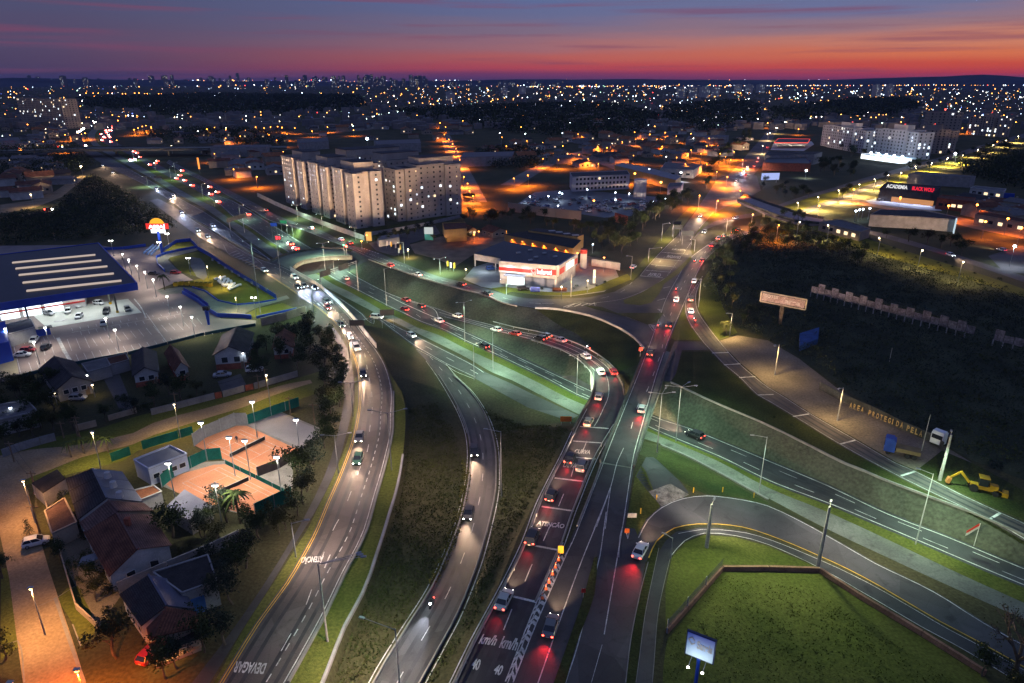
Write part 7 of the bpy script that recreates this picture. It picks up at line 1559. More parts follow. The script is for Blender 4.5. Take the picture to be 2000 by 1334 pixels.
sign_board('blank orange works sign on two legs on the dark bank', 1105, 828, 813, 2.6, 1.3, m_or, posts=2); sign_board('small red white sign at the parapet corner before the overpass', 1250, 697, 678, 1.1, 1.1, m_red); sign_board('yellow chevron marker at the nose between ramp and overpass road', 1095, 1082, 1068, .9, 1.5, m_yel, H=1.7); sign_board('orange round marker post beside the ring road mouth', 1224, 1046, 1036, .8, .9, m_or, H=1.5); sign_board('small red sign on the grass median at the bottom', 1139, 1168, 1156, .6, .7, m_red, H=1.8); sign_board('white board lying by the kerb at the ring road mouth', 1234, 1012, 1006, 1.6, .9, m_wwall, H=1.1)
sign_board('blue road sign beside the far northbound lanes', 538, 466, 444, 3.2, 1.7, m_blue, H=8.0, posts=2); sign_board('green road sign right of the blue one', 557, 462, 441, 3.4, 1.6, m_gr, H=8.4, posts=2); v = sign_board('red glowing variable speed sign over the northbound lanes', 547, 500, 457, 2.8, 2.0, m_bk, H=9.5, under=True)
b = G(547, 500, True) + Vector((-1.05, -.16, 8.0)); sign_text(v, '21', b, b + Vector((2.1, 0, 0)), b + Vector((0, 0, 1.4)), glow('red sign digits', (1, .03, .05), 5), .03)
def gantry(label, x, y, x2, y2, H, boards, under=True, mat=None):
 a, b = G(x, y, under), G(x2, y2, under); r_ = thing('sign_gantry', label, 'sign gantry', a); z = max(a.z, b.z) + H
 for p in (a, b): m = MB(); m.tube(p, V2(p, z + .6), .16, n=7); m.build('post', [m_pole], r_)
 for k_ in (0, .7): m = MB(); m.tube(V2(a, z + k_ - .3), V2(b, z + k_ - .3), .09, n=6); m.build('beam', [m_pole], r_)
 d = unit(V2(b - a, 0)); nr = Vector((d.y, -d.x, 0))
 for t, w in boards: m = MB(); m.box(V2(a.lerp(b, t), z) + nr * .25, (w, .12, 2.2), math.atan2(d.y, d.x)); m.build('board', [mat or m_bk], r_)
gantry('gantry with two dark boards seen from behind over the median strip', 628, 565, 700, 568, 5.6, ((.12, 5.5), (.62, 5.5))); gantry('gantry with two dark boards near the red variable sign', 452, 462, 478, 455, 8.5, ((.2, 8), (.9, 8)))
for s in ('756,648 770,641', '1352,470 1330,476'): pass
sign_board('dark overhead board over the southbound lanes', 758, 640, 616, 4.6, 2.2, m_bk, H=6.5, under=True, posts=2, rz=10); sign_board('dark overhead board over the left curve', 700, 662, 640, 4.4, 1.8, m_bk, posts=2, H=6.0); sign_board('dark overhead board above the avenue crossing', 1341, 478, 461, 5.4, 2.2, m_bk, posts=2, H=6.5); sign_board('dark board on a cantilever arm left of the avenue', 1322, 470, 450, 4.4, 2.0, m_bk, posts=2, H=7.5); sign_board('grey small roof sign left of the avenue', 1320, 462, 443, 4.2, 1.4, m_bk, posts=2, H=7.5); sign_board('dark sign on the far median', 310, 354, 346, 6, 1.6, m_bk, H=4, posts=2)
lsign = sign_board('orange and white advertising column beside the far forecourt', 391, 340, 318, 1.4, 9, glow('orange column light', (1, .3, .05), 1.6), H=13)
for i, (x, y) in enumerate(L('1091,1094.5 1085,1109 1079,1122 1072,1138 1066,1151 1059,1169')):
 c = P(x, y) + Vector((0, 0, .06)); r_ = thing('traffic_cone', 'orange traffic cone, ' + ('first', 'second', 'third', 'fourth', 'fifth', 'sixth')[i] + ' from the yellow marker', 'traffic cone', c, 0, 'traffic cones on the chevron strip'); m = MB(); m.box(c + Vector((0, 0, .03)), (.5, .5, .06)); m.tube(c, c + Vector((0, 0, .95)), .20, .05, 10); m.build('cone', [M('orange cone plastic', (.85, .16, .05), .5, 0, 0, 0, 0)], r_); m = MB(); m.tube(c + Vector((0, 0, .5)), c + Vector((0, 0, .68)), .132, .10, 10); m.build('stripe', [m_wwall], r_)
for i, (x, y) in enumerate(L('1282,976 1251,1003 1354,962 1411,961 1472,972')): c = G(x, y); o_ = MB(); o_.tube(c, c + Vector((0, 0, 1.1)), .10, n=6); q = o_.build('marker_post', [m_yel], origin=c); tag(q, 'short yellow marker post on the outside of the ring road', 'marker post', 'yellow marker posts at the ring road')
sig = thing('traffic_signal', 'traffic signal showing red at the end of the loop bridge', 'traffic signal', P(678, 500)); b = P(678, 500); m = MB(); m.tube(b, V2(b, 4.4), .1, n=6); m.build('pole', [m_pole], sig); m = MB(); m.box(V2(b, 4.0), (.5, .4, 1.4)); hd = m.build('signal_head', [m_bk], sig); m = MB(); m.ball(V2(b, 4.4) + Vector((.1, -.3, 0)), .5); m.build('red_light', [m_brake], hd)
b = P(673, 500); sig = thing('traffic_signal', 'traffic signal showing green beside the red one', 'traffic signal', b); m = MB(); m.tube(b, V2(b, 4.8), .1, n=6); m.build('pole', [m_pole], sig); m = MB(); m.ball(V2(b, 4.9), .3); m.build('green_light', [glow('green signal', (.1, 1, .4), 9)], sig)
bl_, br_ = P(1339, 1276, 7.6), P(1391, 1297, 7.6); d_ = unit(V2(br_ - bl_, 0)); n_ = Vector((d_.y, -d_.x, 0)); hb_ = 3.3; c = (bl_ + br_) / 2; ground_c = V2(c, hz(c.x, c.y))
bb = thing('billboard', 'lit blue billboard on a blue post in the corner of the sports field', 'billboard', ground_c); m = MB(); m.tube(ground_c - Vector((0, 0, .2)), V2(c, 7.6), .22, n=10); m.build('post', [m_blue], bb); m = MB(); m.box(V2(c, 7.6 + hb_ / 2) - n_ * .2, ((br_ - bl_).length + .25, .34, hb_ + .25), math.atan2(d_.y, d_.x)); m.build('frame', [M('navy sign frame', (.01, .02, .09), .5)], bb)
m = MB(); lw = (br_ - bl_).length; z0 = 7.62
m_bb = bpy.data.materials.new('sky blue poster'); m_bb.use_nodes = True; nt = m_bb.node_tree; bs = nt.nodes['Principled BSDF']; tc = nt.nodes.new('ShaderNodeTexCoord'); sp = nt.nodes.new('ShaderNodeSeparateXYZ'); nt.links.new(tc.outputs['Object'], sp.inputs[0]); mr = nt.nodes.new('ShaderNodeMapRange'); mr.inputs['From Min'].default_value = z0 - ground_c.z; mr.inputs['From Max'].default_value = z0 + hb_ - ground_c.z; nt.links.new(sp.outputs[2], mr.inputs[0]); cr = nt.nodes.new('ShaderNodeValToRGB'); cr.color_ramp.elements[0].color = (.62, .78, .80, 1); cr.color_ramp.elements[1].color = (.06, .12, .60, 1); e = cr.color_ramp.elements.new(.45); e.color = (.35, .52, .72, 1); nt.links.new(mr.outputs[0], cr.inputs[0]); nt.links.new(cr.outputs[0], bs.inputs['Base Color'])
m.box(V2(c, z0 + hb_ / 2), (lw, .06, hb_), math.atan2(d_.y, d_.x)); m.build('poster', [m_bb], bb)
q = lambda s, t: V2(bl_, z0 + hb_ * t) + d_ * (lw * s) + n_ * .05
sign_text(bb, 'Saneis', q(.38, .42), q(.94, .42), q(.38, .78), m_wwall, .02); m = MB(); m.bar(q(.06, .72) + n_ * .02, q(.17, .84) + n_ * .02, .03, .12); m.bar(q(.06, .72) + n_ * .02, q(.18, .52) + n_ * .02, .03, .12); m.bar(q(.17, .84) + n_ * .02, q(.28, .72) + n_ * .02, .03, .12); m.bar(q(.18, .52) + n_ * .02, q(.29, .62) + n_ * .02, .03, .12); m.build('emblem', [m_wwall], bb)
for s in (.25, .78):
 e = q(s, -.12) + n_ * 1.5; m = MB(); m.tube(q(s, 0), e, .04, n=5); m.build('lamp_arm', [m_pole], bb); m = MB(); m.box(e, (.24, .2, .12)); m.build('spotlight', [GL['white']], bb); spot('billboard_light', e + n_ * .6 + Vector((0, 0, .1)), q(s, .55), (.9, .95, 1), 170, 120, .8, .15)
b = G(1902, 1066); fl_ = thing('flag', 'red and white flag on a thin white pole beside the highway', 'flag', b); H = zat(b, 1022) - b.z; m = MB(); m.tube(b, b + Vector((0, 0, H)), .06, n=6); m.build('pole', [m_wwall], fl_); m = MB(); t0 = b + Vector((0, 0, H))
for i in range(6): a_, b_ = t0 + Vector((-.32 * i, 0, -.25 * i + .05 * math.sin(i))), t0 + Vector((-.32 * (i + 1), .05, -.25 * (i + 1) + .05 * math.sin(i + 1))); m.face([a_, b_, b_ - Vector((0, 0, .55)), a_ - Vector((0, 0, .55))])
m.build('red_stripe', [m_red], fl_); m2 = MB(); m2.v = [(x, y + .01, z - .55) for x, y, z in m.v]; m2.f = list(m.f); m2.m = list(m.m); m2.build('white_stripe', [m_wwall], fl_)
# ================================================================== RIGHT HAND ROADSIDE AND THE DARK PLANTING
area('sandy_roadside', '1398,668 1440,655 1500,665 1560,700 1640,762 1740,820 1830,862 1900,905 2060,990 2060,1040 1955,998 1875,962 1790,919 1750,902 1672,857 1582,806 1532,773 1500,755 1475,733 1446,709 1425,687', M('greyish sand', (.13, .108, .08), .95, .4, .14, .3, 2, .1, bump=.5, bscale=5, col2=(.22, .18, .13)), 1, 0)
area('roadside_grass', '1364,560 1384,530 1400,560 1412,600 1440,650 1398,668 1382,632 1364,603', m_grass, 2, 0); area('roadside_mud', '1790,919 1840,880 1900,905 2060,990 2060,1040 1955,998 1875,962', m_grass_d, 2, 0)
def excav():
 c = P(1915, 960); r_ = thing('backhoe', 'yellow backhoe loader parked on the muddy roadside at the right', 'excavator', c); q = lambda x, y, z: c + Vector((x, y, z)); y_ = M('machine yellow', (.30, .165, .008), .6, .3, 1, .1, 6)
 m = MB(); m.bar(q(-1.6, .9, 1.1), q(2.0, -1.0, 1.1), 1.1, .9); m.bar(q(1.0, -.5, 1.6), q(2.2, -1.1, 1.5), 1.1, .7); m.build('body', [y_], r_); m = MB(); m.bar(q(-.6, .3, 2.3), q(.7, -.35, 2.3), 1.4, 1.6); m.build('cab', [m_glass], r_); m = MB(); m.bar(q(-.7, .35, 3.15), q(.8, -.4, 3.15), 1.6, .12); m.build('cab_roof', [y_], r_)
 for x, y, s in ((-1.4, .1, .75), (-.9, 1.3, .75), (1.6, -1.6, .5), (2.1, -.5, .5)): m = MB(); m.tube(q(x - .1, y - .2, s), q(x + .1, y + .2, s), s, n=12); m.tube(q(x + .1, y + .2, s), q(x - .1, y - .2, s), s, n=12); m.build('wheel', [m_tyre], r_)
 m = MB(); m.bar(q(-1.8, 1.0, 1.4), q(-3.2, 1.8, 3.2), .35, .4); m.build('boom', [y_], r_); m = MB(); m.bar(q(-3.2, 1.8, 3.2), q(-4.6, 2.4, 1.6), .3, .3); m.build('dipper', [y_], r_); m = MB(); m.bar(q(-4.6, 2.4, 1.6), q(-4.9, 2.5, .5), .8, .6); m.build('bucket', [M('orange brown bucket', (.35, .14, .04), .7)], r_); m = MB(); m.bar(q(2.2, -1.1, .9), q(3.2, -1.6, .6), .18, .2); m.build('loader_arm', [y_], r_); m = MB(); m.bar(q(3.0, -2.2, .5), q(3.9, -.9, .5), .9, .8); m.build('front_bucket', [y_], r_)
excav()
def cab(px, py, lb, body, rz, trailer=None):
 c = P(px, py); r_ = thing('truck', lb, 'truck', c); d = Vector((math.cos(R(rz)), math.sin(R(rz)), 0)); n = Vector((-d.y, d.x, 0)); fr_ = (d, n, Vector((0, 0, 1)))
 m = MB(); m.box(c + Vector((0, 0, 1.95)), (2.0, 2.4, 2.5), frame=fr_); m.box(c + d * .15 + Vector((0, 0, 3.35)), (1.5, 2.2, .4), frame=fr_); m.build('cab', [body], r_); m = MB(); m.box(c + d * 1.02 + Vector((0, 0, 2.35)), (.08, 2.1, .95), frame=fr_); m.build('windscreen', [m_glass], r_)
 m = MB(); m.box(c - d * 2.6 + Vector((0, 0, .95)), (6, .9, .3), frame=fr_); m.build('chassis', [m_trim], r_)
 for x in (.1, -3.4, -4.6):
  for s in (-1, 1): m = MB(); w = c + d * x + n * (s * 1.0) + Vector((0, 0, .5)); m.tube(w - n * .15, w + n * .15, .5, n=10); m.tube(w + n * .15, w - n * .15, .5, n=10); m.build('wheel', [m_tyre], r_)
 if trailer: m = MB(); m.box(c - d * 3.4 + Vector((0, 0, 1.5)), (4.4, 2.3, .8), frame=fr_); m.build('flat_bed', [trailer], r_)
cab(1735, 883, 'blue truck cab with flat bed parked on the roadside', M('blue truck paint', (.03, .07, .30), .4), 150, M('rusty load', (.16, .12, .06), .9)); cab(1830, 870, 'white truck cab with bluish roof backed towards the dark planting', PAINT['white'], 215)
fb = wall('lettered_wall', 'dark wall with ochre painted capital letters along the planting', 'wall', '1600,760 1640,782 1700,808 1760,838 1815,862 1840,880', 2.0, .2, M('mossy dark wall', (.06, .06, .05), .95, .4, .4, .3, 3), panel=6)
for wd, a_, b_ in (('AREA', (1661, 797), (1691, 808)), ('PROTEGIDA', (1698, 812), (1768, 839)), ('PELA', (1773, 842), (1806, 856))):
 u, v_ = P(*a_), P(*b_); d_ = unit(v_ - u); n_ = Vector((d_.y, -d_.x, 0)); o = V2(u, .35) + n_ * .7; ln = (v_ - u).length
 for i, ch in enumerate(wd): t = o + d_ * (ln * i / len(wd)); sign_text(fb, ch, t, t + d_ * (ln / len(wd) * (.62 if ch != 'I' else .2)), t + Vector((0, 0, 1.35)), M('ochre letter paint', (.50, .34, .12), .8, .3, 2, .2, 6), .02, 'letter')
bl_, br_ = P(1485, 588, 6.2), P(1573, 605, 6.2); c = V2((bl_ + br_) / 2, 0); d_ = unit(V2(br_ - bl_, 0)); ln = (br_ - bl_).length; bb = thing('old_billboard', 'faded brown framed billboard on a single trunk over the dark planting', 'billboard', c); n_ = Vector((d_.y, -d_.x, 0)); H = 3.2
m = MB(); m.box(V2(c, 6.2 + H / 2), (ln - .8, .25, H - .8), math.atan2(d_.y, d_.x)); m.build('poster', [M('faded brown poster', (.20, .13, .11), .9, .6, .5, .4, 3, col2=(.36, .28, .26))], bb)
for s in (0, 1): m = MB(); m.box(V2(bl_.lerp(br_, s), 6.2 + H / 2), (.4, .4, H), math.atan2(d_.y, d_.x)); m.build('frame', [m_bwall], bb); m = MB(); m.bar(V2(bl_, 6.2 + H * s), V2(br_, 6.2 + H * s), .4, .4); m.build('frame', [m_bwall], bb)
m = MB(); m.box(V2(c, 3), (.9, .9, 6.2)); m.build('trunk', [m_bark], bb)
for wd, s0, s1, t in (('LOTES', .1, .38, .52), ('area', .55, .88, .28)): o = V2(bl_, 6.2 + H * t) + d_ * (ln * s0) + n_ * .16; sign_text(bb, wd, o, o + d_ * (ln * (s1 - s0)), o + Vector((0, 0, 1.0)), M('faded poster letters', (.42, .36, .33), .9), .02)
tw = thing('panel_wall', 'broken pale wall with raised square panels crossing the dark planting', 'wall', P(1700, 610)); u, v_ = P(1582, 580), P(1995, 690); n = 26; m_lil = M('mossy lilac wall', (.13, .12, .14), .9, .45, .5, .4, 2)
for i in range(n):
 a_, b_ = u.lerp(v_, (i + .04) / n), u.lerp(v_, (i + .96) / n)
 if i in (21, 22): continue
 m = MB(); hh = rnd.uniform(3.2, 3.7) if i % 2 and rnd.random() < .85 else rnd.uniform(2.0, 2.4); m.bar(V2(a_, 2.6 + (hh - 1.6) / 2), V2(b_, 2.6 + (hh - 1.6) / 2), .2, hh); m.build('panel', [m_lil], tw); m = MB(); m.box(V2(a_, .9), (.25, .25, 1.9)); m.build('post', [m_gwall], tw)
block('tarpaulin', 'blue tarpaulin cover beside the old billboard', 'tarpaulin', '1562,652 1600,640 1598,662 1562,676', 1.6, M('blue tarpaulin', (.012, .05, .16), .7), M('blue tarpaulin top', (.015, .06, .19), .7, .3, .6, .2, 4), par=0)
for x, y, t in ((1737, 706, 695), (1800, 880, 810)): cpole(x, y, t, 'thin pale post in the dark planting ' + ('near the wall' if x == 1737 else 'by the lettered wall'), m_cpole, .1, False, None)
dp = L('1376,560 1392,470 1420,462 1500,448 1590,452 1700,494 1800,522 1900,548 2060,600 2060,960 1900,900 1830,858 1740,815 1640,755 1560,695 1500,660 1440,640 1410,600')
def scatter(name, poly, n, hmin, hmax, leaf, per, mats, rad=1.2, seed=1, skip=None, zoff=0, label=None):
 """a mass of leaf clumps filling a pixel polygon on the ground"""
 q = random.Random(seed); pw = [P(x, y) for x, y in poly]; xs = [p.x for p in pw]; ys = [p.y for p in pw]; mb = MB(); k_ = 0; g = 0
 while k_ < n and g < n * 20:
  g += 1; x = q.uniform(min(xs), max(xs)); y = q.uniform(min(ys), max(ys))
  if not inpoly(x, y, pw) or (skip and skip(x, y)): continue
  k_ += 1; h = q.uniform(hmin, hmax); mi = q.randrange(len(mats)); z = hz(x, y)
  for j in range(per): a = q.random() * 6.28; rr = rad * math.sqrt(q.random()); zz = h * q.uniform(.15, 1) ; leaf_quad(mb, Vector((x + rr * math.cos(a), y + rr * math.sin(a), z + zz + zoff)), leaf, q, mi)
 o = mb.build(name, mats); o['kind'] = 'stuff'
 if label: o['label'] = label
 return o
m_pl1 = M('bluish field crop', (.020, .032, .020), .9, .4, .3, .3, 3, .1); m_pl2 = M('olive field crop', (.032, .040, .014), .9, .4, .3, .3, 3, .1)
scatter('dark_planting', dp, 5200, .5, 2.4, .6, 10, [m_pl1, m_pl2, m_leaf3], 1.5, 5)
area('planting_soil', ' '.join(f'{x},{y}' for x, y in dp), M('dark planting soil', (.024, .030, .018), .95, .5, .08, .4, 2, .1, col2=(.058, .066, .036)), 1, 0)
# ================================================================== TREES
def grove(poly, n, sc, label, group, protos=None, seed=1, gap=2.0, name='tree', cat='tree', avoid=None):
 q = random.Random(seed); pw = [P(x, y) for x, y in L(poly)]; xs = [p.x for p in pw]; ys = [p.y for p in pw]; got = []; g = 0
 while len(got) < n and g < n * 60:
  g += 1; x = q.uniform(min(xs), max(xs)); y = q.uniform(min(ys), max(ys))
  if not inpoly(x, y, pw) or any((x - a) ** 2 + (y - b) ** 2 < gap * gap for a, b in got): continue
  got.append((x, y)); tree(0, 0, label, None, sc * q.uniform(.75, 1.25), group, name, cat, Vector((x, y, 0)), protos)
for x, y, s, k_, lb in [(583, 942, 1.15, 0, 'large round dark tree at the right corner of the upper clay court'), (444, 1018, 1.05, 2, 'dark tree between the lower clay court and the grey shed'), (338, 1050, 1.15, 3, 'broad tree right of the large red brown roof'), (395, 1050, .85, 2, 'dark garden tree by the party wall'), (505, 1050, .8, 0, 'tree below the green netting of the lower court'), (545, 1045, .6, 1, 'small lit tree beside the pavement pole'), (228, 1285, 1.05, 1, 'reddish lit tree in front of the brown tiled house'), (325, 1325, .9, 0, 'dark green tree at the bottom left corner'), (180, 1140, .6, 0, 'garden tree below the blue shed roof'), (190, 1175, .6, 1, 'second garden tree below the blue shed roof'), (120, 1095, .55, 0, 'small tree on the street verge'), (5, 1130, .7, 0, 'dark street tree at the left frame edge'), (10, 1290, .8, 1, 'street tree lit orange at the left frame edge'), (455, 1180, 1.0, 2, 'dark tree right of the blue lean-to'), (480, 1110, 1.0, 3, 'dark tree by the end of the party wall'), (440, 1260, .9, 2, 'dark tree beside the pavement at the bottom'), (960, 448, 1.6, 1, 'single round topped palm like tree behind the restaurant'), (918, 470, .6, 0, 'round small tree on the restaurant yard'), (1418, 655, .7, 1, 'lit bush by the service road'), (845, 470, .5, 1, 'shrub at the foot of the teal sign')]:
 tree(x, y, lb, k_, s)
for x, y in L('140,893 165,886 190,884 212,884'): spawn('palm_tree', PALM, 'bushy palm in the clump beside the sandy lane', 'palm tree', P(x, y, 0), x, 'palm clump by the sandy lane', .72)
spawn('palm_tree', PALM, 'slender palm in front of the lower clay court', 'palm tree', P(470, 1022), 1, None, 1.25)
tree(58, 1045, 'clipped conical bush beside the parked white hatchback', 0, .38, None, 'bush', 'bush', None, CONE)
grove('596,660 640,660 668,700 672,760 655,840 600,980 560,1060 540,1060 600,930 628,850 635,760 600,700', 30, .8, 'dark tree in the belt along the left road pavement', 'tree belt along the left road', None, 3, 3.2)
grove('480,690 600,640 630,700 590,730 510,745', 14, .85, 'dark garden tree around the half hidden cottage', 'trees around the cottage', None, 4, 3.6)
grove('0,770 110,745 118,800 190,810 300,770 330,765 420,750 420,772 300,805 150,845 0,880', 26, .75, 'dark garden tree between houses and sandy lane', 'garden trees along the lane', None, 5, 3.4)
grove('10,745 120,725 110,770 20,790', 6, .7, 'garden tree behind the dark bungalow', 'trees behind the bungalow', None, 51, 3)
grove('400,1020 560,1010 520,1090 440,1160 430,1240 380,1310 330,1310 420,1180 400,1110', 16, .7, 'dark tree on the bank between houses and left road', 'bank trees by the left road', None, 6, 3.4)
grove('1225,500 1310,420 1350,395 1340,380 1290,400 1240,430 1180,455 1150,480 1190,495', 42, 1.0, 'dark roadside tree left of the avenue', 'trees along the avenue', None, 7, 4.2)
grove('900,420 1000,420 1200,450 1170,462 1040,440 950,436 905,436', 26, .8, 'dark tree on the slope below the brown yard wall', 'slope trees below the car yard', None, 8, 5)
grove('1360,395 1420,318 1480,262 1470,255 1410,300 1350,370', 28, 1.15, 'dark tree on the left side of the upper avenue', 'trees of the upper avenue', None, 9, 5)
grove('1440,452 1500,437 1560,440 1590,450 1500,448', 14, .7, 'dark shrub tree in front of the flyover columns', 'shrubs before the flyover', None, 10, 4); grove('1385,500 1400,560 1430,640 1470,640 1440,560 1420,490', 16, .6, 'shrub at the edge of the dark planting', 'shrubs at the planting edge', None, 101, 3); grove('1400,470 1470,462 1560,458 1700,500 1690,520 1560,490 1440,500 1420,540', 40, .8, 'dark tree inside the top edge of the dark planting', 'trees in the dark planting', None, 103, 4)
grove('1600,395 1700,355 1800,318 1900,290 1990,270 1990,285 1880,318 1760,345 1640,392', 30, .9, 'small crowned tree on the boulevard lawn', 'boulevard trees', None, 11, 7)
grove('1600,450 1720,478 1850,512 1980,555 1980,575 1850,535 1700,490 1600,458', 24, .55, 'shrub along the upper edge of the dark planting', 'shrubs along the flyover road', BUSH, 12, 4, 'bush', 'bush')
grove('1700,460 1860,480 1880,500 1760,470', 10, .9, 'bare looking tree in front of the dark showroom', 'trees before the showroom', None, 121, 6); grove('1480,350 1560,370 1600,385 1530,392 1490,372', 12, .9, 'tree between brick store and flyover', 'trees by the brick store', None, 13, 6); grove('1590,300 1640,318 1690,335 1660,350 1600,345', 14, 1.1, 'tree behind the brick store', 'trees behind the brick store', None, 14, 7)
grove('1640,290 1700,300 1690,310 1630,305', 6, 1.2, 'tree in front of the left pale apartment block', 'trees at the apartment blocks', FAR_T, 141, 8); grove('1900,300 1990,290 1990,360 1920,345', 20, 1.1, 'dark tree above the gym hall', 'trees above the gym', FAR_T, 15, 7)
spawn('bare_tree', branchy(13, .42, 12), 'half bare tree with open branching at the right frame edge', 'tree', V2(P(1978, 1330, -3.2), -3.3), .4)
tree(1930, 1285, 'dense dark bush at the foot of the half bare tree', 0, .7, None, 'bush', 'bush'); tree(1985, 1330, 'bush in the bottom right corner', 1, .7, None, 'bush', 'bush')
for x, y in L('1650,742 1700,780 1512,816 1546,832'): tree(x, y, 'low dark shrub on the strip beside the service road', 0, .3, 'strip shrubs', 'bush', 'bush', None, BUSH)
grove('100,930 130,960 150,1020 215,1120 235,1170 200,1225 150,1170 110,1080', 16, .8, 'low yard bush between street wall and houses', 'yard bushes', BUSH, 61, 2.2, 'bush', 'bush')
grove('345,1075 400,1060 470,1060 460,1090 350,1110', 9, .8, 'bush along the party wall', 'bushes at the party wall', BUSH, 62, 2, 'bush', 'bush'); grove('230,805 300,790 420,765 420,776 300,802 240,818', 9, .8, 'bush behind the garden wall', 'bushes behind the garden wall', BUSH, 63, 2, 'bush', 'bush'); grove('1005,562 1080,572 1180,562 1230,540 1225,534 1180,552 1080,565', 9, .5, 'bush on the forecourt verge', 'forecourt bushes', BUSH, 64, 2, 'bush', 'bush'); grove('730,470 800,452 850,445 850,450 790,470 740,482', 14, .6, 'garden tree by the parking yard', 'trees by the parking yard', None, 65, 3)
def tuft(name, poly, n, h, leaf, mat, seed): return scatter(name, L(poly), n, h * .4, h, leaf, 4, [mat], .7, seed)
m_weed = M('tall dry weeds', (.06, .065, .015), .95, .5, .3, .3, 3, .1, col2=(.13, .12, .03))
tuft('bank_weeds', '795,790 850,760 890,830 905,900 885,1000 820,1150 700,1334 645,1334 735,1090 780,950 795,830', 2600, .5, .4, m_grass_d, 21); tuft('bank_weeds', '975,960 985,880 960,790 940,760 1060,810 1110,838 1080,890 1010,1030 910,1240 850,1330 835,1330 905,1200 950,1080', 2400, .5, .4, m_grass_d, 22)
tuft('kerb_weeds', '903,860 913,900 908,950 896,1010 872,1075 845,1130 838,1125 862,1060 885,1000 898,950 905,900', 420, .7, .42, m_weed, 23); tuft('field_grass', '1310,1250 1412,1122 1600,1124 1800,1248 1900,1315 1880,1334 1300,1334', 1100, .25, .3, m_grass, 24)
# ================================================================== WOODS AND THE FAR CITY
for nm, poly, n, hh, lf, rad, sd in (('woodland', '0,425 110,412 160,362 182,345 245,380 300,412 345,446 320,456 200,464 0,480', 1700, 4, 1.1, 2.6, 31), ('woodland', '0,299 165,299 185,326 150,342 100,352 0,360', 700, 7, 1.5, 3.6, 32), ('far_forest', '150,196 400,186 700,190 715,212 600,222 480,226 330,228 260,218 180,212', 3400, 18, 6.5, 14, 33), ('far_forest', '760,222 900,212 1100,205 1210,208 1290,232 1250,262 1120,272 1010,262 900,240', 2600, 15, 5, 10, 34), ('far_forest', '1300,212 1420,200 1480,206 1480,240 1380,262 1300,245', 1300, 15, 5, 9, 35), ('far_forest', '1500,222 1660,198 1760,196 1800,210 1740,228 1600,232 1520,250', 1600, 18, 5.5, 10, 36), ('far_forest', '280,262 420,250 530,262 560,285 400,282 330,280', 500, 8, 2.5, 6, 37), ('far_forest', '1860,330 1990,300 2100,300 2100,372 1990,372 1900,350', 600, 9, 2.2, 5, 38), ('far_forest', '930,300 1000,290 1060,300 1050,330 960,330', 420, 8, 2.2, 5, 39)):
 scatter(nm, L(poly), n, hh * .6, hh, lf, 12, [m_leaf3, m_leaf], rad, sd)
m_street = M('dusty street', (.20, .18, .15), .95, .3, .05, .2, 1, .1)
def ridge(name, d, a0, a1, hfun, mat):
 m = MB(); n = 90; pr = None
 for i in range(n + 1):
  t = i / n; a = a0 + (a1 - a0) * t; x, y = math.sin(a) * d, math.cos(a) * d; h = hfun(t); cur = ((x, y, -5), (x * 1.12, y * 1.12, h), (x * 1.4, y * 1.4, -5))
  if pr: m.face([pr[0], cur[0], cur[1], pr[1]]); m.face([pr[1], cur[1], cur[2], pr[2]])
  pr = cur
 o = m.build(name, mat, smooth=True); o['kind'] = 'structure'; return o
from mathutils import noise as NZ
nz = lambda t, s, f: NZ.noise(Vector((t * f, s, 0)))
m_hill = M('dark wooded hill', (.05, .052, .066), .95, .4, .002, .2, .02, .05)
ridge('hills', 9000, -.75, .95, lambda t: 60 + 40 * nz(t, 1, 5) + 18 * nz(t, 2, 17) + 6 * nz(t, 4, 60) + 60 * max(0, t - .55) / .45 + 35 * math.exp(-((t - .778) / .02) ** 2), m_hill)
ridge('hills', 6200, .10, 1.0, lambda t: 10 + 46 * t + 20 * nz(t, 3, 6) + 8 * nz(t, 5, 25), m_hill)
FW = [M('far facade %d' % i, tuple(t * .62 for t in c), .9, .1, .05, .05, 1, .1) for i, c in enumerate(((.30, .27, .25), (.24, .23, .24), (.36, .33, .30)))]
city = random.Random(4)
def far_tower(px, py, w, h, label, group, lit=.2, wm=None, scale=1.0):
 b = P(px, py); d = b.y; m = MB(); q = random.Random(int(px * 7 + py)); a = q.uniform(-.5, .5); dp_ = w * q.uniform(.6, 1); m.box(b + Vector((0, 0, h / 2)), (w, dp_, h), a); m.box(b + Vector((0, 0, h + 2)), (w * .4, dp_ * .5, 4), a)
 d1_ = Vector((math.cos(a), math.sin(a), 0)); n1_ = Vector((math.sin(a), -math.cos(a), 0)); s_ = max(1.4, d * .00038) * scale; nc = max(2, int(w / (s_ * 3.0))); nr_ = max(3, int(h / (s_ * 3.0)))
 for i in range(nc):
  for j in range(nr_):
   if q.random() < lit:
    c = b + d1_ * (w * ((i + .5) / nc - .5)) + n1_ * (dp_ / 2 + .3) + Vector((0, 0, h * (j + .6) / (nr_ + .5))); x_ = d1_ * s_ * .5; z_ = Vector((0, 0, s_ * .5)); m.face([c - x_ - z_, c + x_ - z_, c + x_ + z_, c - x_ + z_], 1 + q.randrange(2))
 o = m.build('tower', [wm or city.choice(FW), m_wlit, m_wlitc], origin=b); tag(o, label, 'tower', group); return o
for i in range(105):
 x = city.choice([city.uniform(0, 840), city.uniform(0, 840), city.uniform(560, 840), city.uniform(840, 1100)]); y = city.uniform(165, 170.5); far_tower(x, y, city.uniform(24, 50), city.uniform(56, 122) * (1 if x < 840 else .5), 'dim tower on the distant city skyline with scattered lit windows', 'towers of the distant skyline', .2)
far_tower(718, 164.5, 60, 140, 'broad skyline tower with a bright lit top', None, .22); far_tower(466, 164.5, 40, 165, 'thin tallest tower on the left skyline', None, .1)
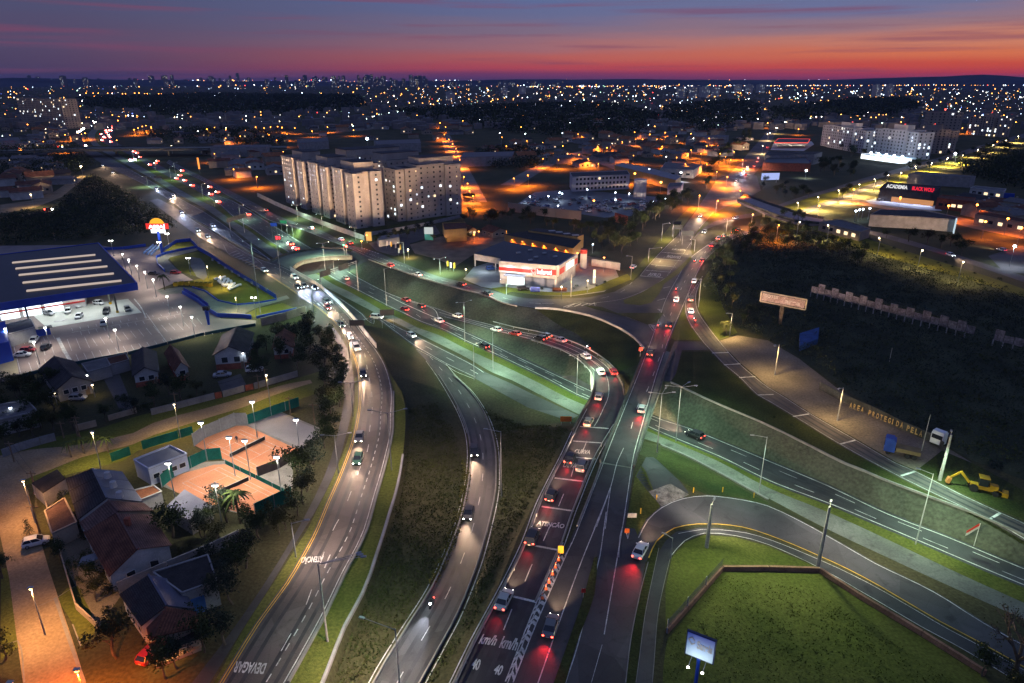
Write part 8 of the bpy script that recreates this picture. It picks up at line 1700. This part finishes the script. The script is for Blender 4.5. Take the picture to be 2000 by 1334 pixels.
for x, y, w, h in ((1330, 192, 34, 40), (1352, 192, 34, 42), (1374, 191, 34, 42), (1396, 190, 34, 40), (1440, 182, 40, 44), (1462, 181, 40, 44), (1484, 181, 40, 44), (985, 186, 30, 34), (1020, 184, 30, 34), (1710, 190, 30, 50), (1735, 188, 28, 50), (880, 196, 30, 28)):
 far_tower(x, y, w, h, 'pale apartment slab in the middle distance', 'pale slabs in the middle distance', .16, M('pale far facade', (.42, .40, .38), .9, .1, .05, .05, 1, .1))
def house_mesh(k_):
 q = random.Random(k_); w, d, h, r_ = q.uniform(8, 13), q.uniform(8, 16), q.uniform(3, 6), q.uniform(1.2, 2.4); m = MB(); m.box((0, 0, h / 2), (w, d, h)); o = .6
 for s in (-1, 1): m.face([(s * (w / 2 + o), -d / 2 - o, h - .2), (s * (w / 2 + o), d / 2 + o, h - .2), (0, d / 2 + o, h + r_), (0, -d / 2 - o, h + r_)][::s], 1)
 for s in (-1, 1): m.face([(-w / 2, s * d / 2, h), (w / 2, s * d / 2, h), (0, s * d / 2, h + r_)][::-s])
 for i in range(3): m.box((w * (i - 1) * .3, -d / 2 - .03, h * .5), (1.3, .08, 1.2), 0, 2 if i != k_ % 5 else 3)
 m.box((0, d * .2, h + r_), (.7, .7, 1.4)); return m.mesh('house', [(m_wwall, m_bwall, m_gwall, m_bwall)[k_ % 4], (m_rbrown, m_rdark, m_rred, m_rgrey)[k_ // 2 % 4], m_win, m_wlit])
HM = [house_mesh(i) for i in range(8)]
def hood(poly, n, label, group, seed, gap=13):
 q = random.Random(seed); pw = [P(x, y) for x, y in L(poly)]; got = []; g = 0
 while len(got) < n and g < n * 50:
  g += 1; i = q.randrange(len(pw)); px = q.uniform(min(x for x, y in L(poly)), max(x for x, y in L(poly))); py = q.uniform(min(y for x, y in L(poly)), max(y for x, y in L(poly)))
  if not inpoly(px, py, L(poly)): continue
  p = P(px, py)
  if any((p - a).length < gap for a in got): continue
  got.append(p); o = bpy.data.objects.new('house', q.choice(HM)); COL.objects.link(o); o.location = p; o.rotation_euler = (0, 0, q.choice([.3, 1.87, .6, 2.2]) + q.uniform(-.1, .1)); s_ = q.uniform(.8, 1.3); o.scale = (s_, s_, s_); tag(o, label, 'house', group)
for a in (('0,305 60,300 150,345 120,372 40,390 0,395', 22, 'small house beside the dim valley road at the left', 'houses of the valley road', 1), ('0,252 120,255 160,278 100,290 0,290', 24, 'low house before the left end of the flyover', 'houses before the flyover', 2), ('280,268 420,262 540,268 545,284 300,285', 20, 'low building along the orange street behind the flyover', 'buildings behind the flyover', 3, 18), ('920,302 1060,262 1180,268 1340,300 1370,318 1220,322 1120,330 1050,322 960,335', 60, 'small house between orange lit streets in the middle distance', 'houses in the orange lit quarter', 4), ('600,238 860,232 930,250 900,280 700,272 600,262', 34, 'far house behind the beige towers', 'houses behind the beige towers', 5, 18), ('1880,420 1990,440 1990,410 1900,395', 14, 'small tiled house at the right edge', 'houses at the right edge', 6), ('1360,282 1440,262 1470,255 1440,300 1380,320', 12, 'house hidden left of the upper avenue', 'houses of the upper avenue', 7), ('400,300 550,300 552,340 470,360 420,330', 16, 'commercial shed between highway and beige towers', 'sheds beside the highway', 8, 16), ('1480,215 1700,205 1990,205 1990,250 1880,245 1700,235 1500,262', 70, 'far house on the right hill among lights', 'houses of the right hill', 9, 16), ('940,240 1180,225 1300,238 1440,225 1470,250 1340,285 1180,262 1060,258', 70, 'far house in the dark middle distance', 'houses of the middle distance', 10, 15)): hood(*a)
for rf_, h_, lb in (('410,288 520,288 530,283 420,283', 9, 'long dark warehouse right of the flyover pier'), ('440,312 500,308 510,318 450,322', 5, 'white lit forecourt roof beside the advertising column'), ('580,272 640,268 642,276 585,280', 8, 'purple grey hall behind the towers at left'), ('730,275 820,272 822,280 735,282', 9, 'hall with bright blue white opening behind the towers'), ('900,308 1000,305 1005,296 905,298', 8, 'blue roofed hall in the middle distance'), ('0,270 36,268 40,274 0,276', 8, 'bluish lit building at the left edge'), ('1340,272 1420,268 1424,264 1345,266', 7, 'long pale hall left of the upper avenue')): block('warehouse', lb, 'warehouse', rf_, h_, m_gwall, m_blued if 'blue' in lb else m_rgrey, par=0, frame=False)
r_ = block('lit_opening', 'bright blue white lit opening of the hall behind the towers', 'shop front', '778,277 798,277 798,274 778,274', 8.6, m_wlitc, m_rdark, par=0); lampT(717, 271, 10, 'blazing blue white floodlight behind the beige towers', 'cool', 30000, 1, None, 1.6)
for s in ('868,262 880,290 900,330 930,395', '995,362 1050,330 1100,308 1180,287 1290,262 1330,262', '1120,302 1180,318 1250,342 1335,358', '395,275 470,268 555,262', '1200,280 1280,290 1350,298 1390,275', '270,252 400,254 550,252', '600,262 720,252 790,226'):
 c_ = smooth(pts3(s, 0), 12); patch('street', off(c_, 7, 0) + off(c_, -7, 0)[::-1], m_street, 1)
FLM = {}
def far_lamp(px, py, col, pw=0, s_=1.0, h=8.0, label=None, group=None):
 t = P(px, py, h); b = V2(t, 0); d = b.y; k_ = (col, round(max(.35, d * .00062) * s_, 1))
 if k_ not in FLM: m = MB(); m.tube((0, 0, 0), (0, 0, 8), .12, n=5); m.bar((0, 0, 8), (1.2, 0, 8.2), .1, .1); m.ball((.6, 0, 7.9), k_[1], 1, 6, 4); FLM[k_] = m.mesh('street_lamp', [m_pole, GL[col]])
 o = bpy.data.objects.new('street_lamp', FLM[k_]); COL.objects.link(o); o.location = b; o.rotation_euler = (0, 0, city.random() * 6); tag(o, label or col + ' street lamp in the far streets', 'street lamp', group or col + ' street lamps in the far streets')
 if pw: spot('lamp_light', V2(t, h - k_[1] - .3), b, LC[col], pw * (.62 if col == 'orange' else .4), 160, 1, .4, linear=True)
for s, c, p_, g in (('868,263 876,272 884,281 890,290 898,312 905,345 912,358 918,372 925,383 871,248 860,240', 'orange', 21000, 'orange street behind the beige towers'), ('500,248 515,250 528,248 543,247 550,249 540,274 552,296 480,255 440,253 405,252 295,250 262,253 270,250 277,247 285,245 296,248 267,226 232,228 245,226 250,230', 'orange', 26000, 'orange lamps along the street behind the flyover'), ('1005,348 1090,312 1110,300 1130,302 1168,286 1186,288 1215,277 1254,272 1282,272 1299,259 1321,266 1284,282 1292,286 1237,304 1322,307 1351,293 1386,270 1240,339 1168,320 1032,342 1150,310', 'orange', 21000, 'orange lamps of the middle quarter'), ('1380,320 1408,300 1418,306 1426,312 1434,296 1400,335 1420,345 1452,312', 'orange', 30000, 'orange lamps of the avenue plaza'), ('560,262 575,250 610,256 640,248 690,254 440,270 470,266 420,300 455,330 500,345 520,300', 'orange', 15000, 'orange lamps left of the beige towers'), ('950,300 990,285 1030,275 1080,270 1130,262 1060,310 1100,285 1200,262 1240,258 1370,300 1340,320 1380,285', 'orange', 15000, 'orange lamps of the farther quarter'), ('1500,240 1560,252 1620,238 1680,232 1700,250 1760,238 1820,232 1880,250 1940,240 1960,225', 'orange', 16000, 'orange lamps of the right hill'), ('1366,382 1445,372 1400,392', 'orange', 26000, 'orange lamps at the avenue junction'), ('1500,262 1490,285 1518,250', 'warm', 14000, 'warm lamps of the upper avenue'), ('1760,337 1820,318 1880,303 1940,283 1990,266 1560,396 1600,385 1640,372 1680,360 1710,350 1735,342 1790,325 1850,308 1910,292 1965,274', 'warm', 42000, 'warm mostly added lamps of the boulevard'), ('1560,433 1620,440 1720,465 1800,488 1880,512', 'warm', 4500, 'warm lamps of the flyover road'), ('1470,418 1520,440', 'orange', 9000, 'orange added lamps lighting the flyover wall'), ('128,263 160,262 152,258 165,260 40,290 80,292 120,284', 'orange', 14000, 'orange lamps at the left end of the flyover')):  # most boulevard lamps and the flyover wall pair are added for their light
 for x, y in L(s): far_lamp(x, y, c, p_, .8, 8, c + ' street lamp among the ' + g.split(' ', 1)[1], g)
for i in range(170):
 x = city.uniform(0, 2000); y = city.choice([city.uniform(178, 250), city.uniform(200, 285)])
 if 190 < x < 700 and y < 225 or 540 < x < 910 and y > 262: continue
 far_lamp(x, y, city.choice(['orange', 'orange', 'white', 'warm', 'cool', 'green']), 0, city.uniform(.5, 1.0))
for s, c in (('210,182 219,182 239,183 245,183 283,183 288,183 310,183 315,183 339,184 344,184 362,184 366,184 168,182 182,182 192,182 263,182', 'orange'), ('420,186 431,185 446,186 460,187 480,185 496,188 515,187 540,187 560,186', 'cool'), ('716,232 730,227 745,224 760,220 776,218 788,217 700,240 690,246', 'green'), ('1300,306 1355,270 1375,235 1480,232 1444,230 1398,228', 'white')):
 for x, y in L(s): far_lamp(x, y, c, 0, .7, 8, c + ' lamp, one of a straight row across the far plain', c + ' lamps in a straight far row')
GLC = [glow('distant sodium light', (1, .40, .08), 9), glow('distant white light', (1, .95, .85), 9), glow('distant cool light', (.62, .80, 1), 9), glow('distant green light', (.5, 1, .7), 4), glow('distant red light', (1, .06, .05), 6), glow('distant blue light', (.15, .25, 1), 6)]
m = MB(); dens = lambda x, y: (1.0 if x > 820 else .55) * (.06 if (170 < x < 700 and 176 < y < 218 and not 183 < y < 188) or (760 < x < 1250 and 215 < y < 262) or (1500 < x < 1800 and 205 < y < 230) else 1)
n = 0
while n < 2300:
 x = city.uniform(-60, 2060); y = 157.5 + 80 * city.random() ** 2.0
 if city.random() > dens(x, y): continue
 n += 1; p = P(x, y); s_ = p.y * .00050 * city.choice([.45, .55, .7, .9, 1.5]); m.octa((p.x, p.y, 6 + s_), s_, city.choices(range(6), (50, 22, 24, 6, 4, 2))[0])
for i in range(260):
 a = city.uniform(.02, .75); d = city.uniform(6500, 7000); m.octa((math.sin(a) * d, math.cos(a) * d, 12 + 40 * (a - .1)), d * .0004 * city.choice([.6, .9, 1.3]), city.choices(range(6), (62, 18, 14, 3, 3, 1))[0])
tag(m.build('city_lights', GLC), 'countless tiny lights of the distant city', None, None, 'stuff')
m = MB()
for i in range(2200):
 x = city.uniform(-60, 2060); y = 164 + 90 * city.random() ** 1.4; p = P(x, y); w = city.uniform(8, 16); h = city.uniform(4, 11); m.box((p.x, p.y, h / 2), (w, city.uniform(8, 16), h), city.random() * 3, city.randrange(3), skip_bottom=True)
tag(m.build('city_roofscape', FW), 'mass of small far buildings across the plain', None, None, 'stuff')
def wire(label, pts, sag=.6, n=8):
 m = MB()
 for a, b in zip(pts, pts[1:]):
  for o in (-.7, .7):
   pr = None
   for i in range(n + 1):
    t = i / n; p = a.lerp(b, t) + Vector((o * .6, o * .4, -.45 - sag * 4 * t * (1 - t)))
    if pr: m.tube(pr, p, .022, n=3, cap=False)
    pr = p
 tag(m.build('overhead_wire', [m_trim], origin=pts[0]), label, 'wire')
wire('pair of sagging wires between the timber poles of the left street', [up[8], up[1], up[0]]); wire('pair of sagging wires along the sandy lane and garden walls', [up[0], up[4], up[5], up[6]])
# ================================================================== EVENING HAZE
hm = MB(); hm.box((0, 9000, 91.5), (42000, 21000, 199)); hz_o = hm.build('haze', [])
hmat = bpy.data.materials.new('evening haze'); hmat.use_nodes = True; nt = hmat.node_tree
for n_ in list(nt.nodes): nt.nodes.remove(n_)
ho = nt.nodes.new('ShaderNodeOutputMaterial'); hv = nt.nodes.new('ShaderNodeVolumePrincipled'); hv.inputs['Color'].default_value = (.32, .5, 1, 1); hv.inputs['Density'].default_value = 2.2e-5; hv.inputs['Anisotropy'].default_value = .3
nt.links.new(hv.outputs[0], ho.inputs['Volume']); hz_o.data.materials.append(hmat); tag(hz_o, None, None, None, 'stuff')
# ================================================================== LABELS THAT TELL GROUP MEMBERS APART
from collections import defaultdict
WN = 'first second third fourth fifth sixth seventh eighth ninth tenth eleventh twelfth'.split()
by = defaultdict(list)
for o in bpy.data.objects:
 if o.parent is None and o.get('category') and o.get('label'): by[o['label']].append(o)
for lb, os_ in by.items():
 if not 2 <= len(os_) <= 120: continue
 q = [(proj(o.location), o) for o in os_]; xs = [a[0] for a, o in q]; ys = [a[1] for a, o in q]; hor = max(xs) - min(xs) > max(ys) - min(ys)
 q.sort(key=lambda t: t[0][0] if hor else t[0][1])
 for i, (a, o) in enumerate(q):
  n_ = WN[i] if i < 12 else str(i + 1) + ('st' if i % 10 == 0 else 'nd' if i % 10 == 1 else 'rd' if i % 10 == 2 else 'th')
  o['label'] = ' '.join(lb.split()[:12]) + ', ' + n_ + (' from the left' if hor else ' from the top')
print('objects', len(bpy.data.objects), 'tris', sum(len(o.data.polygons) for o in bpy.data.objects if o.type == 'MESH'))
